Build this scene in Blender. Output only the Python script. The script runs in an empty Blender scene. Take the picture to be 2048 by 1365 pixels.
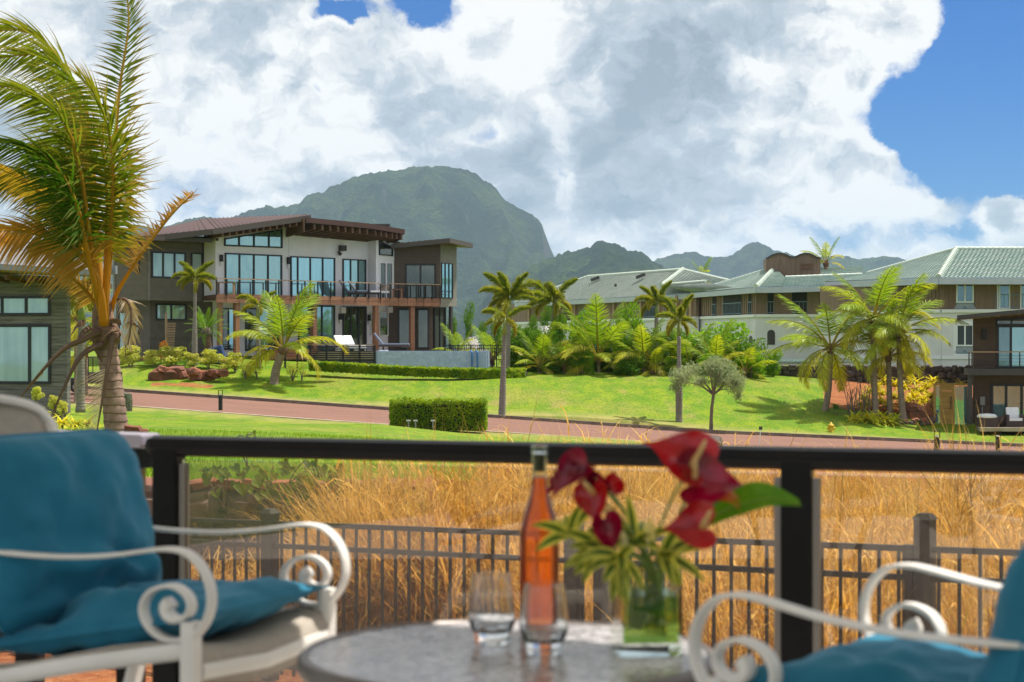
import bpy, math, random
import numpy as np
from mathutils import Vector, Matrix, noise as mnoise

# ------------------------------------------------------------------ camera, sky, sun, exposure
SC = bpy.context.scene
COL = SC.collection
F, HX, HY, CZ = 3500.0, 1024.0, 690.0, 1.15      # focal length in photo pixels, principal column, horizon row, eye height
cd = bpy.data.cameras.new('camera'); cam = bpy.data.objects.new('camera', cd); COL.objects.link(cam)
cam.location = (0, 0, CZ); cam.rotation_euler = (math.radians(90), 0, 0)
cd.sensor_width = 36.0; cd.lens = F / 2048 * 36.0
cd.shift_y = (HY - 682.5) / 2048
cd.clip_start = 0.05; cd.clip_end = 60000
cd.dof.use_dof = True; cd.dof.focus_distance = 70.0; cd.dof.aperture_fstop = 5.6
SC.camera = cam

SUN_DIR = Vector((0.37, 0.13, 0.92)).normalized()    # towards the sun: high, to the side and a little behind the houses
sun_el = math.asin(SUN_DIR.z); sun_az = math.atan2(SUN_DIR.x, SUN_DIR.y)
sd = bpy.data.lights.new('sun', 'SUN'); so = bpy.data.objects.new('sun', sd); COL.objects.link(so)
sd.energy = 5.0; sd.angle = math.radians(0.5); sd.color = (1.0, 0.95, 0.86)
so.rotation_euler = SUN_DIR.to_track_quat('Z', 'Y').to_euler(); so.location = (10, 10, 60)

SC.view_settings.view_transform = 'Standard'; SC.view_settings.look = 'None'
SC.view_settings.exposure = 0.55; SC.view_settings.gamma = 1.0; SC.view_settings.use_curve_mapping = False
SC.render.engine = 'CYCLES'
SC.cycles.use_denoising = True
SC.cycles.max_bounces = 10; SC.cycles.diffuse_bounces = 4; SC.cycles.glossy_bounces = 4
SC.cycles.transmission_bounces = 8; SC.cycles.transparent_max_bounces = 12; SC.cycles.volume_bounces = 1
SC.cycles.sample_clamp_indirect = 8.0; SC.cycles.caustics_reflective = False; SC.cycles.caustics_refractive = False


class NT:
    """small node-tree writer"""
    def __init__(s, tree):
        s.t = tree; s.n = tree.nodes; s.l = tree.links; s.n.clear()
    def add(s, kind, ins=None, **props):
        nd = s.n.new(kind)
        for k, v in props.items(): setattr(nd, k, v)
        for k, v in (ins or {}).items():
            if hasattr(v, 'links') and hasattr(v, 'is_linked'): s.l.new(v, nd.inputs[k])
            else: nd.inputs[k].default_value = v
        return nd
    def math(s, op, a, b=0.0, c=0.0, clamp=False):
        return s.add('ShaderNodeMath', {0: a, 1: b, 2: c}, operation=op, use_clamp=clamp).outputs[0]
    def mix(s, f, a, b, blend='MIX'):
        return s.add('ShaderNodeMix', {0: f, 6: a, 7: b}, data_type='RGBA', blend_type=blend).outputs[2]
    def ramp(s, f, stops, interp='LINEAR'):
        nd = s.add('ShaderNodeValToRGB', {0: f}); cr = nd.color_ramp; cr.interpolation = interp
        while len(cr.elements) < len(stops): cr.elements.new(0.5)
        for e, (p, c) in zip(cr.elements, stops):
            e.position = p; e.color = (c, c, c, 1) if not hasattr(c, '__len__') else (*c[:3], 1)
        return nd.outputs[0]
    def smooth(s, x, a, b, lo=0.0, hi=1.0):
        return s.add('ShaderNodeMapRange', {0: x, 1: a, 2: b, 3: lo, 4: hi}, interpolation_type='SMOOTHSTEP').outputs[0]


def build_world():
    w = bpy.data.worlds.new('World'); SC.world = w; w.use_nodes = True
    T = NT(w.node_tree)
    sky = T.add('ShaderNodeTexSky', sky_type='NISHITA', sun_disc=False)
    sky.sun_elevation = sun_el; sky.sun_rotation = sun_az
    sky.altitude = 0; sky.air_density = 1.0; sky.dust_density = 0.3; sky.ozone_density = 2.0
    blue = T.mix(1.0, sky.outputs[0], (0.0016, 0.0265, 0.067, 1), 'MULTIPLY')
    g = T.add('ShaderNodeTexCoord').outputs['Generated']
    sp = T.add('ShaderNodeSeparateXYZ', {0: g})
    az = T.math('ARCTAN2', sp.outputs[0], sp.outputs[1])
    el = T.math('ARCSINE', sp.outputs[2])
    DEG = 180 / math.pi
    azd = T.math('MULTIPLY', az, DEG); eld = T.math('MULTIPLY', el, DEG)
    # domain warp in sky angles (degrees)
    base = T.add('ShaderNodeCombineXYZ', {0: azd, 1: eld, 2: 3.7}).outputs[0]
    wn = T.add('ShaderNodeTexNoise', {'Vector': base, 'Scale': 0.55, 'Detail': 5.0, 'Roughness': 0.6}).outputs['Color']
    wv = T.add('ShaderNodeVectorMath', {0: wn, 1: (0.5, 0.5, 0.5)}, operation='SUBTRACT').outputs[0]
    wv = T.add('ShaderNodeVectorMath', {0: wv, 1: (2.2, 1.8, 0.0)}, operation='MULTIPLY').outputs[0]
    pv = T.add('ShaderNodeVectorMath', {0: base, 1: wv}, operation='ADD').outputs[0]
    sq = T.add('ShaderNodeVectorMath', {0: pv, 1: (1.0, 1.45, 1.0)}, operation='MULTIPLY').outputs[0]
    n1 = T.add('ShaderNodeTexNoise', {'Vector': sq, 'Scale': 0.20, 'Detail': 9.0, 'Roughness': 0.56}).outputs[0]
    sp2 = T.add('ShaderNodeSeparateXYZ', {0: pv})
    wa, we = sp2.outputs[0], sp2.outputs[1]

    def spot(px, py, rx, ry):     # round patch of sky round one direction, in degrees
        a0 = math.degrees(math.atan2(px - HX, F)); e0 = math.degrees(math.atan2(HY - py, F))
        dx = T.math('DIVIDE', T.math('SUBTRACT', wa, a0), rx); dy = T.math('DIVIDE', T.math('SUBTRACT', we, e0), ry)
        r2 = T.math('ADD', T.math('MULTIPLY', dx, dx), T.math('MULTIPLY', dy, dy))
        return T.math('EXPONENT', T.math('MULTIPLY', r2, -1.0))
    dens = T.math('ADD', n1, 0.22)
    for px, py, rx, ry, amt in [(2140, 120, 4.4, 4.8, -1.0), (2080, 330, 3.0, 1.0, -0.55), (1850, 260, 1.4, 1.2, -0.5), (690, 20, 1.0, 0.45, -0.55), (840, 25, 0.9, 0.5, -0.5),
                                (1125, 350, 0.55, 1.2, -0.30), (955, 275, 0.9, 0.45, -0.28), (2020, 430, 0.7, 0.9, 0.42), (630, 180, 0.3, 0.25, -0.2),
                                (1700, 470, 3.5, 0.7, -0.16), (1230, 470, 1.2, 0.5, -0.15), (250, 420, 2.4, 1.0, -0.06), (300, 30, 4.0, 2.4, 0.05), (1250, 200, 4.5, 3.2, 0.16), (1830, 60, 1.1, 1.0, 0.3),
                                (1760, 330, 1.6, 0.6, 0.30), (1900, 410, 1.8, 0.6, 0.25), (1740, 150, 1.0, 0.7, 0.2)]:
        dens = T.math('ADD', dens, T.math('MULTIPLY', spot(px, py, rx, ry), amt))
    cover = T.smooth(dens, 0.44, 0.62)
    # cloud body: thin rims are sun-white, thick cores are blue-grey, with billows
    core = T.smooth(dens, 0.62, 0.90)
    n2 = T.add('ShaderNodeTexNoise', {'Vector': sq, 'Scale': 0.50, 'Detail': 9.0, 'Roughness': 0.58, 'Distortion': 0.2}).outputs[0]
    n3 = T.add('ShaderNodeTexNoise', {'Vector': sq, 'Scale': 0.16, 'Detail': 3.0, 'Roughness': 0.5}).outputs[0]
    sh = T.math('ADD', T.math('MULTIPLY', core, 0.55), T.math('MULTIPLY', T.math('SUBTRACT', n2, 0.5), 2.4))
    sh = T.math('ADD', sh, T.math('MULTIPLY', T.math('SUBTRACT', n3, 0.5), 1.5))
    for px, py, rx, ry, amt in [(1330, 190, 4.0, 2.6, 0.22), (120, 250, 3.5, 2.5, 0.10), (1480, 400, 5.0, 1.0, 0.15),
                                (720, 100, 2.6, 1.0, -0.35), (560, 240, 3.0, 1.4, -0.15), (1780, 60, 1.6, 1.6, -0.30), (1150, 470, 1.2, 1.6, -0.3), (1060, 250, 1.0, 2.0, -0.2)]:
        sh = T.math('ADD', sh, T.math('MULTIPLY', spot(px, py, rx, ry), amt))
    sh = T.math('ADD', sh, 0.0, clamp=True)
    body = T.ramp(sh, [(0.0, (0.70, 0.695, 0.69)), (0.22, (0.56, 0.575, 0.60)), (0.5, (0.375, 0.42, 0.48)), (1.0, (0.225, 0.275, 0.335))])
    # thin veil low over the ridges
    veil = T.smooth(eld, 4.2, -1.0, 0.0, 0.45)
    low = T.mix(veil, blue, (0.38, 0.48, 0.60, 1))
    col = T.mix(cover, low, body)
    bg = T.add('ShaderNodeBackground', {0: col, 1: 1.0})
    out = T.add('ShaderNodeOutputWorld', {0: bg.outputs[0]})
build_world()
w_ = SC.world; w_.cycles.sampling_method = 'MANUAL'; w_.cycles.sample_map_resolution = 512

# ------------------------------------------------------------------ helpers
RND = random.Random(11)
def P(px, py, d): return Vector(((px - HX) / F * d, d, CZ - (py - HY) / F * d))
def X(px, d): return (px - HX) / F * d
def Z(py, d): return CZ - (py - HY) / F * d

class MB:
    """collects faces of ONE mesh object"""
    def __init__(s): s.v = []; s.f = []; s.c = None
    def vert(s, p): s.v.append(tuple(p)); return len(s.v) - 1
    def quad(s, a, b, c, d):
        i = len(s.v); s.v += [tuple(a), tuple(b), tuple(c), tuple(d)]; s.f.append((i, i+1, i+2, i+3))
    def poly(s, pts):
        i = len(s.v); s.v += [tuple(p) for p in pts]; s.f.append(tuple(range(i, i + len(pts))))
    def hexa(s, p):            # 8 points: bottom 4 then top 4
        i = len(s.v); s.v += [tuple(q) for q in p]
        s.f += [tuple(i + k for k in q) for q in ((3,2,1,0),(4,5,6,7),(0,1,5,4),(1,2,6,5),(2,3,7,6),(3,0,4,7))]
    def box(s, c, size, ax=None):
        c = Vector(c); ax = ax or (Vector((1,0,0)), Vector((0,1,0)), Vector((0,0,1)))
        a, b, d = [Vector(v) * (h / 2) for v, h in zip(ax, size)]
        s.hexa([c-a-b-d, c+a-b-d, c+a+b-d, c-a+b-d, c-a-b+d, c+a-b+d, c+a+b+d, c-a+b+d])
    def prism(s, pts, ext):
        n = len(pts); ext = Vector(ext); i = len(s.v)
        s.v += [tuple(p) for p in pts] + [tuple(Vector(p) + ext) for p in pts]
        s.f.append(tuple(range(i + n - 1, i - 1, -1))); s.f.append(tuple(range(i + n, i + 2 * n)))
        for k in range(n): s.f.append((i + k, i + (k+1) % n, i + n + (k+1) % n, i + n + k))
    def tube(s, path, radii, n=8, cap=True, col=None):
        path = [Vector(p) for p in path]
        if not hasattr(radii, '__len__'): radii = [radii] * len(path)
        i0 = len(s.v); ref = None
        for k, p in enumerate(path):
            t = (path[min(k+1, len(path)-1)] - path[max(k-1, 0)]).normalized()
            if ref is None:
                ref = Vector((1, 0, 0)) if abs(t.x) < 0.8 else Vector((0, 1, 0))
            a = (ref - t * ref.dot(t)).normalized(); b = t.cross(a); ref = a
            for j in range(n):
                q = p + (a * math.cos(2*math.pi*j/n) + b * math.sin(2*math.pi*j/n)) * radii[k]
                s.v.append(tuple(q))
        for k in range(len(path)-1):
            for j in range(n):
                a0 = i0 + k*n + j; a1 = i0 + k*n + (j+1) % n
                s.f.append((a0, a1, a1 + n, a0 + n))
        if cap:
            s.f.append(tuple(range(i0 + n - 1, i0 - 1, -1)))
            e = i0 + (len(path)-1) * n; s.f.append(tuple(range(e, e + n)))
    def strip(s, path, wdir, width, thick):      # flat bar that follows a path
        path = [Vector(p) for p in path]; wdir = Vector(wdir).normalized(); i0 = len(s.v)
        for k, p in enumerate(path):
            t = (path[min(k+1, len(path)-1)] - path[max(k-1, 0)]).normalized()
            nn = t.cross(wdir).normalized()
            w = width[k] if hasattr(width, '__len__') else width
            h = thick[k] if hasattr(thick, '__len__') else thick
            a = wdir * w / 2; b = nn * h / 2
            for q in (p - a*0.8 - b, p + a*0.8 - b, p + a - b*0.3, p + a + b*0.3, p + a*0.8 + b, p - a*0.8 + b, p - a + b*0.3, p - a - b*0.3): s.v.append(tuple(q))
        n = 8
        for k in range(len(path)-1):
            for j in range(n):
                a0 = i0 + k*n + j; a1 = i0 + k*n + (j+1) % n
                s.f.append((a0, a1, a1 + n, a0 + n))
        s.f.append(tuple(range(i0 + n - 1, i0 - 1, -1))); e = i0 + (len(path)-1)*n; s.f.append(tuple(range(e, e+n)))
    def lathe(s, prof, o, n=32):
        o = Vector(o); i0 = len(s.v)
        for r, z in prof:
            for j in range(n):
                a = 2*math.pi*j/n; s.v.append((o.x + r*math.cos(a), o.y + r*math.sin(a), o.z + z))
        for k in range(len(prof)-1):
            for j in range(n):
                a0 = i0 + k*n + j; a1 = i0 + k*n + (j+1) % n
                s.f.append((a0, a1, a1+n, a0+n))
        if prof[0][0] > 1e-6: s.f.append(tuple(range(i0+n-1, i0-1, -1)))
        if prof[-1][0] > 1e-6: e = i0 + (len(prof)-1)*n; s.f.append(tuple(range(e, e+n)))
    def lathe2(s, prof, o, n=48):
        """lathe with support loops, for crisp smooth-shaded glass"""
        q = [prof[0]]
        for a, b in zip(prof, prof[1:]):
            L = math.hypot(b[0]-a[0], b[1]-a[1]); e = min(0.25, 0.0006/max(L, 1e-6))
            for t in (e, 1-e, 1): q.append((a[0]+(b[0]-a[0])*t, a[1]+(b[1]-a[1])*t))
        s.lathe(q, o, n)
    def mesh(s, name, mat, org=(0,0,0), smooth=False, cols=None):
        o = Vector(org); me = bpy.data.meshes.new(name)
        if o.length > 0: s.v = [(x-o.x, y-o.y, z-o.z) for x, y, z in s.v]
        me.from_pydata(s.v, [], s.f)
        if mat: me.materials.append(mat)
        if smooth: me.polygons.foreach_set('use_smooth', [True] * len(me.polygons))
        if cols is not None:
            at = me.color_attributes.new('Col', 'FLOAT_COLOR', 'POINT')
            at.data.foreach_set('color', np.asarray(cols, dtype=np.float32).ravel())
        me.update(); return me
    def build(s, name, mat, parent=None, smooth=False, bevel=0.0, cols=None):
        org = wloc(parent) if parent else (0, 0, 0)
        return link(name, s.mesh(name, mat, org, smooth, cols), parent, bevel)

def wloc(o):
    v = Vector((0,0,0))
    while o is not None: v += o.location; o = o.parent
    return v
def link(name, me, parent=None, bevel=0.0):
    ob = bpy.data.objects.new(name, me); COL.objects.link(ob)
    if parent: ob.parent = parent
    if bevel:
        b = ob.modifiers.new('edge', 'BEVEL'); b.width = bevel; b.segments = 2; b.limit_method = 'ANGLE'
    return ob
def tag(o, label, cat, group=None, kind=None):
    o['label'] = label
    if cat: o['category'] = cat
    if group: o['group'] = group
    if kind: o['kind'] = kind
    return o
def thing(name, label, cat, loc=(0,0,0), group=None):
    o = bpy.data.objects.new(name, None); COL.objects.link(o); o.location = loc; o.empty_display_size = 0.2
    return tag(o, label, cat, group)
def struct(o, label): o['kind'] = 'structure'; o['label'] = label; return o
_unit = {}
def unit(mat):
    if mat.name not in _unit:
        m = MB(); m.box((0,0,0), (1,1,1)); _unit[mat.name] = m.mesh('unit_' + mat.name, mat)
    return _unit[mat.name]
def piece(name, mat, parent, c, size, ax=None):
    """one straight piece (plank, post, slat ...) that shares its mesh with all others of its material"""
    ob = bpy.data.objects.new(name, unit(mat)); COL.objects.link(ob); ob.parent = parent
    ax = ax or (Vector((1,0,0)), Vector((0,1,0)), Vector((0,0,1)))
    m = Matrix([list(a) for a in ax]).transposed()
    ob.location = Vector(c) - wloc(parent); ob.rotation_euler = m.to_euler(); ob.scale = size
    return ob
def barpiece(name, mat, parent, a, b, w, h, up=(0,0,1)):
    a, b = Vector(a), Vector(b); x = (b - a); L = x.length; x = x.normalized()
    y = Vector(up).cross(x)
    if y.length < 1e-4: y = Vector((0,1,0)).cross(x)
    y.normalize(); z = x.cross(y)
    return piece(name, mat, parent, (a + b) / 2, (L, w, h), (x, y, z))
def curve(pts, n):
    """Catmull-Rom through points -> n samples, even in length"""
    pts = [Vector(p) for p in pts]; q = [pts[0]*2 - pts[1]] + pts + [pts[-1]*2 - pts[-2]]; out = []
    for i in range(1, len(q)-2):
        p0, p1, p2, p3 = q[i-1:i+3]
        for k in range(16):
            t = k/16
            out.append(0.5*((2*p1) + (p2-p0)*t + (2*p0-5*p1+4*p2-p3)*t*t + (3*p1-p0-3*p2+p3)*t**3))
    out.append(pts[-1]); L = [0]
    for a, b in zip(out, out[1:]): L.append(L[-1] + (b-a).length)
    res = []; j = 0
    for k in range(n):
        s = L[-1]*k/(n-1)
        while j < len(L)-2 and L[j+1] < s: j += 1
        t = (s - L[j]) / max(L[j+1]-L[j], 1e-9); res.append(out[j].lerp(out[j+1], t))
    return res

# ------------------------------------------------------------------ materials
MATS = {}
def mat(name, c1, c2=None, scale=4.0, rough=0.7, bump=0.0, bscale=None, metallic=0.0, spec=0.4, stretch=(1,1,1), rand=0.0, detail=5.0, contrast=(0.35, 0.65), coat=0.0):
    m = bpy.data.materials.new(name); m.use_nodes = True; MATS[name] = m; T = NT(m.node_tree)
    pos = T.add('ShaderNodeNewGeometry').outputs['Position']
    pv = T.add('ShaderNodeVectorMath', {0: pos, 1: tuple(stretch)}, operation='MULTIPLY').outputs[0]
    n = T.add('ShaderNodeTexNoise', {'Vector': pv, 'Scale': scale, 'Detail': detail, 'Roughness': 0.6}).outputs[0]
    col = T.mix(T.smooth(n, *contrast), (*c1, 1), (*(c2 or c1), 1))
    if rand:
        r = T.add('ShaderNodeObjectInfo').outputs['Random']
        v = T.math('ADD', T.math('MULTIPLY', r, 2*rand), 1 - rand)
        col = T.add('ShaderNodeHueSaturation', {'Color': col, 'Value': v}).outputs[0]
    b = T.add('ShaderNodeBsdfPrincipled', {'Base Color': col, 'Roughness': rough, 'Metallic': metallic, 'Specular IOR Level': spec, 'Coat Weight': coat})
    if bump:
        n2 = T.add('ShaderNodeTexNoise', {'Vector': pv, 'Scale': bscale or scale*3, 'Detail': 6.0}).outputs[0]
        bm = T.add('ShaderNodeBump', {'Strength': bump, 'Distance': 0.05, 'Height': n2})
        T.l.new(bm.outputs[0], b.inputs['Normal'])
    T.add('ShaderNodeOutputMaterial', {0: b.outputs[0]})
    return m
def leafmat(name, c1, c2, trans=0.4, rough=0.45, scale=1.2, use_col=False, rand=0.18, tcol=None, spec=0.16):
    """leaf: reflects and lets light through"""
    m = bpy.data.materials.new(name); m.use_nodes = True; MATS[name] = m; T = NT(m.node_tree)
    pos = T.add('ShaderNodeNewGeometry').outputs['Position']
    n = T.add('ShaderNodeTexNoise', {'Vector': pos, 'Scale': scale, 'Detail': 4.0, 'Roughness': 0.7}).outputs[0]
    col = T.mix(T.smooth(n, 0.35, 0.65), (*c1, 1), (*c2, 1))
    if use_col:
        a = T.add('ShaderNodeAttribute', attribute_name='Col'); col = T.mix(1.0, a.outputs['Color'], T.mix(0.75, col, (1,1,1,1)), 'MULTIPLY')
    r = T.add('ShaderNodeObjectInfo').outputs['Random']
    ri = T.add('ShaderNodeNewGeometry').outputs['Random Per Island']
    rr = T.math('ADD', T.math('MULTIPLY', r, rand), T.math('MULTIPLY', ri, rand*1.6))
    v = T.math('ADD', rr, 1 - rand*1.3)
    col = T.add('ShaderNodeHueSaturation', {'Color': col, 'Value': v}).outputs[0]
    b = T.add('ShaderNodeBsdfPrincipled', {'Base Color': col, 'Roughness': rough, 'Specular IOR Level': spec})
    tc = T.mix(1.0, col, (*(tcol or (1.65, 1.45, 0.5)), 1), 'MULTIPLY')
    tr = T.add('ShaderNodeBsdfTranslucent', {0: tc})
    mx = T.add('ShaderNodeMixShader', {0: trans, 1: b.outputs[0], 2: tr.outputs[0]})
    T.add('ShaderNodeOutputMaterial', {0: mx.outputs[0]})
    return m
def panemat(name, base, refl=0.35, rough=0.02, tint=(0.50, 0.80, 0.80)):
    """window glass seen from outside: coated, reflecting, with the dim room or blind behind it"""
    m = bpy.data.materials.new(name); m.use_nodes = True; MATS[name] = m; T = NT(m.node_tree)
    pos = T.add('ShaderNodeNewGeometry').outputs['Position']
    pv = T.add('ShaderNodeVectorMath', {0: pos, 1: (3.0, 3.0, 0.35)}, operation='MULTIPLY').outputs[0]
    n = T.add('ShaderNodeTexNoise', {'Vector': pv, 'Scale': 1.2, 'Detail': 2.0}).outputs[0]
    col = T.mix(T.smooth(n, 0.3, 0.7), (*[c*0.75 for c in base], 1), (*base, 1))
    d = T.add('ShaderNodeBsdfPrincipled', {'Base Color': col, 'Roughness': 0.5, 'Specular IOR Level': 0.2})
    g = T.add('ShaderNodeBsdfGlossy', {0: (*tint, 1), 'Roughness': rough})
    wob = T.add('ShaderNodeTexNoise', {'Vector': pos, 'Scale': 0.5, 'Detail': 1.0}).outputs[0]
    bm = T.add('ShaderNodeBump', {'Strength': 0.06, 'Distance': 0.1, 'Height': wob}); T.l.new(bm.outputs[0], g.inputs['Normal'])
    fr = T.add('ShaderNodeFresnel', {0: 1.5}).outputs[0]
    f = T.math('ADD', T.math('MULTIPLY', fr, 1 - refl), refl, clamp=True)
    mx = T.add('ShaderNodeMixShader', {0: f, 1: d.outputs[0], 2: g.outputs[0]})
    T.add('ShaderNodeOutputMaterial', {0: mx.outputs[0]})
    return m
# ------------------------------------------------------------------ ground
# control points (photo column, distance, photo row) read off the photograph
ROAD_PX  = [-1400, -300, 100, 240, 600, 975, 1430, 2048, 2600, 3600]
ROAD_FAR = [(690, 112), (744, 100), (773, 96), (783, 95), (808, 93), (835, 91), (867, 90), (894, 88), (912, 87), (945, 85)]
ROAD_NEAR= [(722, 104), (776, 92.5), (803, 88.5), (812, 87.5), (838, 85.5), (864, 83.5), (893, 82.5), (918, 80.5), (934, 79.5), (966, 77.5)]
def road_edge(px, which):
    tab = ROAD_FAR if which else ROAD_NEAR
    y = np.interp(px, ROAD_PX, [t[0] for t in tab]); d = np.interp(px, ROAD_PX, [t[1] for t in tab]); return y, d
CP = []
for k, px in enumerate(ROAD_PX):
    CP.append((px, ROAD_FAR[k][1], ROAD_FAR[k][0])); CP.append((px, ROAD_NEAR[k][1], ROAD_NEAR[k][0]))
CP += [(300, 99, 762), (420, 99, 766), (550, 99.5, 768), (700, 101, 762), (840, 102.5, 757), (1000, 103, 754), (1150, 104, 756), (1300, 106, 752),
       (1420, 104, 756), (1530, 106, 764), (1640, 106, 767), (1655, 98.5, 822), (1760, 98, 830), (1850, 97, 852), (1960, 96.5, 858), (2100, 96, 860),
       (1000, 96, 800), (1300, 97, 806), (1500, 97, 825), (700, 97, 786), (1640, 101, 800),
       (230, 105, 728), (300, 104, 724), (400, 105, 722), (500, 106, 725), (620, 107, 728), (100, 100, 745), (-200, 102, 735), (860, 108, 740), (1000, 110, 742),
       (1200, 112, 738), (1400, 114, 740), (1600, 114, 745), (1800, 108, 765), (2000, 106, 800), (2200, 105, 830)]
CP = [(px, d, (y - HY) / F * d) for px, d, y in CP]                 # -> drop below the eye, metres
for px in (-1400, -300, 228, 500, 750): CP += [(px, 16, 1.27), (px, 27, 1.37 + (0.1 if px > 400 else 0)), (px, 50, 2.25)]
CP += [(900, 16, 1.7), (900, 30, 1.75), (1050, 16, 2.2), (1050, 30, 2.15), (1050, 50, 2.7)]
for px in (1400, 2100, 3600): CP += [(px, 14, 2.3), (px, 22, 2.5), (px, 35, 2.7), (px, 55, 3.5)]
for px in (-1400, 0, 500, 1000): CP += [(px, 130, 0.8), (px, 200, 1.5), (px, 600, 4.0), (px, 12000, 75.0)]
for px in (1500, 2200, 3600): CP += [(px, 135, 1.6), (px, 200, 2.0), (px, 600, 5.0), (px, 12000, 75.0)]
def _feat(px, d): return np.stack([np.asarray(px, float) / 300.0, np.log(np.asarray(d, float)) * 7.0], -1)
_A = _feat([c[0] for c in CP], [c[1] for c in CP])
_K = np.linalg.norm(_A[:, None] - _A[None], axis=-1)
_Wt = np.linalg.solve(np.block([[_K + 1e-6*np.eye(len(CP)), np.ones((len(CP), 1))], [np.ones((1, len(CP))), np.zeros((1, 1))]]), np.append([c[2] for c in CP], 0.0))
def drop(px, d):
    q = _feat(px, d); k = np.linalg.norm(q[..., None, :] - _A, axis=-1)
    z = k @ _Wt[:-1] + _Wt[-1]
    px = np.asarray(px, float); d = np.asarray(d, float)
    yard = np.clip((15.85 - d) / 0.25, 0, 1) * np.clip((1150 - px) / 200, 0, 1)
    yard = np.maximum(yard, np.clip((15.0 - d) / 2.0, 0, 1))
    return z * (1 - yard) + 2.32 * yard
def ground(px, d):
    """point of the ground under photo column px at distance d"""
    return Vector((X(px, d), d, CZ - float(drop(px, d))))
def gz(x, y): return CZ - float(drop(x / y * F + HX, y))

M_lawn = bpy.data.materials.new('lawn')
def lawn_nodes():
    M_lawn.use_nodes = True; T = NT(M_lawn.node_tree)
    pos = T.add('ShaderNodeNewGeometry').outputs['Position']; sp = T.add('ShaderNodeSeparateXYZ', {0: pos})
    def nz(sc, st=(1,1,1), det=5.0):
        v = T.add('ShaderNodeVectorMath', {0: pos, 1: st}, operation='MULTIPLY').outputs[0]
        return T.add('ShaderNodeTexNoise', {'Vector': v, 'Scale': sc, 'Detail': det, 'Roughness': 0.62}).outputs[0]
    big = nz(0.16, (1, 0.6, 1)); mid = nz(1.1, (1, 0.45, 1)); fine = nz(9.0, (1, 0.35, 1), 6.0)
    g = T.mix(T.smooth(mid, 0.38, 0.66), (0.100, 0.200, 0.006, 1), (0.200, 0.265, 0.009, 1))
    g = T.mix(T.math('MULTIPLY', T.smooth(big, 0.50, 0.70), 0.75), g, (0.255, 0.240, 0.045, 1))
    dry = nz(0.55, (1, 0.35, 1)); g = T.mix(T.math('MULTIPLY', T.smooth(dry, 0.55, 0.75), 0.65), g, (0.30, 0.215, 0.085, 1))
    g = T.mix(T.math('MULTIPLY', T.smooth(fine, 0.40, 0.66), 0.60), g, (0.045, 0.105, 0.006, 1))
    g = T.mix(T.math('MULTIPLY', T.smooth(nz(3.2, (1, 0.5, 1)), 0.50, 0.70), 0.45), g, (0.20, 0.20, 0.03, 1))
    # worn yellow strip along the road
    at = T.add('ShaderNodeAttribute', attribute_name='Col'); ac = T.add('ShaderNodeSeparateColor', {0: at.outputs['Color']})
    worn = T.math('MULTIPLY', ac.outputs[1], T.smooth(T.math('ADD', mid, T.math('MULTIPLY', fine, 0.3)), 0.35, 0.75, 0.25, 1.0))
    g = T.mix(worn, g, (0.31, 0.26, 0.095, 1))
    soil = T.mix(T.smooth(nz(1.7), 0.35, 0.65), (0.30, 0.105, 0.036, 1), (0.20, 0.060, 0.024, 1))
    soil = T.mix(T.math('MULTIPLY', T.smooth(nz(14.0), 0.45, 0.7), 0.5), soil, (0.40, 0.22, 0.09, 1))
    edge = T.smooth(T.math('ADD', ac.outputs[0], T.math('MULTIPLY', T.math('SUBTRACT', nz(2.2), 0.5), 0.7)), 0.42, 0.58)
    col = T.mix(edge, g, soil)
    b = T.add('ShaderNodeBsdfPrincipled', {'Base Color': col, 'Roughness': 0.85, 'Specular IOR Level': 0.15})
    bm = T.add('ShaderNodeBump', {'Strength': 0.75, 'Distance': 0.06, 'Height': nz(22.0, (1, 0.5, 1), 4.0)}); T.l.new(bm.outputs[0], b.inputs['Normal'])
    T.add('ShaderNodeOutputMaterial', {0: b.outputs[0]})
lawn_nodes()

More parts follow.
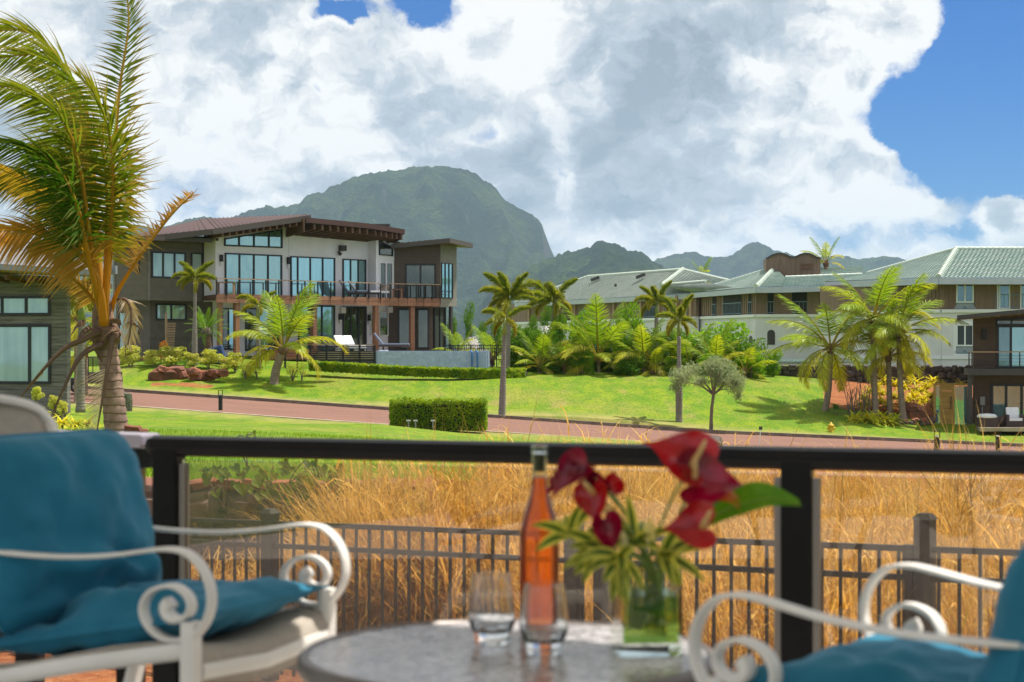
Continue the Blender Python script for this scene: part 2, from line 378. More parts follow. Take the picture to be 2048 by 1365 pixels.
def build_ground():
    cols_px = np.concatenate([np.linspace(-1400, -250, 14, endpoint=False), np.linspace(-250, 2300, 170, endpoint=False), np.linspace(2300, 3600, 16)])
    V, C = [], []
    for px in cols_px:
        yn, dn = road_edge(px, 0); yf, df = road_edge(px, 1)
        rows = np.concatenate([np.linspace(6, 15.5, 10), np.linspace(15.58, 15.9, 5), np.geomspace(16.1, dn - 0.28, 60), [dn - 0.24, (dn + df) / 2, df + 0.24],
                               np.linspace(df + 0.28, 125, 70), np.geomspace(128, 12000, 32)])
        z = -drop(np.full(len(rows), px), rows)
        low = (rows > dn - 0.26) & (rows < df + 0.26)
        # exact road plane under the strip, sunk below it
        zr = -np.interp(rows, [dn, df], [(yn - HY) / F * dn, (yf - HY) / F * df])
        z = np.where(low, zr - 0.35, z)
        rows3 = np.stack([X(px, rows), rows, z + CZ], -1); V.append(rows3)
        red = np.zeros(len(rows)); wrn = np.zeros(len(rows))
        red = np.where(rows < 15.86, 1.0, red)
        red = np.where((px > 880) & (rows < 32 + (px - 880) * 0.02), np.clip((px - 880) / 150, 0, 1), red)
        red = np.where((px > 1640) & (px < 1960) & (rows > 99) & (rows < 112), 1.0, red)
        red = np.where((px > 300) & (px < 430) & (rows > 97) & (rows < 98.6), 0.55, red)
        wrn = np.clip(1 - np.abs(rows - (dn - 1.0)) / 3.0, 0, 1) * 0.9 + np.clip(1 - np.abs(rows - (df + 0.6)) / 2.0, 0, 1) * 0.85
        C.append(np.stack([red, wrn, np.zeros_like(red), np.ones_like(red)], -1))
    V = np.array(V); C = np.array(C); nc, nr = V.shape[:2]
    m = MB(); m.v = [tuple(p) for p in V.reshape(-1, 3)]
    m.f = [(i*nr + j, (i+1)*nr + j, (i+1)*nr + j + 1, i*nr + j + 1) for i in range(nc-1) for j in range(nr-1)]
    o = m.build('ground', M_lawn, smooth=True, cols=C.reshape(-1, 4)); struct(o, 'sunlit yellow-green lawn sloping down to the road with red soil')
    # low land on every other side, well below
    m = MB(); m.poly([(7500*math.cos(a), 7500*math.sin(a), -90) for a in np.linspace(0, 2*math.pi, 48, endpoint=False)])
    o = m.build('terrain', MATS['far_land']); struct(o, 'far low land round the site')
mat('far_land', (0.10, 0.16, 0.04), (0.16, 0.17, 0.07), 0.02, 0.9)
build_ground()

M_road = mat('road_asphalt', (0.215, 0.105, 0.072), (0.165, 0.082, 0.060), 0.7, 0.85, 0.4, 40, stretch=(0.5, 2.2, 1), detail=9, contrast=(0.25, 0.75))
M_kerb = mat('kerb_concrete', (0.21, 0.17, 0.135), (0.14, 0.11, 0.09), 2.0, 0.85, 0.3, 20)
M_pale = mat('pale_concrete', (0.40, 0.33, 0.25), (0.29, 0.23, 0.165), 1.4, 0.85, 0.2, 20)
def road_pt(px, t, dz=0.0):
    yn, dn = road_edge(px, 0); yf, df = road_edge(px, 1)
    a = P(px, yn, dn); b = P(px, yf, df); p = a.lerp(b, t); p.z += dz; return p
def build_road():
    m = MB(); xs = np.linspace(-1200, 3200, 160)
    for a, b in zip(xs, xs[1:]):
        for k in range(4):
            m.quad(road_pt(a, k/4), road_pt(b, k/4), road_pt(b, (k+1)/4), road_pt(a, (k+1)/4))
    o = m.build('road', M_road, smooth=True); struct(o, 'red-brown asphalt road crossing between the two lawns')
    kf = bpy.data.objects.new('kerb', None); COL.objects.link(kf); kf.location = road_pt(1000, 1); struct(kf, 'raised concrete kerb along the far side of the road')
    kn = bpy.data.objects.new('kerb', None); COL.objects.link(kn); kn.location = road_pt(1000, 0); struct(kn, 'flat concrete edging along the near side of the road')
    xs = np.linspace(-700, 2700, 120)
    for a, b in zip(xs, xs[1:]):
        for par, t, ht, w, mm in ((kf, 1, 0.16, 0.28, M_kerb), (kn, 0, 0.05, 0.40, M_pale)):
            p, q = road_pt(a, t), road_pt(b - 0.35, t)
            sgn = 1 if t else -1
            dirn = (q - p).normalized(); nrm = Vector((-dirn.y, dirn.x, 0)).normalized()
            if nrm.y * sgn < 0: nrm = -nrm
            c = (p + q) / 2 + nrm * (w/2 - 0.06); c.z += ht/2 - 0.14
            piece('kerbstone', mm, par, c, ((q - p).length, w, ht + 0.28), (dirn, nrm, dirn.cross(nrm) if dirn.cross(nrm).z > 0 else -dirn.cross(nrm)))
build_road()

# ------------------------------------------------------------------ mountains and air
M_mount = bpy.data.materials.new('mountain_forest')
def mount_nodes():
    M_mount.use_nodes = True; T = NT(M_mount.node_tree)
    ge = T.add('ShaderNodeNewGeometry'); pos = ge.outputs['Position']
    def nz(sc, det=7.0): return T.add('ShaderNodeTexNoise', {'Vector': pos, 'Scale': sc, 'Detail': det, 'Roughness': 0.65}).outputs[0]
    g = T.mix(T.smooth(nz(0.005), 0.42, 0.60), (0.013, 0.024, 0.009, 1), (0.062, 0.092, 0.015, 1))
    g = T.mix(T.math('MULTIPLY', T.smooth(nz(0.036), 0.42, 0.62), 0.65), g, (0.012, 0.026, 0.008, 1))
    g = T.mix(T.math('MULTIPLY', T.smooth(nz(0.13), 0.45, 0.6), 0.5), g, (0.010, 0.022, 0.006, 1))
    nzv = T.add('ShaderNodeSeparateXYZ', {0: ge.outputs['Normal']}).outputs[2]
    steep = T.smooth(T.math('ADD', nzv, T.math('MULTIPLY', T.math('SUBTRACT', nz(0.012), 0.5), 0.45)), 0.56, 0.38)
    rock = T.mix(T.smooth(nz(0.02), 0.4, 0.65), (0.075, 0.066, 0.050, 1), (0.050, 0.055, 0.030, 1))
    col = T.mix(T.math('MULTIPLY', steep, 0.8), g, rock)
    b = T.add('ShaderNodeBsdfPrincipled', {'Base Color': col, 'Roughness': 0.95, 'Specular IOR Level': 0.05})
    bm = T.add('ShaderNodeBump', {'Strength': 1.0, 'Distance': 40.0, 'Height': nz(0.05, 6.0)}); T.l.new(bm.outputs[0], b.inputs['Normal'])
    T.add('ShaderNodeOutputMaterial', {0: b.outputs[0]})
mount_nodes()
MS = 2.5      # the ridges stand kilometres away: lengths below are in units of MS metres
def mountain(prof, d0, depth, label, seed, amp, cliff=0.0, nrow=80, step=5.0):
    """ridge whose crest follows the skyline, with gullied flanks towards and away from the viewer"""
    pxs = np.arange(prof[0][0], prof[-1][0] + 0.1, step)
    ys = np.interp(pxs, [p[0] for p in prof], [p[1] for p in prof])
    ts = np.concatenate([np.linspace(-0.5, 0, 14, endpoint=False), np.linspace(0, 1, nrow) ** 1.15])
    m = MB(); nc, nr = len(pxs), len(ts)
    for i, px in enumerate(pxs):
        crest = (HY - ys[i]) / F * d0
        crest += 3.0 * mnoise.noise(Vector((px * 0.07, seed, 0))) + 2.6 * mnoise.noise(Vector((px * 0.23, seed, 3)))
        for t in ts:
            d = d0 - t * depth
            x = X(px, d0) * (1 - 0.10 * t)
            if t < 0: h = crest * (1 + t * 1.2)
            else:
                c = max(0.0, min(1.0, cliff * (0.5 + 0.5 * math.sin(px * 0.011 + seed))))
                fall = (1 - t) ** (1.25 + 1.1 * c)
                h = crest * fall
                e = min(1, t * 7) * min(1, (1 - t) * 4)
                q = Vector((x * 0.006, d * 0.0025, seed))
                gul = 1 - abs(mnoise.noise(q * 1.6)) * 2
                gul2 = 1 - abs(mnoise.noise(Vector((x * 0.021, d * 0.006, seed + 5)))) * 2
                h += e * amp * (0.75 * (gul - 0.6) + 0.40 * (gul2 - 0.6) + 0.6 * mnoise.fractal(Vector((x, d, seed)) * 0.012, 0.9, 2.1, 6)) * min(1.0, crest / 80)
            m.vert((x * MS, d * MS, CZ + MS * (h - 30 * max(0, t)**2 - (60 if t <= -0.5 else 0))))
    m.f = [(i*nr + j, i*nr + j + 1, (i+1)*nr + j + 1, (i+1)*nr + j) for i in range(nc-1) for j in range(nr-1)]
    o = m.build('mountain', M_mount, smooth=True); struct(o, label)
mountain([(-300, 520), (-100, 505), (100, 490), (200, 482), (240, 466), (265, 450), (290, 452), (315, 458), (345, 449), (380, 437), (410, 434), (440, 440), (470, 433), (500, 420), (530, 413), (560, 414), (598, 408),
          (608, 395), (625, 387), (645, 386), (655, 377), (680, 367), (705, 356), (740, 346), (790, 341), (830, 334), (870, 332), (905, 335), (935, 341), (952, 348),
          (972, 363), (990, 375), (1002, 392), (1012, 402), (1040, 418), (1060, 428), (1076, 437), (1086, 455), (1098, 490), (1108, 512), (1125, 540), (1150, 580), (1185, 640), (1230, 690)],
         2700, 1150, 'flat-topped green mountain with a steep rocky end behind the modern house', 3.1, 46, 0.9, 110, 4.0)
mountain([(900, 640), (960, 600), (1010, 560), (1060, 535), (1100, 515), (1125, 505), (1133, 500), (1140, 503), (1165, 499), (1180, 492), (1195, 484), (1212, 481), (1222, 486), (1228, 483), (1240, 490), (1258, 502),
          (1285, 507), (1303, 521), (1325, 535), (1360, 548), (1420, 570), (1500, 600), (1600, 640)],
         1900, 800, 'low jungle-covered ridge at the foot of the flat-topped mountain', 7.7, 34, 0.3, 90, 4.0)
mountain([(1180, 600), (1240, 560), (1290, 530), (1322, 516), (1340, 514), (1352, 508), (1372, 506), (1392, 505), (1405, 512), (1425, 515), (1440, 513), (1463, 512), (1475, 503), (1488, 492), (1500, 487), (1513, 484), (1526, 488), (1542, 497), (1562, 504),
          (1580, 511), (1610, 516), (1650, 512), (1690, 514), (1720, 520), (1770, 512), (1800, 518), (1860, 530), (2000, 545), (2300, 560)],
         3300, 1100, 'hazy far ridge with a pointed peak beyond the green tiled roofs', 12.3, 40, 0.2)
def haze():
    m = MB(); m.box((0, 2500, 330), (21000, 21000, 860))
    M = bpy.data.materials.new('haze_air'); M.use_nodes = True; T = NT(M.node_tree)
    v = T.add('ShaderNodeVolumePrincipled', {'Color': (0.50, 0.68, 0.95, 1), 'Density': HAZE, 'Anisotropy': 0.0})
    T.add('ShaderNodeOutputMaterial', {'Volume': v.outputs[0]})
    o = m.build('haze', M); o['kind'] = 'stuff'; o['label'] = 'thin blue-grey air between the houses and the mountains'
HAZE = 0.00005
haze()
# ------------------------------------------------------------------ buildings
M_grey  = mat('grey_siding', (0.155, 0.135, 0.115), (0.135, 0.118, 0.10), 3.0, 0.7, rand=0.07)
M_greyL = mat('pale_grey_siding', (0.24, 0.22, 0.20), (0.21, 0.195, 0.18), 3.0, 0.7, rand=0.06)  # wing end wall: sunlit lightness painted in as paler siding; also corner boards
M_brown = mat('brown_siding', (0.115, 0.085, 0.075), (0.10, 0.075, 0.066), 3.0, 0.7, rand=0.07)
M_white = mat('white_stucco', (0.81, 0.79, 0.86), (0.76, 0.745, 0.81), 1.2, 0.85, 0.08, 30)
M_trim  = mat('charcoal_trim', (0.045, 0.042, 0.042), (0.055, 0.05, 0.05), 6, 0.55)
M_frame = mat('black_window_frame', (0.020, 0.022, 0.028), None, 6, 0.4)
M_metal = mat('brown_metal_roof', (0.078, 0.042, 0.038), (0.066, 0.037, 0.034), 0.8, 0.6, spec=0.2, stretch=(1, 1, 1))
M_fasc  = mat('dark_roof_edge', (0.075, 0.062, 0.058), None, 6, 0.55)
M_raft  = mat('stained_rafter', (0.135, 0.070, 0.042), (0.10, 0.052, 0.032), 4, 0.6, rand=0.15)
M_cedar = mat('red_cedar', (0.27, 0.130, 0.075), (0.21, 0.098, 0.056), 3, 0.6, stretch=(1, 1, 6), rand=0.25)
M_pool  = mat('blue_pool_tile', (0.32, 0.40, 0.58), (0.42, 0.50, 0.66), 9, 0.35, rand=0.08, contrast=(0.3, 0.7))
M_black = mat('black_metal', (0.020, 0.020, 0.022), None, 5, 0.45, metallic=0.3)
M_whitec = mat('white_cushion', (0.75, 0.75, 0.78), (0.68, 0.69, 0.73), 6, 0.9)
M_bluec = mat('slate_blue_cushion', (0.16, 0.20, 0.29), None, 6, 0.9)
M_wick  = mat('dark_wicker', (0.075, 0.05, 0.045), (0.05, 0.035, 0.03), 40, 0.7)
M_tan   = mat('tan_board', (0.40, 0.27, 0.17), (0.34, 0.22, 0.14), 3, 0.7, rand=0.12)
G_teal = panemat('teal_glass', (0.14, 0.24, 0.24), 0.42)
G_white = panemat('blind_glass', (0.42, 0.53, 0.53), 0.20)
G_dark = panemat('dark_glass', (0.030, 0.034, 0.030), 0.10, tint=(0.8, 0.9, 0.8))
G_sky = panemat('sky_glass', (0.20, 0.38, 0.42), 0.42, tint=(0.5, 0.88, 0.95))

class Wall:
    """upright plane through two plan points (x, y); normal n looks at the viewer's side"""
    def __init__(s, a, b):
        s.a = Vector((a[0], a[1], 0)); s.b = Vector((b[0], b[1], 0)); s.u = (s.b - s.a).normalized(); s.L = (s.b - s.a).length
        s.n = Vector((s.u.y, -s.u.x, 0))
        if s.n.dot(-s.a) < 0: s.n = -s.n
        s.z = Vector((0, 0, 1)); s.ax = (s.u, s.n, s.z)
    def uv(s, px, py):
        r = Vector(((px - HX) / F, 1.0, -(py - HY) / F)); t = s.a.dot(s.n) / Vector((r.x, r.y, 0)).dot(s.n)
        p = r * t; return (Vector((p.x, p.y, 0)) - s.a).dot(s.u), CZ + p.z
    def pt(s, u, z, out=0.0): return s.a + s.u * u + s.n * out + Vector((0, 0, z))
    def at(s, px, py, out=0.0): u, z = s.uv(px, py); return s.pt(u, z, out)
    def rect(s, px0, px1, py0, py1):
        u0, u1 = s.uv(px0, 600)[0], s.uv(px1, 600)[0]; m = (px0 + px1) / 2
        return u0, u1, s.uv(m, py1)[1], s.uv(m, py0)[1]
def PX(px, d): return (X(px, d), d)

def wall_slab(par, w, poly, m, th=0.25, name='wall'):
    """poly: (px, py) corners on the wall plane"""
    b = MB(); b.prism([w.at(*q) for q in poly], -w.n * th); return b.build(name, m, par)
def siding(par, w, u0, u1, z0, z1, m, pitch=0.22, out=0.0, skip=()):
    """overlapping boards, each a piece; skip: (u0, u1, z0, z1) openings"""
    n = max(1, round((z1 - z0) / pitch)); h = (z1 - z0) / n
    tilt = 0.012
    for k in range(n):
        za, zb = z0 + k*h, z0 + (k+1)*h
        segs = [(u0, u1)]
        for s0, s1, t0, t1 in skip:
            if t0 < (za + zb)/2 < t1:
                segs = [q for a, b in segs for q in ((a, min(b, s0)), (max(a, s1), b)) if q[1] - q[0] > 0.02]
        for a, b in segs:
            up = (w.z * h - w.n * tilt).normalized(); nn = w.u.cross(up)
            if nn.dot(w.n) < 0: nn = -nn
            piece('siding_plank', m, par, w.pt((a+b)/2, (za+zb)/2, out + 0.02), (b - a, 0.025, h - 0.012), (w.u, nn, up))
def window(par, w, px0, px1, py0, py1, cols=1, rows=(1.0,), pane=None, fr=None, t=0.07, out=0.05, name='window', widths=None):
    u0, u1, z0, z1 = w.rect(px0, px1, py0, py1); pane = pane or G_teal; fr = fr or M_frame
    m = MB(); dep = 0.10; W_, H_ = u1 - u0, z1 - z0
    def bar(a, b, c, d): m.box(w.pt((a+b)/2, (c+d)/2, out), (b - a, dep, d - c), w.ax)
    bar(u0, u1, z0, z0+t); bar(u0, u1, z1-t, z1); bar(u0, u0+t, z0+t, z1-t); bar(u1-t, u1, z0+t, z1-t)
    widths = widths or [1.0/cols] * cols; us = [u0]
    for q in widths: us.append(us[-1] + q * W_)
    zs = [z0]
    for r in rows: zs.append(zs[-1] + H_ * r / sum(rows))
    for q in us[1:-1]: bar(q - t/2, q + t/2, z0 + t, z1 - t)
    for q in zs[1:-1]:
        for a, b in zip(us, us[1:]): bar(a + t/2, b - t/2, q - t/2, q + t/2)
    ob = m.build(name, fr, par)
    for i, (a, b) in enumerate(zip(us, us[1:])):
        for j, (c, d) in enumerate(zip(zs, zs[1:])):
            pm = pane[(i + j) % len(pane)] if isinstance(pane, (list, tuple)) else pane
            piece('pane', pm, ob, w.pt((a+b)/2, (c+d)/2, out - 0.02), (b - a - t*0.6, 0.02, d - c - t*0.6), w.ax)
    return (u0, u1, z0, z1)
def polywindow(par, w, pts, splits, pane, t=0.07, out=0.05):
    """window with a sloping head: pts = 4 (px, py) corners, bottom-left first; splits: fractions"""
    bl, br, tr, tl = [Vector((*w.uv(*q), 0)) for q in pts]
    m = MB()
    def bar(a, b):
        A, B = w.pt(a.x, a.y, out), w.pt(b.x, b.y, out); x = (B - A).normalized(); m.box((A+B)/2, ((B-A).length + t, 0.10, t), (x, w.n, x.cross(w.n)))
    for a, b in ((bl, br), (br, tr), (tr, tl), (tl, bl)): bar(a, b)
    for f in splits: bar(bl.lerp(br, f), tl.lerp(tr, f))
    ob = m.build('window', M_frame, par); fs = [0] + list(splits) + [1]
    for f0, f1 in zip(fs, fs[1:]):
        q = [bl.lerp(br, f0), bl.lerp(br, f1), tl.lerp(tr, f1), tl.lerp(tr, f0)]
        b = MB(); b.prism([w.pt(p.x, p.y, out - 0.03) for p in q], w.n * 0.015); b.build('pane', pane, ob)
def slab(par, name, pts, th, m):
    b = MB(); b.prism([Vector(p) for p in pts], (0, 0, -th)); return b.build(name, m, par)
def wall_lamp(par, w, px, py0, py1):
    u0, u1, z0, z1 = w.rect(px - 2, px + 2, py0, py1); m = MB()
    m.box(w.pt((u0+u1)/2, (z0+z1)/2 + (z1-z0)*0.2, 0.10), (0.20, 0.14, (z1-z0)*0.6), w.ax)
    ob = m.build('wall_lamp', M_black, par)
    piece('lamp_glass', M_whitec, ob, w.pt((u0+u1)/2, z0 + (z1-z0)*0.24, 0.10), (0.12, 0.10, (z1-z0)*0.42), w.ax)
def railing(par, w, px_posts, py_top, py_bot, rail_m, post_m, cable=4, out=0.0, up=0.0):
    us = [w.uv(p, 600)[0] for p in px_posts]; mid = px_posts[len(px_posts)//2]; z1 = w.uv(mid, py_top)[1]; z0 = w.uv(mid, py_bot)[1]
    r = piece('railing', rail_m, par, w.pt((us[0]+us[-1])/2, z1, out), (us[-1]-us[0], 0.09, 0.06), w.ax)
    grp = par
    for u in us: piece('railing_post', post_m, grp, w.pt(u, (z0+z1)/2 - 0.03, out), (0.07, 0.07, z1 - z0 - 0.01), w.ax)
    for k in range(cable):
        z = z0 + (z1 - z0) * (k + 1.0) / (cable + 1.0); piece('railing_cable', post_m, grp, w.pt((us[0]+us[-1])/2, z, out), (us[-1]-us[0], 0.012, 0.012), w.ax)
    return z0, z1

# ---- modern house on the lawn
def modern_house():
    H = thing('modern_house', 'two-storey modern house with white and grey walls, brown shed roofs and long wooden balcony', 'house', P(600, 705, 112))
    e1 = Vector((0.73, 0.68)); n1 = Vector((0.68, -0.73))
    w0 = Wall(PX(226, 107.8), PX(296, 107)); w1 = Wall(PX(296, 107), PX(407, 109.7)); w2 = Wall(PX(407, 109.7), PX(431, 108.7))
    wA = Wall(PX(431, 108.7), PX(577, 112.5)); wB = Wall(PX(577, 112.5), PX(735, 116.9)); w3 = Wall(PX(735, 116.9), PX(752, 116.2))
    w4 = Wall(PX(752, 116.2), PX(788, 117.3)); wC = Wall(PX(788, 117.3), PX(880, 117.3)); wD = Wall(PX(880, 117.3), PX(913, 119.2))
    # upper storey: bodies
    wall_slab(H, w0, [(228, 602), (296, 601), (296, 474), (228, 484)], M_grey); wall_slab(H, w1, [(296.3, 601), (407, 604), (407, 476), (296.3, 473)], M_grey)
    wall_slab(H, w2, [(407.6, 604), (431, 603), (431, 463), (407.6, 470)], M_white); wall_slab(H, wA, [(431.3, 604), (577, 608), (577, 438), (431.3, 463)], M_white)
    wall_slab(H, wB, [(577.6, 608), (735, 611), (735, 479), (577.6, 462)], M_white); wall_slab(H, w3, [(735.5, 611), (752, 610), (752, 474), (735.5, 480)], M_white)
    wall_slab(H, w4, [(752.6, 610), (788, 611), (788, 492), (752.6, 474)], M_white); wall_slab(H, wC, [(788.5, 616), (880, 616), (880, 482), (788.5, 492)], M_brown)
    wall_slab(H, wD, [(880.3, 615), (913, 613), (913, 489), (880.3, 484)], M_greyL)
    # clapboards
    def sid(w, px0, px1, py0, py1, m, skip=()):
        u0, u1, z0, z1 = w.rect(px0, px1, py0, py1); siding(H, w, u0, u1, z0, z1, m, 0.24, 0.0, skip)
    sid(w0, 229, 295.5, 490, 600, M_grey); sid(w1, 297, 406, 478, 602, M_grey); sid(wC, 789, 879.5, 494, 615, M_brown); sid(wD, 880.6, 912.6, 491, 613, M_greyL)
    for w, px in ((w1, 297), (w1, 405.5), (w0, 229)):
        a, b = w.at(px, 601), w.at(px, 478); barpiece('corner_board', M_greyL if px < 300 else M_trim, H, a + w.n*0.05, b + w.n*0.05, 0.12, 0.06, w.n)
    # windows, upper
    window(H, w1, 302, 371, 504.5, 557, 3, pane=G_white, t=0.10); window(H, w1, 381, 404, 506, 557, 1, pane=G_white, t=0.09); window(H, w0, 273, 280, 517, 548, 1, pane=G_dark)
    window(H, wA, 449, 563, 508.5, 596, 4, pane=G_teal, t=0.09, name='sliding_door')
    polywindow(H, wA, [(449, 491), (562.5, 495.5), (562.5, 460), (449, 478.5)], [0.245, 0.505, 0.77], G_teal, 0.09)
    window(H, wB, 580, 669, 514.5, 597, 4, pane=G_sky, t=0.08, name='sliding_door', widths=[0.16, 0.28, 0.28, 0.28]); window(H, wB, 684.5, 731, 519, 598, 3, pane=[G_sky, G_teal, G_teal], t=0.08, name='sliding_door')
    polywindow(H, w4, [(758, 509.5), (784, 512), (784, 497), (758, 482)], [], G_dark, 0.07)
    window(H, w4, 757, 785, 524, 606, 2, pane=G_dark, fr=M_white, t=0.10, name='sliding_door')
    window(H, wC, 810, 872, 528, 599, 2, pane=G_dark, t=0.12, name='sliding_door'); window(H, wD, 881.5, 904, 527, 597, 3, (0.24, 1.0), pane=G_sky, t=0.05)
    for w, px, a, b in ((wA, 441, 510, 533), (wB, 575.5, 515, 538)): wall_lamp(H, w, px, a, b)
    m = MB(); m.box(wB.at(682, 497, 0.18), (0.42, 0.34, 0.36), wB.ax); m.tube([wB.at(676, 505, 0.1), wB.at(675, 509, 0.28)], [0.1, 0.13], 8); m.build('floodlight', M_trim, H)
    # lower storey
    lw0 = Wall(PX(232, 109), PX(300, 108.4)); lw1 = Wall(PX(300, 108.4), PX(425, 111.4)); 
    wall_slab(H, lw0, [(232, 716), (300, 718), (300, 600), (232, 600)], M_grey); wall_slab(H, lw1, [(300.4, 718), (425, 712), (425, 604), (300.4, 601)], M_grey)
    u0, u1, z0, z1 = lw1.rect(301, 424, 606, 712); siding(H, lw1, u0, u1, z0, z1, M_grey, 0.24)
    window(H, lw1, 311, 372, 608, 641, 2, pane=G_white, t=0.09); window(H, lw0, 238, 264, 624, 700, 1, pane=G_white, t=0.07, name='door'); window(H, lw0, 266, 279, 628, 668, 1, pane=G_white, t=0.06)
    lwA = Wall(PX(425, 111.4), PX(577, 114)); lwB = Wall(PX(577, 114), PX(776, 118.6)); lwC = Wall(PX(776, 118.6), PX(866, 118.6)); lwD = Wall(PX(866, 118.6), PX(892, 119.6))
    wall_slab(H, lwA, [(425.5, 712), (577, 712), (577, 606), (425.5, 604)], M_white); wall_slab(H, lwB, [(577.5, 712), (776, 706), (776, 610), (577.5, 606)], M_white)
    wall_slab(H, lwC, [(776.5, 706), (866, 706), (866, 612), (776.5, 610)], M_brown); wall_slab(H, lwD, [(866.4, 706), (892, 705), (892, 612), (866.4, 612)], M_frame)
    u0, u1, z0, z1 = lwC.rect(777, 865, 614, 704); siding(H, lwC, u0, u1, z0, z1, M_brown, 0.24)
    window(H, lwA, 443, 470, 617, 700, 2, pane=[G_dark, G_sky], t=0.08, name='sliding_door'); window(H, lwA, 490, 560, 617, 702, 3, pane=[G_dark, G_teal, G_dark], t=0.08, name='sliding_door')
    window(H, lwB, 596, 669, 611, 703, 4, pane=[G_teal, G_dark, G_teal, G_sky], t=0.09, name='sliding_door', widths=[0.28, 0.14, 0.22, 0.36]); window(H, lwB, 684.5, 732, 613.5, 703, 3, pane=G_dark, t=0.10, name='sliding_door')
    window(H, lwB, 740, 775.5, 624, 672, 2, pane=G_dark, t=0.06, fr=M_white); window(H, lwC, 796, 826, 618, 698, 1, pane=G_dark, t=0.10, name='sliding_door'); window(H, lwC, 830, 858, 618, 698, 1, pane=G_dark, t=0.10, name='sliding_door')
    window(H, lwD, 867, 890, 615, 702, 2, pane=G_dark, t=0.08)
    wall_lamp(H, lwB, 679, 628, 648); wall_lamp(H, lwB, 737, 630, 650)
    for w, px, py in ((lwB, 683, 621), (lwC, 781, 620), (lwB, 752, 618)): m = MB(); m.box(w.at(px, py, 0.14), (0.34, 0.28, 0.40), w.ax); m.build('speaker', M_white, H)
    # balcony: floor, boards, posts, rail
    d1 = Wall((-17.97, 106.1), (-8.65, 114.8)); d2 = Wall((-8.65, 114.8), (-4.75, 117.05))
    zt = d1.uv(669, 593.5)[1]; zb = d1.uv(669, 610)[1]
    fl = [d1.pt(0, zt - 0.04), d1.pt(d1.L, zt - 0.04), d2.pt(d2.L, zt - 0.04), Vector((-7.9, 117.28, zt - 0.04)), Vector((-9.7, 116.8, zt - 0.04)), Vector((-14.4, 112.4, zt - 0.04)), Vector((-18.4, 108.6, zt - 0.04)), Vector((-19.3, 109.5, zt - 0.04))]
    B = slab(H, 'balcony_floor', fl, 0.30, M_raft)
    posts1 = [431.5, 447, 471, 496, 520, 545, 570, 594, 605, 634, 660, 686, 711, 736, 759.5]; posts2 = [779, 796, 814, 831.5, 847, 863, 879]
    posts1 = [431.5, 452, 478, 504, 530, 556, 582, 608, 634, 660, 686, 711, 736, 759.5]
    for w, ps in ((d1, posts1), (d2, [760.5] + posts2)):
        us = [w.uv(p, 600)[0] for p in ps]
        for a, b in zip(us, us[1:]):
            for z0, z1 in ((zb, (zb+zt)/2 - 0.01), ((zb+zt)/2 + 0.01, zt)):
                piece('fascia_board', M_cedar, B, w.pt((a+b)/2, (z0+z1)/2, 0.03), (b - a - 0.025, 0.06, z1 - z0), w.ax)
    railing(H, d1, posts1, 562.5, 594, M_tan, M_black, 0, 0.09); railing(H, d2, posts2, 569, 598, M_tan, M_black, 0, 0.09)
    zr = d1.uv(669, 562.5)[1]
    barpiece('railing', M_black, H, d1.pt(0, zr, 0.09), w2.at(412, 560), 0.06, 0.05)
    for px in (444, 477.5, 632.5, 756, 827):
        w = d1 if px < 760 else d2; u, z0 = w.uv(px, 704 if px > 500 else 710); 
        piece('column', M_cedar, H, w.pt(u, (z0 + zb)/2, -0.25), (0.30 if px > 450 else 0.22, 0.30, zb - z0 - 0.02), w.ax)
    u, z0 = lwD.uv(895, 704); piece('column', M_trim, H, lwD.pt(u, (z0 + 4.2)/2, 0.3), (0.2, 0.2, 4.2 - z0), lwD.ax)
    # roofs
    r = MB(); top = [P(208, 483, 104.8), P(425, 459.5, 106.0), P(622, 431.5, 110.2), P(618, 429.2, 121), P(405, 438, 119), P(300, 465, 115.5)]
    r.prism(top, (0, 0, -0.28)); R = r.build('shed_roof', M_metal, H)
    for k in range(1, 26):                       # standing seams
        f = k / 26; a = top[1].lerp(top[2], f) + Vector((0, 0, 0.03)); b = top[4].lerp(top[3], f) + Vector((0, 0, 0.03)); barpiece('roof_seam', M_metal, R, a, b, 0.05, 0.05)
    for k in range(1, 18):
        f = k / 18; a = top[0].lerp(top[1], f) + Vector((0, 0, 0.03)); b = top[5].lerp(top[4], f) + Vector((0, 0, 0.03)); barpiece('roof_seam', M_metal, R, a, b, 0.05, 0.05)
    barpiece('roof_edge', M_fasc, R, top[0] + Vector((0, -0.04, -0.14)), top[1] + Vector((0, -0.04, -0.14)), 0.08, 0.34); barpiece('roof_edge', M_fasc, R, top[1] + Vector((0.0, -0.04, -0.14)), top[2] + Vector((0, -0.04, -0.14)), 0.08, 0.34)
    for k in range(13):
        f = 0.10 + k * 0.068; a = top[1].lerp(top[2], f) + Vector((0, 0.1, -0.40)); barpiece('rafter', M_raft, H, a, a + Vector((-1.1, 1.25, -0.05)), 0.14, 0.24)
    slab(H, 'eave', [P(226, 474, 105.5), P(300, 472, 104.8), P(424, 477.5, 107.3), P(424, 474, 109.5), P(300, 470, 110), P(226, 472, 110)], 0.26, M_fasc)
    for k in range(9): px = 305 + 13 * k; a = w1.at(px, 482, 0.02); barpiece('rafter', M_raft, H, a, a + w1.n * 1.5 + Vector((0, 0, 0.02)), 0.12, 0.16)
    # flying roof on rafters
    o0, o1, o2 = P(612, 440.5, 109.6), P(737, 452.5, 113.8), P(809, 464, 116.4); i0, i1, i2 = wB.at(577, 464), wB.at(735, 478), Vector((-7.9, 117.6, 0)); i2.z = Z(489, 117.6)
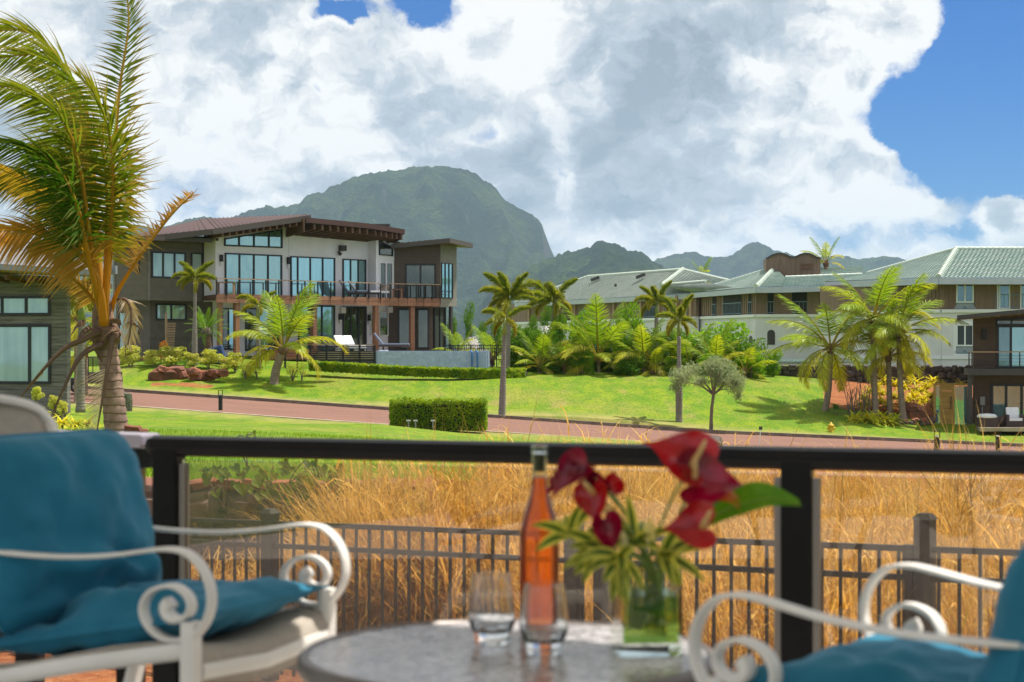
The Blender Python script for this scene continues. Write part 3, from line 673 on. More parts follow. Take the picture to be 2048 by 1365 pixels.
    slab(H, 'flying_roof', [o0 + Vector((0, 0, 0.08)), o1 + Vector((0, 0, 0.08)), o2 + Vector((0, 0, 0.08)), i2 + Vector((0, 1.2, 0.35)), i1 + Vector((0, 1.2, 0.35)), i0 + Vector((0, 1.2, 0.35))], 0.20, M_fasc)
    for a, b in ((o0, o1), (o1, o2)): barpiece('roof_edge', M_metal, H, a + Vector((0, -0.06, 0)), b + Vector((0, -0.06, 0)), 0.07, 0.32)
    barpiece('end_board', M_raft, H, i0 + Vector((-0.25, 0.2, 0.05)), o0 + Vector((-0.12, 0, -0.32)), 0.10, 0.85)
    outs = [(350, 185), (430, 190), (510, 192), (590, 200), (665, 205), (740, 210), (815, 215), (895, 220), (980, 225), (1035, 228), (1090, 233), (1150, 240), (1195, 245), (1245, 250)]
    for k, (zx, zy) in enumerate(outs):
        f = k / 13.0; px = 560 + zx / 5.12; e = o0.lerp(o1, (px - 612)/125) if px < 737 else o1.lerp(o2, (px - 737)/72)
        st = i0.lerp(i1, f * 1.12) if f * 1.12 <= 1 else i1.lerp(i2, (f*1.12 - 1) / 0.12 * 0.5)
        barpiece('rafter', M_raft, H, st + Vector((0.05, -0.1, -0.05)), e + Vector((0, 0.05, -0.36)), 0.16, 0.36)
    barpiece('ledger', M_raft, H, i0 + Vector((0.2, -0.1, -0.02)), i1 + Vector((0, -0.1, -0.02)), 0.10, 0.40)
    m = MB(); m.box(P(758, 452, 117), (1.5, 1.0, 0.18)); m.build('roof_vent', M_trim, H)
    # wing roof
    q = [P(783, 489.5, 116.2), P(899, 478, 115.3), P(944, 488.5, 118.8), P(900, 488, 125), P(786, 492, 125)]
    slab(H, 'wing_roof', q, 0.26, M_raft)
    for a, b in ((q[0], q[1]), (q[1], q[2])): barpiece('roof_edge', M_fasc, H, a + Vector((0, -0.05, -0.11)), b + Vector((0.03, -0.05, -0.11)), 0.08, 0.30)
    for k in range(8): px = 797 + 11*k; a = wC.at(px, 491.5 - 0.9*k*1.1, 0.02); barpiece('rafter', M_raft, H, a, a + wC.n*1.1 + Vector((0, 0, 0.05)), 0.10, 0.16)
    slab(H, 'link_roof', [P(745, 476, 117), P(800, 484, 116.8), P(826, 488, 118.5), P(800, 484, 121), P(745, 476, 121)], 0.18, M_fasc)
    # rear volume so the house is closed
    b = MB(); b.hexa([Vector(q) for q in ((-24, 112.5, -0.2), (-14.6, 117.5, -0.2), (-4.9, 122, -0.2), (-14, 130, -0.2), (-24, 112.5, 6.6), (-14.6, 117.5, 7.4), (-4.9, 122, 6.9), (-14, 130, 7.4))]); b.build('rear_wall', M_white, H)
    # step-sided stair screen
    lwS = Wall(PX(330, 106.8), PX(352, 107.2))
    for k in range(11): piece('screen_slat', M_tan, H, lwS.at(341.5 - 0.15*k, 648 + 5.0*k), ((0.62 - 0.012*k), 0.05, 0.10), lwS.ax)
    barpiece('screen_post', M_tan, H, lwS.at(332, 626), lwS.at(333, 706), 0.12, 0.10, lwS.n)
    # terrace and steps
    slab(H, 'terrace', [P(590, 704, 111), P(752, 704, 109), P(985, 703, 109), P(985, 703, 119), P(700, 706, 119), P(590, 706, 115)], 0.5, M_pale)
    for k, py in enumerate((702, 707, 712, 717)):
        a, b = P(520 - k*6, py, 110 - 0.5*k), P(636 - k*5, py, 110.6 - 0.5*k); barpiece('step', M_cedar, H, a, b, 0.9, 0.15)
    barpiece('planter_board', M_cedar, H, P(228, 722, 105.6), P(330, 722, 105.8), 0.5, 0.55)
    return d1, d2, zt, wC
HOUSE = modern_house()

def furniture():
    d1, d2, zt, wC = HOUSE
    def lounger(px, py, d, rz, frame, cush, label, grp, L=1.9, back=0.9):
        o = P(px, py, d); r = thing('lounge_chair', label, 'lounger', o, grp); c, s = math.cos(rz), math.sin(rz)
        def q(x, y, z): return o + Vector((c*x - s*y, s*x + c*y, z))
        ax = (Vector((c, s, 0)), Vector((-s, c, 0)), Vector((0, 0, 1)))
        m = MB(); m.box(q(0.2, 0, 0.28), (L - 0.4, 0.66, 0.10), ax)
        for sx in (-0.5, L/2 - 0.1):
            for sy in (-0.28, 0.28): m.box(q(sx, sy, 0.14), (0.07, 0.07, 0.28), ax)
        m.build('frame', frame, r); m = MB(); m.box(q(0.2, 0, 0.39), (L - 0.4, 0.62, 0.12), ax); m.build('seat_cushion', cush, r, bevel=0.03)
        a = math.radians(52); bx = (ax[0] * -math.cos(a) + ax[2] * math.sin(a)); m = MB(); m.box(q(-0.55, 0, 0.40) + bx * back/2, (back, 0.62, 0.12), (bx, ax[1], bx.cross(ax[1]))); m.build('back_cushion', cush, r, bevel=0.03)
    zpix = lambda d: HY - (zt - CZ) * F / d
    for k, (px, d) in enumerate(((712, 114.3), (731, 115.2))): lounger(px, zpix(d), d, 0.15, M_wick, M_whitec if k else M_bluec, ['grey-cushioned lounger on the upper balcony', 'white-cushioned lounger on the upper balcony'][k], None)
    for px, d in ((693, 108.0), (711, 108.4)): lounger(px, 704, d, -0.9, M_white, M_whitec, 'white sling lounger behind the slatted fence, ' + ('directly behind the yellow chair' if px < 700 else 'next to the cedar column'), 'white loungers by the pool fence', 1.5, 0.75)
    lounger(650, 703, 113, 0.1, M_wick, M_bluec, 'slate-blue daybed under the balcony beside the cedar column', None); lounger(782, 701, 114, 0.0, M_wick, M_bluec, 'dark wicker daybed with blue cushions beside the pool', None, 2.4)
    # small wooden table set on the balcony
    o = P(795, zpix(115.4), 115.4); t = thing('side_table', 'small reddish wooden table on the upper balcony', 'table', o)
    piece('top', M_cedar, t, o + Vector((0, 0, 0.55)), (0.7, 0.6, 0.06))
    for sx in (-0.28, 0.28):
        for sy in (-0.22, 0.22): piece('leg', M_cedar, t, o + Vector((sx, sy, 0.26)), (0.07, 0.07, 0.52))
    o = P(770, zpix(115.6), 115.6); t = thing('wicker_chair', 'pale rattan chair with open woven back on the upper balcony', 'chair', o)
    m = MB(); m.tube(curve([o + Vector((-0.4, 0, 0)), o + Vector((-0.42, 0, 0.5)), o + Vector((-0.2, 0.1, 0.85)), o + Vector((0.2, 0.1, 0.8)), o + Vector((0.42, 0, 0.45)), o + Vector((0.4, 0, 0))], 16), 0.03, 6); m.build('frame', M_tan, t)
    for k in range(6): x = -0.3 + 0.12*k; barpiece('rattan_rod', M_tan, t, o + Vector((x, 0.05, 0.35)), o + Vector((x*0.6 + 0.1, 0.1, 0.8)), 0.03, 0.03, (0, 1, 0))
    piece('seat', M_whitec, t, o + Vector((0, -0.1, 0.38)), (0.7, 0.6, 0.14))
    o = P(452, zpix(107.5), 107.5); t = thing('dining_set', 'pale wooden outdoor dining table on the balcony corner', 'table', o)
    piece('top', M_tan, t, o + Vector((0, 0, 0.74)), (1.2, 0.8, 0.06))
    for sx in (-0.5, 0.5): piece('leg', M_tan, t, o + Vector((sx, 0, 0.36)), (0.09, 0.7, 0.71))
    # yellow folding chair behind the fence
    o = P(688, 724, 106.6); t = thing('folding_chair', 'yellow folding deck chair behind the slatted pool fence', 'chair', o)
    m = MB(); m.box(o + Vector((0.1, 0, 0.62)), (0.42, 0.05, 0.62), (Vector((1, 0, 0.1)).normalized(), Vector((0, 1, 0)), Vector((-0.1, 0, 1)).normalized())); m.build('backrest', MATS['yellow_cloth'], t)
    piece('seat', MATS['yellow_cloth'], t, o + Vector((-0.1, -0.2, 0.36)), (0.45, 0.42, 0.04))
    for sx in (-0.28, 0.1): barpiece('leg', M_whitec, t, o + Vector((sx, -0.2, 0.36)), o + Vector((sx - 0.12, -0.2, 0.0)), 0.04, 0.04)
    o = P(256, 714, 106.5); t = thing('patio_chair', 'slim patio chair with tan back beside the grey wall', 'chair', o)
    piece('backrest', M_tan, t, o + Vector((-0.05, 0.2, 0.85)), (0.45, 0.05, 0.35)); piece('seat', M_whitec, t, o + Vector((0.15, 0, 0.48)), (0.55, 0.5, 0.07))
    for sx in (-0.2, 0.35): piece('leg', M_black, t, o + Vector((sx, 0, 0.22)), (0.05, 0.45, 0.44))
    # covered grill
    o = P(434, 728, 104.6); m = MB(); m.hexa([o + Vector(q) for q in ((-0.7, -0.4, 0), (0.6, -0.4, 0), (0.6, 0.4, 0), (-0.7, 0.4, 0), (-0.5, -0.3, 0.9), (0.3, -0.3, 1.15), (0.3, 0.3, 1.15), (-0.5, 0.3, 0.9))])
    tag(m.build('covered_grill', mat('navy_cover', (0.02, 0.04, 0.12), (0.03, 0.06, 0.16), 3, 0.7), bevel=0.08), 'navy cloth cover over a grill behind the drooping palm frond', 'grill cover')
mat('yellow_cloth', (0.55, 0.40, 0.12), (0.62, 0.48, 0.2), 5, 0.8)
furniture()

def pool():
    PL = thing('swimming_pool', 'raised infinity pool with pale blue tiled front wall beside the modern house', 'pool', P(862, 745, 106))
    w = Wall(PX(752, 106.2), PX(973, 106.0)); u0, z0 = w.uv(752, 748); u1, z1 = w.uv(973, 702.5)
    m = MB(); m.box(w.pt((u0+u1)/2, (z0+z1)/2, -0.25), (u1-u0, 0.4, z1-z0), w.ax); m.build('pool_wall', M_pool, PL)
    nx, nz = 26, 5
    for i in range(nx):
        for j in range(nz):
            a = u0 + (u1-u0)*(i+0.5)/nx; c = z0 + 0.25 + (z1-z0-0.25)*(j+0.5)/nz
            piece('tile_panel', M_pool, PL, w.pt(a, c, -0.045), ((u1-u0)/nx - 0.012, 0.03, (z1-z0-0.25)/nz - 0.012), w.ax)
    m = MB(); m.box(w.pt((u0+u1)/2, z1 - 0.03, -2.9), (u1-u0, 4.9, 0.06), w.ax); m.build('water', mat('pool_water', (0.03, 0.16, 0.26), (0.05, 0.22, 0.33), 2, 0.05, 0.15, 6), PL)
    m = MB(); m.box(w.pt(u0 + 0.05, (z0+z1)/2, -2.9), (0.3, 5.0, z1 - z0 + 0.02), w.ax); m.build('pool_side', M_pool, PL)
    m = MB(); m.box(w.pt(u1 - 0.05, (z0+z1)/2, -2.9), (0.3, 5.0, z1 - z0 + 0.02), w.ax); m.build('pool_side', M_pool, PL)
    piece('white_step', M_white, PL, w.pt(w.uv(766, 700)[0], z1 + 0.02, -0.5), (0.5, 0.5, 0.05), w.ax)
    Mb = mat('blue_hose', (0.05, 0.16, 0.36), None, 3, 0.5)
    for px in (944, 955):
        m = MB(); a = w.at(px, 741, 0.08); b = w.at(px, 708, 0.08); c = w.at(px - 1, 703, 0.02); d = w.at(px - 4, 702, -0.4); m.tube(curve([a, a.lerp(b, 0.5), b, c, d], 14), 0.055, 8)
        tag(m.build('pool_hose', Mb, smooth=True), ['blue hose over the pool wall with its twin between it and the corner', 'blue hose over the pool wall closest to the picket fence corner'][px > 950], 'hose', 'blue hoses over the pool wall')
    # slatted fence left of the pool
    FN = thing('slat_fence', 'dark horizontal-slat fence joining the pool wall, tan rail on top', 'fence', P(690, 748, 105.8))
    w = Wall(PX(560, 104.6), PX(751, 106.1)); ps = [570, 594.5, 620, 653, 686, 719, 749]; us = [w.uv(p, 700)[0] for p in ps]
    zt, zb = w.uv(690, 690)[1], w.uv(690, 735)[1]
    for p, u in zip(ps, us): piece('post', M_black, FN, w.pt(u, (zt + w.uv(690, 742)[1])/2, 0.03), (0.11, 0.11, zt - w.uv(690, 742)[1]), w.ax)
    barpiece('top_rail', M_tan, FN, w.pt(us[0], zt), w.pt(us[-1], zt), 0.09, 0.05)
    for k in range(7): z = zb + 0.45 + k*0.13; piece('slat', M_black, FN, w.pt((us[2]+us[-1])/2, z, -0.03), (us[-1]-us[2], 0.03, 0.075), w.ax)
    piece('base_board', M_trim, FN, w.pt((us[2]+us[-1])/2, zb + 0.16, -0.03), (us[-1]-us[2], 0.05, 0.46), w.ax)
    for u in us[:2]: pass
    barpiece('lower_rail', M_black, FN, w.pt(us[0], zt - 0.5), w.pt(us[2], zt - 0.5), 0.03, 0.03)
    # picket fence right of pool
    F2 = thing('pool_fence', 'thin black metal picket fence at the end of the pool', 'fence', P(990, 740, 107))
    w = Wall(PX(888, 108.5), PX(1016, 107.0)); ps = list(np.linspace(890, 1015, 30)); us = [w.uv(p, 700)[0] for p in ps]; zt, zb = w.uv(980, 690)[1], w.uv(980, 738)[1]
    for k, u in enumerate(us): piece('picket', M_black, F2, w.pt(u, (zt+zb)/2), (0.02 if k % 6 else 0.07, 0.03, zt - zb), w.ax)
    for z in (zt - 0.03, zt - 0.25, zb + 0.1): piece('rail', M_black, F2, w.pt((us[0]+us[-1])/2, z), (us[-1]-us[0], 0.035, 0.04), w.ax)
pool()

# ---- grey neighbour house beside the near coconut palm
def neighbour():
    H = thing('grey_house', 'weathered grey board house with white-blind windows behind the near coconut palm', 'house', P(60, 815, 60))
    Mg = mat('weathered_board', (0.235, 0.215, 0.20), (0.135, 0.125, 0.12), 2.2, 0.8, 0.4, 20, stretch=(0.6, 0.6, 7), rand=0.16)
    w = Wall(PX(-120, 60.6), PX(135, 60)); w2 = Wall(PX(135, 60), PX(128, 66))
    wall_slab(H, w, [(-120, 830), (134.6, 828), (134.6, 555), (-120, 540)], Mg, 0.3)
    a = Vector((*PX(135, 60), 0)); m = MB(); m.hexa([a + Vector(q) for q in ((-5, 0.31, -2), (-0.12, 0.31, -2), (-2.2, 8, -2), (-5, 8, -2), (-5, 0.31, 3.3), (-0.12, 0.31, 3.3), (-2.2, 8, 3.3), (-5, 8, 3.3))]); m.build('side_wall', Mg, H)
    u0, u1, z0, z1 = w.rect(-118, 134.4, 560, 824)
    sk = [w.rect(-70, 102, 593, 631), w.rect(-70, 103, 649.5, 768)]
    siding(H, w, u0, u1, z0, z1, Mg, 0.125, 0.0, sk)
    window(H, w, -70, 102, 593, 631, 4, pane=G_white, t=0.08, widths=[0.2, 0.24, 0.28, 0.28]); window(H, w, -70, 103, 649.5, 768, 2, pane=G_white, t=0.09, widths=[0.755, 0.245])
    # low roof with deep overhang
    q = [P(-130, 520, 57.5), P(205, 541, 57.5), P(233, 536, 63), P(40, 478, 70), P(-130, 466, 70)]
    r = MB(); r.prism([q[0], q[1], q[2], q[3], q[4]], (0, 0, -0.12)); R = r.build('roof', mat('slate_roof', (0.16, 0.155, 0.16), (0.12, 0.118, 0.125), 6, 0.6, 0.3), H)
    barpiece('gutter', mat('grey_gutter', (0.22, 0.23, 0.26), None, 3, 0.45, metallic=0.3), R, q[0] + Vector((0, -0.05, -0.1)), q[1] + Vector((0, -0.05, -0.1)), 0.14, 0.18); barpiece('fascia', M_fasc, R, q[1] + Vector((0, 0, -0.09)), q[2] + Vector((0, 0, -0.09)), 0.06, 0.22)
    barpiece('gutter_end', MATS['grey_gutter'], R, P(214, 540, 60), P(233, 540, 60), 0.3, 0.28)
    slab(H, 'soffit', [P(-130, 530, 57.6), P(203, 551, 57.6), P(228, 546, 62.5), P(228, 546, 66), P(-130, 540, 66)], 0.06, M_tan)
    for k in range(6): a = P(-30 + 42*k, 545 + 2.2*k, 57.9); barpiece('rafter', M_raft, H, a + Vector((0, 0, -0.12)), a + Vector((0.1, 2.6, -0.2)), 0.09, 0.16)
neighbour()
# ---- hotel with green tiled hip roofs
M_tile = mat('green_roof_tile', (0.23, 0.315, 0.285), (0.34, 0.40, 0.36), 1.4, 0.55, contrast=(0.3, 0.7), detail=8)
M_tileG = mat('grey_green_roof_tile', (0.22, 0.265, 0.24), (0.30, 0.335, 0.30), 1.4, 0.6, contrast=(0.3, 0.7), detail=8)
M_ridge = mat('pale_ridge_tile', (0.50, 0.55, 0.48), (0.42, 0.49, 0.43), 3, 0.6)
M_hbrown = mat('brown_board', (0.245, 0.170, 0.125), (0.20, 0.138, 0.10), 2.0, 0.75, stretch=(3, 3, 0.4), rand=0.08)
M_hstuc = mat('hotel_stucco', (0.66, 0.66, 0.69), (0.60, 0.60, 0.64), 0.8, 0.9, 0.05, 25)
M_hwhite = mat('white_paint', (0.74, 0.76, 0.80), None, 3, 0.6)
M_lilac = mat('pale_fascia', (0.44, 0.48, 0.55), (0.40, 0.44, 0.51), 2, 0.6)
M_brail = mat('blue_grey_rail', (0.15, 0.23, 0.30), None, 3, 0.5)
G_room = panemat('room_glass', (0.085, 0.10, 0.13), 0.22)
G_shade = mat('loggia_shade', (0.020, 0.020, 0.022), (0.03, 0.028, 0.026), 1.0, 0.8)  # shade inside the loggias, painted as flat dark panels

def tiled(par, a, b, c, d, m, course=0.36, roll=0.30, name='roof_facet'):
    """barrel-tiled facet: eave a->b, ridge d->c"""
    a, b, c, d = [Vector(q) for q in (a, b, c, d)]
    W = max((b - a).length, (c - d).length); Hh = max((d - a).length, (c - b).length); n = (b - a).cross(d - a)
    if n.length < 1e-6: n = (b - a).cross(c - a)
    n = n.normalized()
    if n.z < 0: n = -n
    nr = max(2, int(Hh / course)); nc = min(420, max(4, int(W / roll * 4)))
    M = MB(); rows = []
    for r in range(nr):
        for t, h in ((r / nr, 0.07), ((r + 0.96) / nr, 0.0)):
            row = []
            l, rr = a.lerp(d, t), b.lerp(c, t); ww = (rr - l).length
            for k in range(nc + 1):
                p = l.lerp(rr, k / nc); off = 0.055 * abs(math.sin(math.pi * (k / nc * ww) / roll))
                row.append(M.vert(p + n * (h + off)))
            rows.append(row)
    for r0, r1 in zip(rows, rows[1:]):
        for k in range(nc): M.f.append((r0[k], r0[k+1], r1[k+1], r1[k]))
    o = M.build(name, m, par, smooth=False); o['kind'] = 'stuff'
    return o
def ridge(par, a, b, r=0.13):
    a, b = Vector(a), Vector(b); n = max(2, int((b - a).length / 0.42)); m = MB(); pts = []; rad = []
    for k in range(n):
        pts += [a.lerp(b, k/n), a.lerp(b, (k + 0.93)/n)]; rad += [r * 1.12, r * 0.88]
    m.tube(pts, rad, 7); return m.build('ridge_tiles', M_ridge, par)

def hotel():
    H = thing('hotel_building', 'long two-storey hotel with green tiled hip roofs, brown board upper floor and white base', 'hotel', P(1560, 745, 135))
    def facade(w, px0, px1, ytop, ymid, ybot, upm=M_hbrown, lom=M_hstuc):
        wall_slab(H, w, [(px0, ymid), (px1, ymid), (px1, ytop), (px0, ytop)], upm); wall_slab(H, w, [(px0, ybot), (px1, ybot), (px1, ymid + 0.5), (px0, ymid + 0.5)], lom, 0.24)
    s1 = Wall(PX(1000, 195), PX(1392, 152.5)); s2 = Wall(PX(1392, 154), PX(1512, 141)); s3 = Wall(PX(1512, 141), PX(1720, 140)); s4 = Wall(PX(1640, 131), PX(1883, 121.5)); s5 = Wall(PX(1883, 121.5), PX(2260, 119.5))
    z_e = 5.55; z_m = s5.uv(1930, 619)[1]
    def block(w, lomat=M_hstuc):
        b = MB(); b.box(w.pt(w.L/2, (z_m + z_e)/2, -0.15), (w.L, 0.3, z_e - z_m), w.ax); b.build('upper_wall', M_hbrown, H)
        b = MB(); b.box(w.pt(w.L/2, (z_m - 3.2)/2, -0.12), (w.L, 0.3, z_m + 3.2), w.ax); b.build('lower_wall', lomat, H)
        b = MB(); b.box(w.pt(w.L/2, z_m - 0.12, 0.08), (w.L, 0.22, 0.22), w.ax); b.build('ledge', M_hwhite, H)
    for w in (s1, s2, s3, s4, s5): block(w)
    def battens(w, px0, px1, step):
        for px in np.arange(px0, px1, step): u = w.uv(px, 600)[0]; piece('batten', M_hbrown, H, w.pt(u, (z_m+z_e)/2 + 0.02, 0.03), (0.06, 0.06, z_e - z_m - 0.05), w.ax)
    battens(s4, 1762, 1880, 7.2); battens(s5, 1887, 1912, 7.3); battens(s5, 1952, 1990, 9.5)
    def opening(w, px0, px1, top=0.08, bot=0.0, rail=True, m=G_shade):
        u0, u1 = w.uv(px0, 600)[0], w.uv(px1, 600)[0]; b = MB(); b.box(w.pt((u0+u1)/2, (z_m + z_e)/2 - top/2, 0.012), (u1 - u0, 0.03, z_e - z_m - top), w.ax); o = b.build('loggia_panel', m, H)
        if rail:
            z1 = z_m + 1.0; piece('rail', M_brail, o, w.pt((u0+u1)/2, z1, 0.06), (u1 - u0, 0.06, 0.07), w.ax); piece('rail', M_brail, o, w.pt((u0+u1)/2, z_m + 0.12, 0.06), (u1 - u0, 0.05, 0.05), w.ax)
            n = max(2, int((u1 - u0) / 0.28))
            for k in range(n + 1): piece('baluster', M_brail, o, w.pt(u0 + (u1 - u0)*k/n, (z1 + z_m)/2 + 0.05, 0.06), (0.035, 0.03, z1 - z_m - 0.1), w.ax)
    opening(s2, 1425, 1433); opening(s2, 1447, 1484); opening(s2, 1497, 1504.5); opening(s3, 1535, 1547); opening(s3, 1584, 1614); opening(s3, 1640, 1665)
    for px0, px1 in ((1396, 1402), (1405, 1424), (1434, 1446), (1485, 1496), (1505, 1512)): battens(s2, px0, px1, 4.0)
    battens(s3, 1513, 1534, 5); battens(s3, 1549, 1583, 5)
    for k, (a, b) in enumerate(((1128, 1140), (1165, 1190), (1200, 1222), (1238, 1246), (1289, 1312), (1330, 1352), (1362, 1376))): opening(s1, a, b, rail=k in (1, 4, 5, 6), m=G_shade if k in (0, 4) else M_hbrown)
    for px in (1060, 1090, 1120, 1152, 1196, 1230, 1250, 1284, 1320, 1356, 1384): u = s1.uv(px, 600)[0]; piece('pilaster', M_tan, H, s1.pt(u, (z_m+z_e)/2, 0.1), (0.36, 0.2, z_e - z_m - 0.03), s1.ax)
    # right wing windows
    def win(px0, px1, py0, py1, py2):
        window(H, s5, px0, px1, py0, py1, 2, pane=G_room, fr=M_hwhite, t=0.10); u0, u1, z0, z1 = s5.rect(px0, px1, py1, py2)
        b = MB(); b.box(s5.pt((u0+u1)/2, (z0+z1)/2, 0.02), (u1-u0, 0.04, z1-z0), s5.ax); o = b.build('lattice', M_brail, H)
        for s_ in (-1, 1):
            for k in range(7):
                c = (u0+u1)/2 + s_*(0.04 + (u1-u0)/2*(k+0.5)/7); piece('lattice_slat', M_lilac, o, s5.pt(c, (z0+z1)/2, 0.055), (0.035, 0.03, (z1-z0)*0.95), tuple([(s5.u*math.cos(s_*0.7) + s5.z*math.sin(s_*0.7)), s5.n, (s5.z*math.cos(s_*0.7) - s5.u*math.sin(s_*0.7))]))
    win(1912, 1947.5, 564, 606, 620); win(1912, 1947.5, 649, 693, 708)
    u0, u1, z0, z1 = s5.rect(1907, 1953, 643, 711); b = MB(); b.box(s5.pt((u0+u1)/2, (z0+z1)/2, 0.006), (u1-u0, 0.05, z1-z0), s5.ax); b.build('window_surround', M_hwhite, H)
    opening(s5, 1990, 2090, rail=True, m=M_hbrown); window(H, s5, 1994, 2020, 567, 618, 2, pane=G_room, fr=M_hwhite, t=0.07, widths=[0.2, 0.8]); window(H, s5, 2040, 2075, 567, 618, 2, pane=G_room, fr=M_hwhite, t=0.07)
    for w in (s4, s5, s3): b = MB(); b.box(w.pt(w.L/2, w.uv(1883, 716)[1] if w is not s3 else -0.2, 0.05), (w.L, 0.1, 0.20), w.ax); b.build('string_course', M_hwhite, H)
    # arched window and arches
    for w, px0, px1, y0, y1 in ((s3, 1534.5, 1550, 660, 690), (s2, 1499, 1506, 672, 694)):
        u0, u1, z0, z1 = w.rect(px0, px1, y0, y1); pts = [w.pt(u0, z0), w.pt(u1, z0)] + [w.pt((u0+u1)/2 + (u1-u0)/2*math.cos(a), z1 - (u1-u0)/2 + (u1-u0)/2*math.sin(a)) for a in np.linspace(0, math.pi, 9)]
        b = MB(); b.prism([p + w.n*0.02 for p in pts], w.n*0.04); b.build('arched_window', M_trim, H)
    # roofs
    def eave(a, b): barpiece('eave_fascia', M_lilac, H, Vector(a) + Vector((0, -0.1, -0.20)), Vector(b) + Vector((0, -0.1, -0.20)), 0.14, 0.42)
    # right wing
    E1, E2, R1, R2 = P(1877, 557, 119.8), P(2260, 557.5, 117.8), P(1912, 500, 127), P(2260, 500, 125)
    tiled(H, E1, E2, R2, R1, M_tile); EL, RL = P(1650, 565.5, 131.5), P(1735, 549, 139)
    tiled(H, EL, E1, R1, RL, M_tile); ridge(H, E1 + Vector((0, 0, 0.1)), R1 + Vector((0, 0, 0.1)), 0.2); ridge(H, R1 + Vector((0, 0, 0.1)), R2 + Vector((0, 0, 0.1))); ridge(H, R1 + Vector((0, 0, 0.1)), RL + Vector((0, 0, 0.1)))
    eave(E1, E2); eave(EL, E1)
    slab(H, 'soffit', [E1 + Vector((0, 0, -0.3)), E2 + Vector((0, 0, -0.3)), E2 + Vector((0, 3, -0.3)), E1 + Vector((0, 3, -0.3))], 0.1, M_hbrown); slab(H, 'soffit', [EL + Vector((0, 0, -0.32)), E1 + Vector((0, 0, -0.32)), E1 + Vector((0.5, 3, -0.32)), EL + Vector((0.5, 3, -0.32))], 0.08, M_hbrown)
    # middle block
    A, B, C = P(1383, 587, 153), P(1512, 576, 139.2), P(1551, 537, 147.5)
    tiled(H, A, B, C, C + Vector((-0.3, 0.2, 0)), M_tile); D, E = P(1562, 575.5, 139), P(1571, 557, 143)
    tiled(H, B, D, E, C, M_tile); Fr, G = P(1725, 571, 138.6), P(1725, 551, 143)
    tiled(H, D, Fr, G, E, M_tile); tiled(H, P(1575, 557, 145), P(1725, 552, 145), P(1725, 536, 151), P(1620, 536.5, 152), M_tile)
    ridge(H, B + Vector((0, 0, 0.1)), C + Vector((0, 0, 0.1)), 0.2); ridge(H, A + Vector((0, 0, 0.1)), C + Vector((0, 0, 0.1))); ridge(H, E + Vector((0, 0, 0.1)), G + Vector((0, 0, 0.1)), 0.11)
    eave(A, B); eave(B, D); eave(D, Fr)
    slab(H, 'soffit', [A + Vector((0, 0, -0.3)), B + Vector((0, 0, -0.3)), Fr + Vector((0, 0, -0.3)), Fr + Vector((0, 3, -0.3)), B + Vector((0, 3.5, -0.3)), A + Vector((0, 3, -0.3))], 0.1, M_hbrown)
    # long left wing
    A, B, C, D = P(1030, 607, 187), P(1392, 588.5, 152.8), P(1366, 541.5, 163), P(1176, 555.5, 183)
    tiled(H, A, B, C, D, M_tileG, 0.42, 0.4); ridge(H, D + Vector((0, 0, 0.1)), C + Vector((0, 0, 0.1)), 0.16); ridge(H, A + Vector((0, 0, 0.1)), D + Vector((0, 0, 0.1)), 0.16); eave(A, B)
    t1, t2, t3 = P(1324, 573.5, 155.5), P(1412, 566, 153.0), P(1458, 563.5, 158)
    tiled(H, t1, t2, t3, C + Vector((0.1, 0, 0)), M_tileG, 0.42, 0.4); ridge(H, t1 + Vector((0, -0.1, 0.15)), C + Vector((0, -0.1, 0.15)), 0.2); ridge(H, C + Vector((0, 0, 0.1)), t3 + Vector((0, 0, 0.1)), 0.14); ridge(H, t1 + Vector((0, -0.1, 0.15)), t2 + Vector((0, -0.1, 0.15)), 0.13)
    tiled(H, P(1324, 574, 155.3), P(1395, 588, 152.5), P(1480, 578, 143), P(1412, 566.5, 153), M_tileG, 0.42, 0.4)
    for px, py in ((1190, 558), (1281, 552.5)): m = MB(); m.box(P(px, py, 178 - (px - 1190) * 0.11), (0.9, 0.5, 0.3), (Vector((0.93, -0.1, 0.35)).normalized(), Vector((0, 1, 0)), Vector((-0.35, 0, 0.93)))); m.build('roof_vent', M_trim, H)
    m = MB(); m.tube([P(1231, 574, 168), P(1231, 568, 168)], 0.12, 8); m.build('vent_pipe', M_trim, H)
    # tower with two curved gables
    w = Wall(PX(1532, 146), PX(1641, 145.6)); top = [(1532, 517), (1536, 516), (1541, 512), (1550, 508.5), (1560, 507), (1570, 509), (1579, 513.5), (1585, 514.5), (1592, 513.5), (1600, 509.5), (1609, 507), (1619, 508), (1628, 512), (1634, 515.5), (1641, 516.5)]
    b = MB(); b.prism([w.at(1532, 560), *[w.at(1641, 560)], *[w.at(*q) for q in reversed(top)]], -w.n * 4); T = b.build('tower', M_hbrown, H)
    for k in range(21): px = 1535 + 5.1*k; py = np.interp(px, [q[0] for q in top], [q[1] for q in top]); a = w.at(px, 558, 0.03); c = w.at(px, py + 1, 0.03); barpiece('batten', M_hbrown, T, a, c, 0.07, 0.05, w.n)
    for q, r in zip(top, top[1:]): barpiece('coping', M_trim, T, w.at(q[0], q[1], 0.05), w.at(r[0], r[1], 0.05), 0.35, 0.10)
    u0, u1, z0, z1 = w.rect(1601, 1626, 528, 539); piece('louvre', M_raft, T, w.pt((u0+u1)/2, (z0+z1)/2, 0.06), (u1-u0, 0.06, z1-z0), w.ax)
    # low tiled roof over the walk behind the stone wall
    tiled(H, P(1540, 727, 113), P(1760, 728, 112), P(1760, 722, 116), P(1545, 721, 117), M_tile)
hotel()

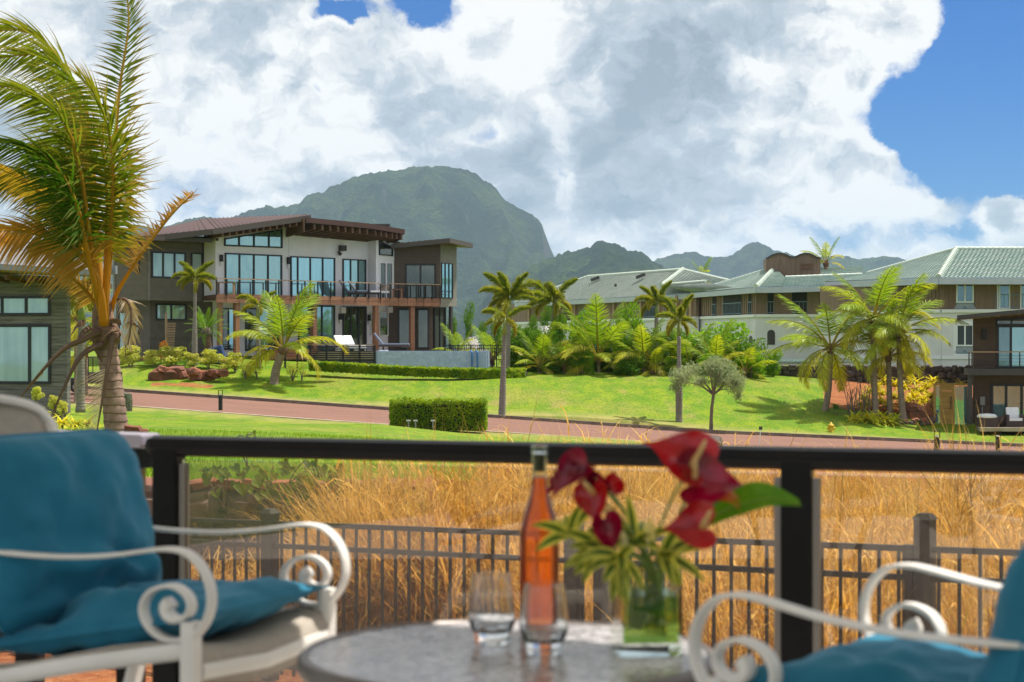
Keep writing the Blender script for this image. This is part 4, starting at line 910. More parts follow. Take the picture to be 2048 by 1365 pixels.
# ---- brown house at the far end of the lawn
def brown_house():
    H = thing('brown_house', 'dark brown two-storey house with balcony and slanting roof beside the wooden door', 'house', P(2010, 858, 97))
    w = Wall(PX(1947, 98), PX(2230, 97)); Mb = mat('umber_siding', (0.105, 0.070, 0.050), (0.09, 0.06, 0.044), 3, 0.7, rand=0.07)
    wall_slab(H, w, [(1947, 860), (2230, 860), (2230, 610), (1947, 633)], Mb, 0.3); sk = [w.rect(1993, 2112, 645, 738), w.rect(1981, 2100, 768, 852)]
    u0, u1, z0, z1 = w.rect(1947.4, 2110, 640, 856); siding(H, w, u0, u1, z0, z1, Mb, 0.21, 0, sk)
    s = Wall(PX(1947, 98), PX(1962, 106)); b = MB(); b.prism([w.at(1947, 860, -0.31), w.at(1947, 633, -0.31), P(1962, 640, 106), P(1962, 840, 106)], (0.25, 0, 0)); b.build('side_wall', Mb, H)
    window(H, w, 1993, 2112, 651, 737, 3, pane=[G_room, G_teal, G_room], t=0.12, name='sliding_door', widths=[0.24, 0.38, 0.38]); polywindow(H, w, [(1993, 649.5), (2112, 649.5), (2112, 635), (1993, 641)], [0.25, 0.6], G_dark, 0.08)
    window(H, w, 1981, 2100, 768, 850, 4, pane=G_teal, t=0.14, name='sliding_door', widths=[0.26, 0.26, 0.24, 0.24])
    # balcony
    d = Wall(PX(1936, 96.2), PX(2230, 95.3)); zt, zb = d.uv(1990, 738)[1], d.uv(1990, 751)[1]
    b = MB(); b.box(d.pt(d.L/2, (zt+zb)/2, -0.75), (d.L, 1.7, zt-zb), d.ax); b.build('balcony_floor', M_trim, H)
    for px in (1938, 1944, 2039.5, 2120): u = d.uv(px, 700)[0]; piece('railing_post', M_black, H, d.pt(u, zt + 0.46, 0.0), (0.06, 0.06, 0.92), d.ax)
    a = d.uv(1937, 700)[0]; c = d.uv(2200, 700)[0]; piece('railing', M_tan, H, d.pt((a+c)/2, zt + 0.92, 0), (c-a, 0.07, 0.05), d.ax)
    for k in range(4): piece('railing_cable', M_black, H, d.pt((a+c)/2, zt + 0.18*(k+1), 0), (c-a, 0.012, 0.012), d.ax)
    u, z0 = d.uv(1941.5, 850); piece('column', M_trim, H, d.pt(u, (z0+zb)/2, -0.3), (0.22, 0.22, zb-z0), d.ax)
    # roof
    q = [P(1914, 631, 95.5), P(2230, 603, 94.5), P(2230, 605, 106), P(1924, 633, 106)]
    slab(H, 'roof', q, 0.22, M_trim)
    for k in range(11): px = 1936 + 20.5*k; p = P(px, 637.5 - (px-1914)*0.088, 95.9); barpiece('rafter', M_tan, H, p, p + Vector((0, 2.0, -0.02)), 0.14, 0.18)
    m = MB(); m.box(w.at(1968, 669, 0.12), (0.26, 0.2, 0.58), w.ax); m.build('wall_lamp', M_black, H)
    m = MB(); m.box(w.at(1964, 802, 0.14), (0.26, 0.22, 0.46), w.ax); o = m.build('meter_box', mat('grey_box', (0.26, 0.26, 0.25), None, 3, 0.5), H); piece('conduit', MATS['grey_box'], o, w.at(1964, 822, 0.1), (0.05, 0.05, 0.6), w.ax)
    slab(H, 'patio', [P(1960, 856, 93.5), P(2230, 856, 93), P(2230, 852, 98), P(1950, 852, 98)], 0.2, M_pale)
    # timber entrance door with glass sides
    E = thing('entrance_door', 'golden wooden door with glass side panels standing beside the brown house', 'door', P(1890, 850, 97.6))
    Mw = mat('golden_timber', (0.36, 0.215, 0.045), (0.30, 0.17, 0.035), 2, 0.55, stretch=(1, 1, 5), rand=0.08); e = Wall(PX(1867, 97.8), PX(1938, 97.5)); zb, zt = e.uv(1895, 851)[1], e.uv(1895, 771)[1]
    for px in (1869, 1881.5, 1907, 1937): u = e.uv(px, 800)[0]; piece('jamb', Mw, E, e.pt(u, (zb+zt)/2), (0.11, 0.16, zt-zb), e.ax)
    a, c = e.uv(1867.5, 800)[0], e.uv(1938, 800)[0]; piece('lintel', Mw, E, e.pt((a+c)/2, zt + 0.05), (c-a, 0.18, 0.12), e.ax)
    a, c = e.uv(1883.5, 800)[0], e.uv(1905, 800)[0]
    for k in range(7): zz = zb + (zt-zb)*(k+0.5)/7; piece('door_board', Mw, E, e.pt((a+c)/2, zz, 0.0), (c-a, 0.07, (zt-zb)/7 - 0.02), e.ax)
    piece('door_handle', M_black, E, e.at(1901.5, 806, 0.09), (0.05, 0.05, 0.7), e.ax)
    for p0, p1 in ((1871.5, 1879.5), (1909.5, 1934.5)): a, c = e.uv(p0, 800)[0], e.uv(p1, 800)[0]; piece('glass_panel', G_teal, E, e.pt((a+c)/2, (zb+zt)/2, 0.0), (c-a, 0.03, zt-zb-0.1), e.ax)
    # patio seats
    o = P(2028, 853, 95); t = thing('patio_armchair', 'white-cushioned wicker armchair on the patio of the brown house', 'armchair', o)
    for sx in (-0.42, 0.42): piece('arm', M_wick, t, o + Vector((sx, 0, 0.32)), (0.14, 0.75, 0.64))
    piece('base', M_wick, t, o + Vector((0, 0, 0.15)), (0.70, 0.7, 0.30)); piece('seat_cushion', M_whitec, t, o + Vector((0, -0.03, 0.38)), (0.70, 0.7, 0.15))
    m = MB(); m.box(o + Vector((0, 0.3, 0.72)), (0.70, 0.16, 0.62), (Vector((1,0,0)), Vector((0, 0.95, -0.3)), Vector((0, 0.3, 0.95)))); m.build('back_cushion', M_whitec, t, bevel=0.05)
    o = P(1974, 853, 95); t = thing('ottoman', 'dark wicker ottoman with plump white cushion on the patio', 'ottoman', o)
    piece('base', M_wick, t, o + Vector((0, 0, 0.22)), (1.05, 0.8, 0.44)); m = MB(); m.lathe([(0.01, 0.44), (0.5, 0.46), (0.55, 0.55), (0.42, 0.66), (0.02, 0.70)], o, 20); m.build('cushion', M_whitec, t, smooth=True)
    o = P(2003, 853, 95.4); m = MB(); m.lathe([(0.34, 0), (0.38, 0.3), (0.36, 0.52), (0.02, 0.54)], o, 16); tag(m.build('round_side_table', M_wick, smooth=True), 'round dark wicker table between the white patio seats', 'table')
brown_house()

# ---- stones
M_stone = mat('dark_lava_stone', (0.105, 0.088, 0.078), (0.060, 0.050, 0.046), 3, 0.9, 0.6, 8, rand=0.35)
M_redrock = mat('red_rock', (0.24, 0.085, 0.045), (0.12, 0.055, 0.040), 1.6, 0.9, 0.6, 6, rand=0.3)
M_mortar = mat('wall_earth', (0.050, 0.042, 0.036), (0.035, 0.03, 0.026), 3, 0.95, 0.5)
def rock_mesh(name, m, seed, n=2, rough=0.35):
    r = random.Random(seed); import bmesh as bmm
    bm = bmm.new(); bmm.ops.create_icosphere(bm, subdivisions=n, radius=0.5)
    for v in bm.verts:
        q = v.co.normalized(); s = 1 + rough * mnoise.noise(q * 1.7 + Vector((seed * 7.1, 0, 0))) + 0.4 * rough * mnoise.noise(q * 4 + Vector((0, seed * 3.3, 0)))
        c = Vector([math.copysign(abs(x) ** 0.62, x) for x in q]); v.co = c * 0.42 * s
    me = bpy.data.meshes.new(name); bm.to_mesh(me); bm.free(); me.materials.append(m); return me
STONES = {m.name: [rock_mesh('stone_mesh', m, k + 1) for k in range(7)] for m in (M_stone, M_redrock)}
def stone(par, m, c, size, rz=0.0, name='stone'):
    ob = bpy.data.objects.new(name, RND.choice(STONES[m.name])); COL.objects.link(ob)
    if par: ob.parent = par
    ob.location = Vector(c) - (wloc(par) if par else Vector()); ob.scale = size; ob.rotation_euler = (RND.uniform(-0.2, 0.2), RND.uniform(-0.2, 0.2), rz + RND.uniform(-0.3, 0.3)); return ob
def stone_wall(root, w, u0, u1, z0, z1, size, m, depth=0.4, back=True):
    if back: b = MB(); b.box(w.pt((u0+u1)/2, (z0+z1)/2 - 0.06, -depth*0.75), (u1-u0, depth*0.9, z1-z0-0.06), w.ax); b.build('wall_core', M_mortar, root)
    rows = max(1, round((z1-z0)/size)); h = (z1-z0)/rows
    rz = math.atan2(w.u.y, w.u.x)
    for r in range(rows):
        u = u0 - RND.random()*size
        while u < u1:
            l = size * RND.uniform(0.85, 1.9); hh = h * RND.uniform(0.9, 1.35)
            stone(root, m, w.pt(u + l/2, z0 + (r+0.5)*h + RND.uniform(-0.05, 0.05)*size, -depth*0.42 + RND.uniform(-0.04, 0.04)), (l*1.12, depth, hh*1.1), rz); u += l
def stones():
    W = thing('stone_wall', 'long dark lava-stone wall in front of the hotel behind the yellow plants', 'wall', P(1735, 765, 107))
    w = Wall(PX(1522, 110.5), PX(1948, 104.5)); z1 = w.uv(1735, 731)[1]; z0 = w.uv(1735, 768)[1]
    stone_wall(W, w, 0, w.L, z0, z1, 0.42, M_stone)
    W = thing('garden_wall', 'shaded lava-stone wall half hidden under the young palms and shrubs', 'wall', P(1250, 752, 109)); w = Wall(PX(1020, 109), PX(1525, 111)); stone_wall(W, w, 0, w.L, w.uv(1250, 752)[1], w.uv(1250, 722)[1], 0.5, M_stone)
    W = thing('retaining_wall', 'stone retaining wall below the near lawn behind the metal fence', 'wall', (X(500, 15.6), 15.6, CZ - 2.3))
    w = Wall(PX(-420, 15.58), PX(1010, 15.5)); stone_wall(W, w, 0, w.L - 0.7, CZ - 2.34, CZ - 1.30, 0.30, mat_wall, 0.34)
    for k in range(24): stone(W, M_redrock, w.pt(0.14 + 0.25*k, CZ - 1.26, -0.2), (0.34, 0.4, 0.12), 0, 'cap_stone')
    # rock cluster below the plumerias
    for k, (px, py, sx, sz) in enumerate([(312, 756, 1.3, 0.75), (338, 757, 1.7, 0.8), (366, 757, 1.0, 0.75), (388, 748, 1.6, 0.4), (393, 757, 1.1, 0.55), (412, 757, 1.3, 0.6), (430, 751, 1.0, 0.5), (330, 744, 1.8, 0.4), (352, 743, 1.4, 0.35), (446, 750, 0.9, 0.45)]):
        lab = ['squat red-brown boulder at the end of the rock bed', 'broad split red boulder in the rock bed below the plumerias', 'orange-faced rock in the rock bed below the plumerias', 'flat slab lying across the rock bed', 'small orange rock under the flat slab of the rock bed', 'blocky brown rock in the rock bed', 'upright dark rock in the rock bed', 'long flat rock topping the rock bed', 'thin flat rock behind the split boulder', 'last small rock of the bed towards the leaning palm'][k]
        p = P(px, py, 99.2 + 0.25*(k % 3)); tag(stone(None, M_redrock, p + Vector((0, 0, 0.10)), (sx*0.82, 0.8, sz*1.25), 0.5*(k % 4), 'boulder'), lab, 'rock', 'rocks of the plumeria bed')
    for k, (px, py, sx, sz) in enumerate([(1838, 825, 1.6, 1.0), (1862, 826, 1.0, 0.9), (1848, 838, 1.2, 0.6), (1820, 815, 1.0, 0.6)]):
        lab = ['largest red boulder under the yellow plants', 'squarish red boulder beside the wooden door', 'low red boulder at the foot of the planted bank', 'red boulder between two palm trunks'][k]; tag(stone(None, M_redrock, P(px, py, 98.4), (sx*1.2, 1.0, sz), 0, 'boulder'), lab, 'rock', 'red boulders on the planted bank')
    W = thing('rubble_wall', 'low curved wall of grey-brown rubble stones round the yellow plant bed', 'wall', P(1810, 850, 96))
    for k in range(60):
        f = RND.random(); px = 1765 + 110*f; py = 853 - 12*(f**0.7) + RND.uniform(-5, 4); stone(W, M_stone if RND.random() < 0.6 else M_redrock, P(px, py, 96 + 1.2*f), (RND.uniform(0.2, 0.42), 0.3, RND.uniform(0.16, 0.3)))
    p = ground(1422, 30); p = P(1422, 893, 45); o = stone(None, M_stone, P(1422, 898, 60), (0.9, 0.8, 1.1), 0.4, 'boulder'); tag(o, 'single pale-topped black rock standing by the road edge', 'rock')
    for k, (px, py, s) in enumerate(((265, 862, 0.36), (285, 864, 0.2))): tag(stone(None, M_redrock, P(px, py, 27), (s, s, s*0.6), 0, 'boulder'), ['red rock lying against the foot of the near coconut palm', 'small red rock next to the larger one by the palm foot'][k], 'rock')
mat_wall = mat('brown_wall_stone', (0.155, 0.105, 0.085), (0.085, 0.062, 0.055), 2.5, 0.9, 0.6, 8, rand=0.3)
STONES[mat_wall.name] = [rock_mesh('stone_mesh', mat_wall, k + 21, 3) for k in range(6)]
stones()

# ---- street furniture
def street():
    M_yel = mat('hydrant_yellow', (0.62, 0.40, 0.02), (0.5, 0.32, 0.02), 4, 0.5)
    def bollard(px, ytop, ybot, d, label):
        o = P(px, ybot, d); h = (ybot - ytop) / F * d; r = thing('bollard_light', label, 'bollard', o, 'bollard lights along the road')
        m = MB(); m.tube([o, o + Vector((0, 0, h*0.74))], 0.105*h/1.0, 12); m.build('post', M_black, r)
        for s in (-1, 1): piece('bracket', M_black, r, o + Vector((s*0.10*h, 0, h*0.86)), (0.03, 0.06, h*0.26))
        m = MB(); m.lathe([(0.02, h*0.74), (0.07*h, h*0.76), (0.07*h, h*0.80), (0.02, h*0.82)], o, 10); m.build('lamp', M_whitec, r); m = MB(); m.lathe([(0.13*h, h*0.985), (0.13*h, h*1.0), (0.01, h*1.01)], o, 12); m.build('cap', M_black, r)
    bollard(441, 781, 821, 86.2, 'black bollard light beside the road below the drooping palm'); bollard(1874, 861, 915, 80.5, 'black bollard light beside the road across from the ottoman'); bollard(1996, 862, 910, 81, 'black bollard light beside the road across from the white armchair'); 
    o = P(1662, 873, 91.5); r = thing('fire_hydrant', 'yellow fire hydrant on the lawn edge near the four palms', 'hydrant', o)
    m = MB(); m.lathe([(0.20, 0.06), (0.20, 0.10), (0.14, 0.12), (0.14, 0.50), (0.17, 0.52), (0.17, 0.56), (0.13, 0.62), (0.05, 0.68), (0.03, 0.74), (0.0, 0.75)], o, 14); m.build('body', M_yel, r, smooth=True)
    m = MB(); m.tube([o + Vector((-0.22, 0, 0.42)), o + Vector((0.22, 0, 0.42))], 0.065, 10); m.build('side_outlet', M_yel, r); m = MB(); m.tube([o + Vector((0, -0.24, 0.38)), o + Vector((0, 0, 0.38))], 0.08, 10); m.build('front_outlet', M_yel, r)
    m = MB(); m.tube([o + Vector((0, 0, -0.1)), o + Vector((0, 0, 0.06))], 0.16, 12); m.build('base', M_black, r)
    o = P(1519, 892, 83.0); r = thing('marker_stake', 'thin white marker stake with small plate beside the road', 'sign', o); barpiece('stake', M_whitec, r, o, o + Vector((0.05, 0, 0.8)), 0.035, 0.035, (0, 1, 0)); piece('plate', M_trim, r, o + Vector((0.05, -0.02, 0.84)), (0.16, 0.03, 0.16))
    o = P(246, 830, 80); r = thing('utility_box', 'mossy grey-green utility stump beside the road behind the near palm', 'box', P(252, 822, 84)); m = MB(); o = P(252, 824, 84); m.lathe([(0.30, 0), (0.32, 0.5), (0.28, 0.85), (0.1, 0.92), (0.0, 0.93)], o, 10); m.build('body', mat('mossy', (0.10, 0.11, 0.07), (0.05, 0.06, 0.035), 8, 0.9, 0.8), r)
    for px in (817, 831, 866): o = P(px, 857, 81.5); r = thing('pipe_valve', ['grey pipe riser at the foot of the clipped hedge', 'short grey pipe riser beside the taller one at the hedge', 'silver tap standing alone at the hedge foot'][(817, 831, 866).index(px)], 'pipe', o); m = MB(); m.tube([o, o + Vector((0, 0, 0.34))], 0.035, 8); m.build('pipe', MATS['grey_box'], r); m = MB(); m.tube([o + Vector((-0.1, 0, 0.34)), o + Vector((0.1, 0, 0.34))], 0.05, 8); m.build('cap', MATS['grey_box'], r)
    # parked utility cart behind the palm trunk
    o = P(185, 785, 92.5); r = thing('utility_cart', 'dark open utility cart parked on the road behind the near palm', 'cart', o)
    m = MB(); m.box(o + Vector((0.2, 0, 0.62)), (2.6, 1.1, 0.30)); m.build('body', M_trim, r, bevel=0.05); piece('cargo_bed', M_black, r, o + Vector((0.8, 0, 0.92)), (1.3, 1.1, 0.30)); piece('seat', M_wick, r, o + Vector((-0.35, 0, 0.92)), (0.5, 1.0, 0.3))
    for sx in (-1.05, -0.1): 
        for sy in (-0.5, 0.5): piece('roof_post', M_black, r, o + Vector((sx, sy, 1.3)), (0.04, 0.04, 1.1))
    piece('roof', M_trim, r, o + Vector((-0.55, 0, 1.86)), (1.3, 1.1, 0.06))
    for sx in (-0.75, 1.05):
        for sy in (-0.55, 0.55):
            m = MB(); m.tube([o + Vector((sx, sy - 0.1, 0.3)), o + Vector((sx, sy + 0.1, 0.3))], 0.30, 16); wh = m.build('wheel', M_black, r); m = MB(); m.tube([o + Vector((sx, sy - 0.115, 0.3)), o + Vector((sx, sy + 0.115, 0.3))], 0.15, 12); m.build('rim', MATS['grey_box'], wh)
street()
# ------------------------------------------------------------------ plants
L_palm = leafmat('palm_leaf', (0.80, 0.90, 0.7), (1.0, 1.0, 1.0), 0.42, 0.38, 0.8, True, 0.14)
L_dead = leafmat('dry_palm_leaf', (0.8, 0.8, 0.8), (1, 1, 1), 0.30, 0.6, 2.0, True, 0.15)
L_bright = leafmat('bright_leaf', (0.115, 0.275, 0.010), (0.215, 0.375, 0.016), 0.48, 0.40, 0.9)
L_deep = leafmat('deep_leaf', (0.060, 0.165, 0.010), (0.125, 0.250, 0.014), 0.45, 0.38, 0.9)
L_lime = leafmat('lime_leaf', (0.36, 0.42, 0.06), (0.52, 0.52, 0.15), 0.42, 0.5, 1.5)
L_hedge = leafmat('hedge_leaf', (0.130, 0.250, 0.010), (0.30, 0.39, 0.018), 0.42, 0.40, 1.5)
L_silver = leafmat('silver_leaf', (0.34, 0.41, 0.23), (0.48, 0.52, 0.33), 0.45, 0.6, 0.8, tcol=(1.1, 1.1, 0.8))
L_gold = leafmat('golden_leaf', (0.52, 0.47, 0.022), (0.66, 0.56, 0.035), 0.38, 0.45, 1.5, tcol=(1.2, 1.1, 0.5))
L_goldg = leafmat('golden_green_leaf', (0.40, 0.46, 0.03), (0.64, 0.58, 0.05), 0.38, 0.45, 1.5, tcol=(1.2, 1.1, 0.5))
L_red = leafmat('croton_leaf', (0.42, 0.12, 0.03), (0.45, 0.30, 0.05), 0.35, 0.45, 3.0)
L_flower = leafmat('white_blossom', (0.75, 0.73, 0.72), (0.80, 0.78, 0.76), 0.3, 0.6, 3.0, tcol=(1, 1, 1))
M_twig = mat('grey_twig', (0.19, 0.15, 0.115), (0.13, 0.10, 0.08), 6, 0.85, 0.4)
def trunkmat(name, c1, c2, rings):
    m = bpy.data.materials.new(name); m.use_nodes = True; MATS[name] = m; T = NT(m.node_tree)
    pos = T.add('ShaderNodeNewGeometry').outputs['Position']; sp = T.add('ShaderNodeSeparateXYZ', {0: pos})
    n = T.add('ShaderNodeTexNoise', {'Vector': pos, 'Scale': 5.0, 'Detail': 6.0, 'Roughness': 0.65}).outputs[0]
    zz = T.math('ADD', T.math('MULTIPLY', sp.outputs[2], rings), T.math('MULTIPLY', n, 0.7))
    fr = T.math('FRACT', zz); ring = T.smooth(fr, 0.0, 0.22, 1.0, 0.0)
    col = T.mix(T.smooth(n, 0.35, 0.68), (*c1, 1), (*c2, 1)); col = T.mix(T.math('MULTIPLY', ring, 0.55), col, (*[c*0.42 for c in c1], 1))
    b = T.add('ShaderNodeBsdfPrincipled', {'Base Color': col, 'Roughness': 0.85, 'Specular IOR Level': 0.15})
    hh = T.math('SUBTRACT', T.math('MULTIPLY', n, 0.6), ring); bm = T.add('ShaderNodeBump', {'Strength': 0.6, 'Distance': 0.03, 'Height': hh}); T.l.new(bm.outputs[0], b.inputs['Normal'])
    T.add('ShaderNodeOutputMaterial', {0: b.outputs[0]}); return m
M_coco = trunkmat('coconut_trunk', (0.30, 0.235, 0.19), (0.21, 0.165, 0.135), 7.0)
M_fox = trunkmat('foxtail_trunk', (0.25, 0.225, 0.205), (0.19, 0.17, 0.155), 7.0)
M_shaft = mat('green_crownshaft', (0.16, 0.22, 0.045), (0.24, 0.27, 0.07), 3, 0.5)
M_fibre = mat('palm_fibre', (0.22, 0.125, 0.075), (0.12, 0.072, 0.05), 9, 0.9, 0.7)

def mixc(a, b, t): t = max(0.0, min(1.0, t)); return tuple(a[i]*(1-t) + b[i]*t for i in range(3))
def leaflets(m, C, path, n, Lf, wid, side, wind=(0,0,0), grav=0.35, col=None, t0=0.15, brush=1, rnd=None, seg=2, fwd=(0.35, 0.8), ragged=0.15, sides=(-1, 1), tipbrown=0.0):
    rnd = rnd or RND; N = len(path); wind = Vector(wind); side = Vector(side)
    for k in range(n):
        t = t0 + (1 - t0) * (k + rnd.uniform(0, 0.6)) / n
        f = min(t, 0.999) * (N - 1); i = int(f); p = path[i].lerp(path[min(i+1, N-1)], f - i); tg = (path[min(i+1, N-1)] - path[max(i-1, 0)]).normalized()
        sv = (side - tg * side.dot(tg)); sv = sv.normalized() if sv.length > 1e-4 else Vector((0, 1, 0)); nv = tg.cross(sv)
        for s in sides:
            for b in range(brush):
                a = rnd.uniform(-0.25, 0.35) if brush == 1 else rnd.uniform(-1.4, 1.4)
                ff = fwd[0] + (fwd[1] - fwd[0]) * t + rnd.uniform(-0.08, 0.08)
                d = (sv * s * math.cos(a) + nv * math.sin(a)) * (1 - ff*0.4) + tg * ff + wind * rnd.uniform(0.6, 1.2); d.normalize()
                L = Lf(t) * rnd.uniform(1 - ragged, 1 + ragged*0.4)
                if L < 0.02: continue
                w = wid * (0.7 + 0.3*math.sin(math.pi*t)); wv = d.cross(nv * math.cos(a) - sv * s * math.sin(a)); wv = wv.normalized() if wv.length > 1e-3 else tg
                g = Vector((0, 0, -grav)); i0 = len(m.v)
                cc = col(t) if col else (0.1, 0.2, 0.02); br = rnd.uniform(0.8, 1.15)
                q = p.copy(); dd = d.copy(); prev = None
                for j in range(seg + 1):
                    u = j / seg; ww = w * (1 - u**1.6) * (0.55 + 0.9*min(1, u*2.5) if u < 0.4 else 1.0) * 0.5
                    c2 = mixc(cc, (0.36, 0.22, 0.09), max(0, u - 0.40) * 1.9 * tipbrown); c2 = tuple(x * br for x in c2)
                    if j < seg: m.v += [tuple(q - wv*ww), tuple(q + wv*ww)]; C += [(*c2, 1)] * 2
                    else: m.v.append(tuple(q)); C.append((*c2, 1))
                    dd = (dd + (g + wind*0.35) * (1.0/seg)).normalized(); q = q + dd * (L/seg)
                for j in range(seg - 1): m.f.append((i0 + 2*j, i0 + 2*j + 1, i0 + 2*j + 3, i0 + 2*j + 2))
                e = i0 + 2*(seg-1); m.f.append((e, e + 1, e + 2))
def rachis(m, C, path, r0, r1, col, n=5):
    i = len(m.v); k = len(path); m.tube(path, [r0 + (r1 - r0)*(q/(k-1))**0.8 for q in range(k)], n); C += [(*col(q // n / (k-1)), 1) for q in range(len(m.v) - i)]
def bend_path(L, droop, n=18, start=0.0, power=1.5):
    pts = [Vector((0, 0, 0))]; ds = L / (n - 1)
    for k in range(1, n): t = (k - 0.5)/(n - 1); a = start - droop * t**power; pts.append(pts[-1] + Vector((math.cos(a), 0, math.sin(a))) * ds)
    return pts
GREEN, YEL, DRY = (0.150, 0.300, 0.014), (0.58, 0.52, 0.035), (0.38, 0.24, 0.10)
FR = {}
def frond_meshes():
    r = random.Random(5)
    for k in range(6):                                   # coconut
        m, C = MB(), []; path = bend_path(1.0, [0.9, 1.25, 1.6, 0.6, 1.9, 1.1][k], power=1.4); y = [0.1, 0.35, 0.65, 0.05, 0.9, 0.3][k]
        rachis(m, C, path, 0.017, 0.004, lambda t: mixc((0.36, 0.30, 0.05), (0.25, 0.28, 0.05), t))
        leaflets(m, C, path, 46, lambda t: 0.29*math.sin(math.pi*min(1, (0.16 + 0.80*t)))**0.7, 0.022, (0, 1, 0), (0, 0, 0), 0.55 + 0.15*k % 0.4, lambda t: mixc(mixc(GREEN, YEL, y*0.8), YEL, max(0, t - 0.45)*1.3*y + 0.12*r.random()), 0.20, 1, r, tipbrown=0.5 if k in (2, 4) else 0.2)
        FR['coco', k] = m.mesh('coconut_frond', L_palm, cols=C)
    for k in range(4):                                   # foxtail: leaflets all round the stem
        m, C = MB(), []; path = bend_path(1.0, [1.15, 1.5, 1.9, 0.8][k], power=1.3); y = [0.08, 0.22, 0.5, 0.03][k]
        rachis(m, C, path, 0.022, 0.006, lambda t: (0.22, 0.24, 0.05))
        leaflets(m, C, path, 46, lambda t: 0.21*(math.sin(math.pi*min(1, 0.14 + 0.82*t))**0.6), 0.036, (0, 1, 0), (0, 0, 0), 0.25, lambda t: mixc(mixc((0.150, 0.240, 0.018), (0.46, 0.40, 0.03), y), (0.30, 0.22, 0.06), max(0, t-0.6)*y*1.6), 0.10, 4, r, seg=2, tipbrown=0.4)
        FR['fox', k] = m.mesh('foxtail_frond', L_palm, cols=C)
    for k in range(3):                                   # cycad, stiff
        m, C = MB(), []; path = bend_path(1.0, [0.5, 0.8, 1.1][k]); rachis(m, C, path, 0.014, 0.004, lambda t: (0.2, 0.25, 0.05))
        leaflets(m, C, path, 40, lambda t: 0.17*math.sin(math.pi*min(1, 0.15 + 0.8*t))**0.6, 0.016, (0, 1, 0), (0, 0, 0), 0.1, lambda t: (0.13, 0.27, 0.03), 0.15, 1, r, ragged=0.05); FR['cycad', k] = m.mesh('cycad_frond', L_palm, cols=C)
frond_meshes()
def place_frond(par, key, origin, az, elev, L, roll=0.0, name='frond', w=1.0):
    o = bpy.data.objects.new(name, FR[key]); COL.objects.link(o); o.parent = par; o.location = Vector(origin) - wloc(par)
    o.rotation_euler = (Matrix.Rotation(az, 3, 'Z') @ Matrix.Rotation(-elev, 3, 'Y') @ Matrix.Rotation(roll, 3, 'X')).to_euler(); o.scale = (L, L*w, L); return o
def palm(name, label, cat, base, crown, r0, r1, kind, nf, L, seed, group=None, bulge=0.0, lean=0.0, elevs=(-0.5, 1.3), tm=None, windx=-0.35, bottom_skirt=0, rings=True):
    r = random.Random(seed); base, crown = Vector(base), Vector(crown); T = thing(name, label, cat, base, group)
    H = (crown - base).length
    if H > 0.25:
        mid = base.lerp(crown, 0.45) + Vector((lean, 0, 0)); low = base.lerp(crown, 0.12) + Vector((lean*0.45, 0, 0)); pts = curve([base - Vector((0, 0, 0.3)), base + Vector((0, 0, 0.02)), low, mid, crown], max(14, int(H*7))); n = len(pts)
        rad = [(r0 + (r1 - r0)*min(1, (k/(n-1))*1.25)) * (1 + (0.05 if k % 2 else -0.02)) * (1 + 0.55*math.exp(-(k/(n-1)/0.06)**2)*(1 if kind == 'coco' else 0.35)) * (1 + bulge*math.exp(-((k/(n-1) - 0.4)/0.2)**2)) for k in range(n)]
        m = MB(); m.tube(pts, rad, 10); m.build('trunk', tm or (M_coco if kind == 'coco' else M_fox), T, smooth=True)
    if kind == 'fox':
        m = MB(); up = (crown - base).normalized(); m.tube([crown - up*0.02, crown + up*0.35, crown + up*0.85], [r1*1.02, r1*1.08, r1*0.55], 10); m.build('crownshaft', M_shaft, T, smooth=True); top = crown + up*0.75
    else:
        top = crown
        m = MB(); m.tube([crown - Vector((0, 0, 0.28)), crown - Vector((0, 0, 0.05)), crown + Vector((0, 0, 0.30))], [r1*1.05, r1*1.55, r1*0.8], 9); m.build('fibre_sheath', M_fibre if kind != 'cycad' else M_twig, T, smooth=True)
    for k in range(nf):
        f = (k + 0.5) / nf; el = elevs[1] + (elevs[0] - elevs[1]) * f**1.1 + r.uniform(-0.12, 0.12); az = k * 2.399 + r.uniform(-0.3, 0.3)
        v = Vector((math.cos(az), math.sin(az), 0)) + Vector((windx, -0.05, 0)); az = math.atan2(v.y, v.x)
        if kind == 'coco': key = ('coco', (3 if f < 0.2 else r.choice([0, 5]) if f < 0.45 else r.choice([1, 2, 5]) if f < 0.8 else r.choice([2, 4])))
        elif kind == 'fox': key = ('fox', 3 if f < 0.2 else r.choice([0, 1]) if f < 0.7 else 2)
        else: key = ('cycad', min(2, int(f*3)))
        place_frond(T, key, top + Vector((math.cos(az)*r1*0.5, math.sin(az)*r1*0.5, 0.12*(1-f))), az, el, L * r.uniform(0.85, 1.08) * (0.8 + 0.25*math.sin(math.pi*min(1, f + 0.25))), r.uniform(-0.35, 0.35), w=1.0)
    return T

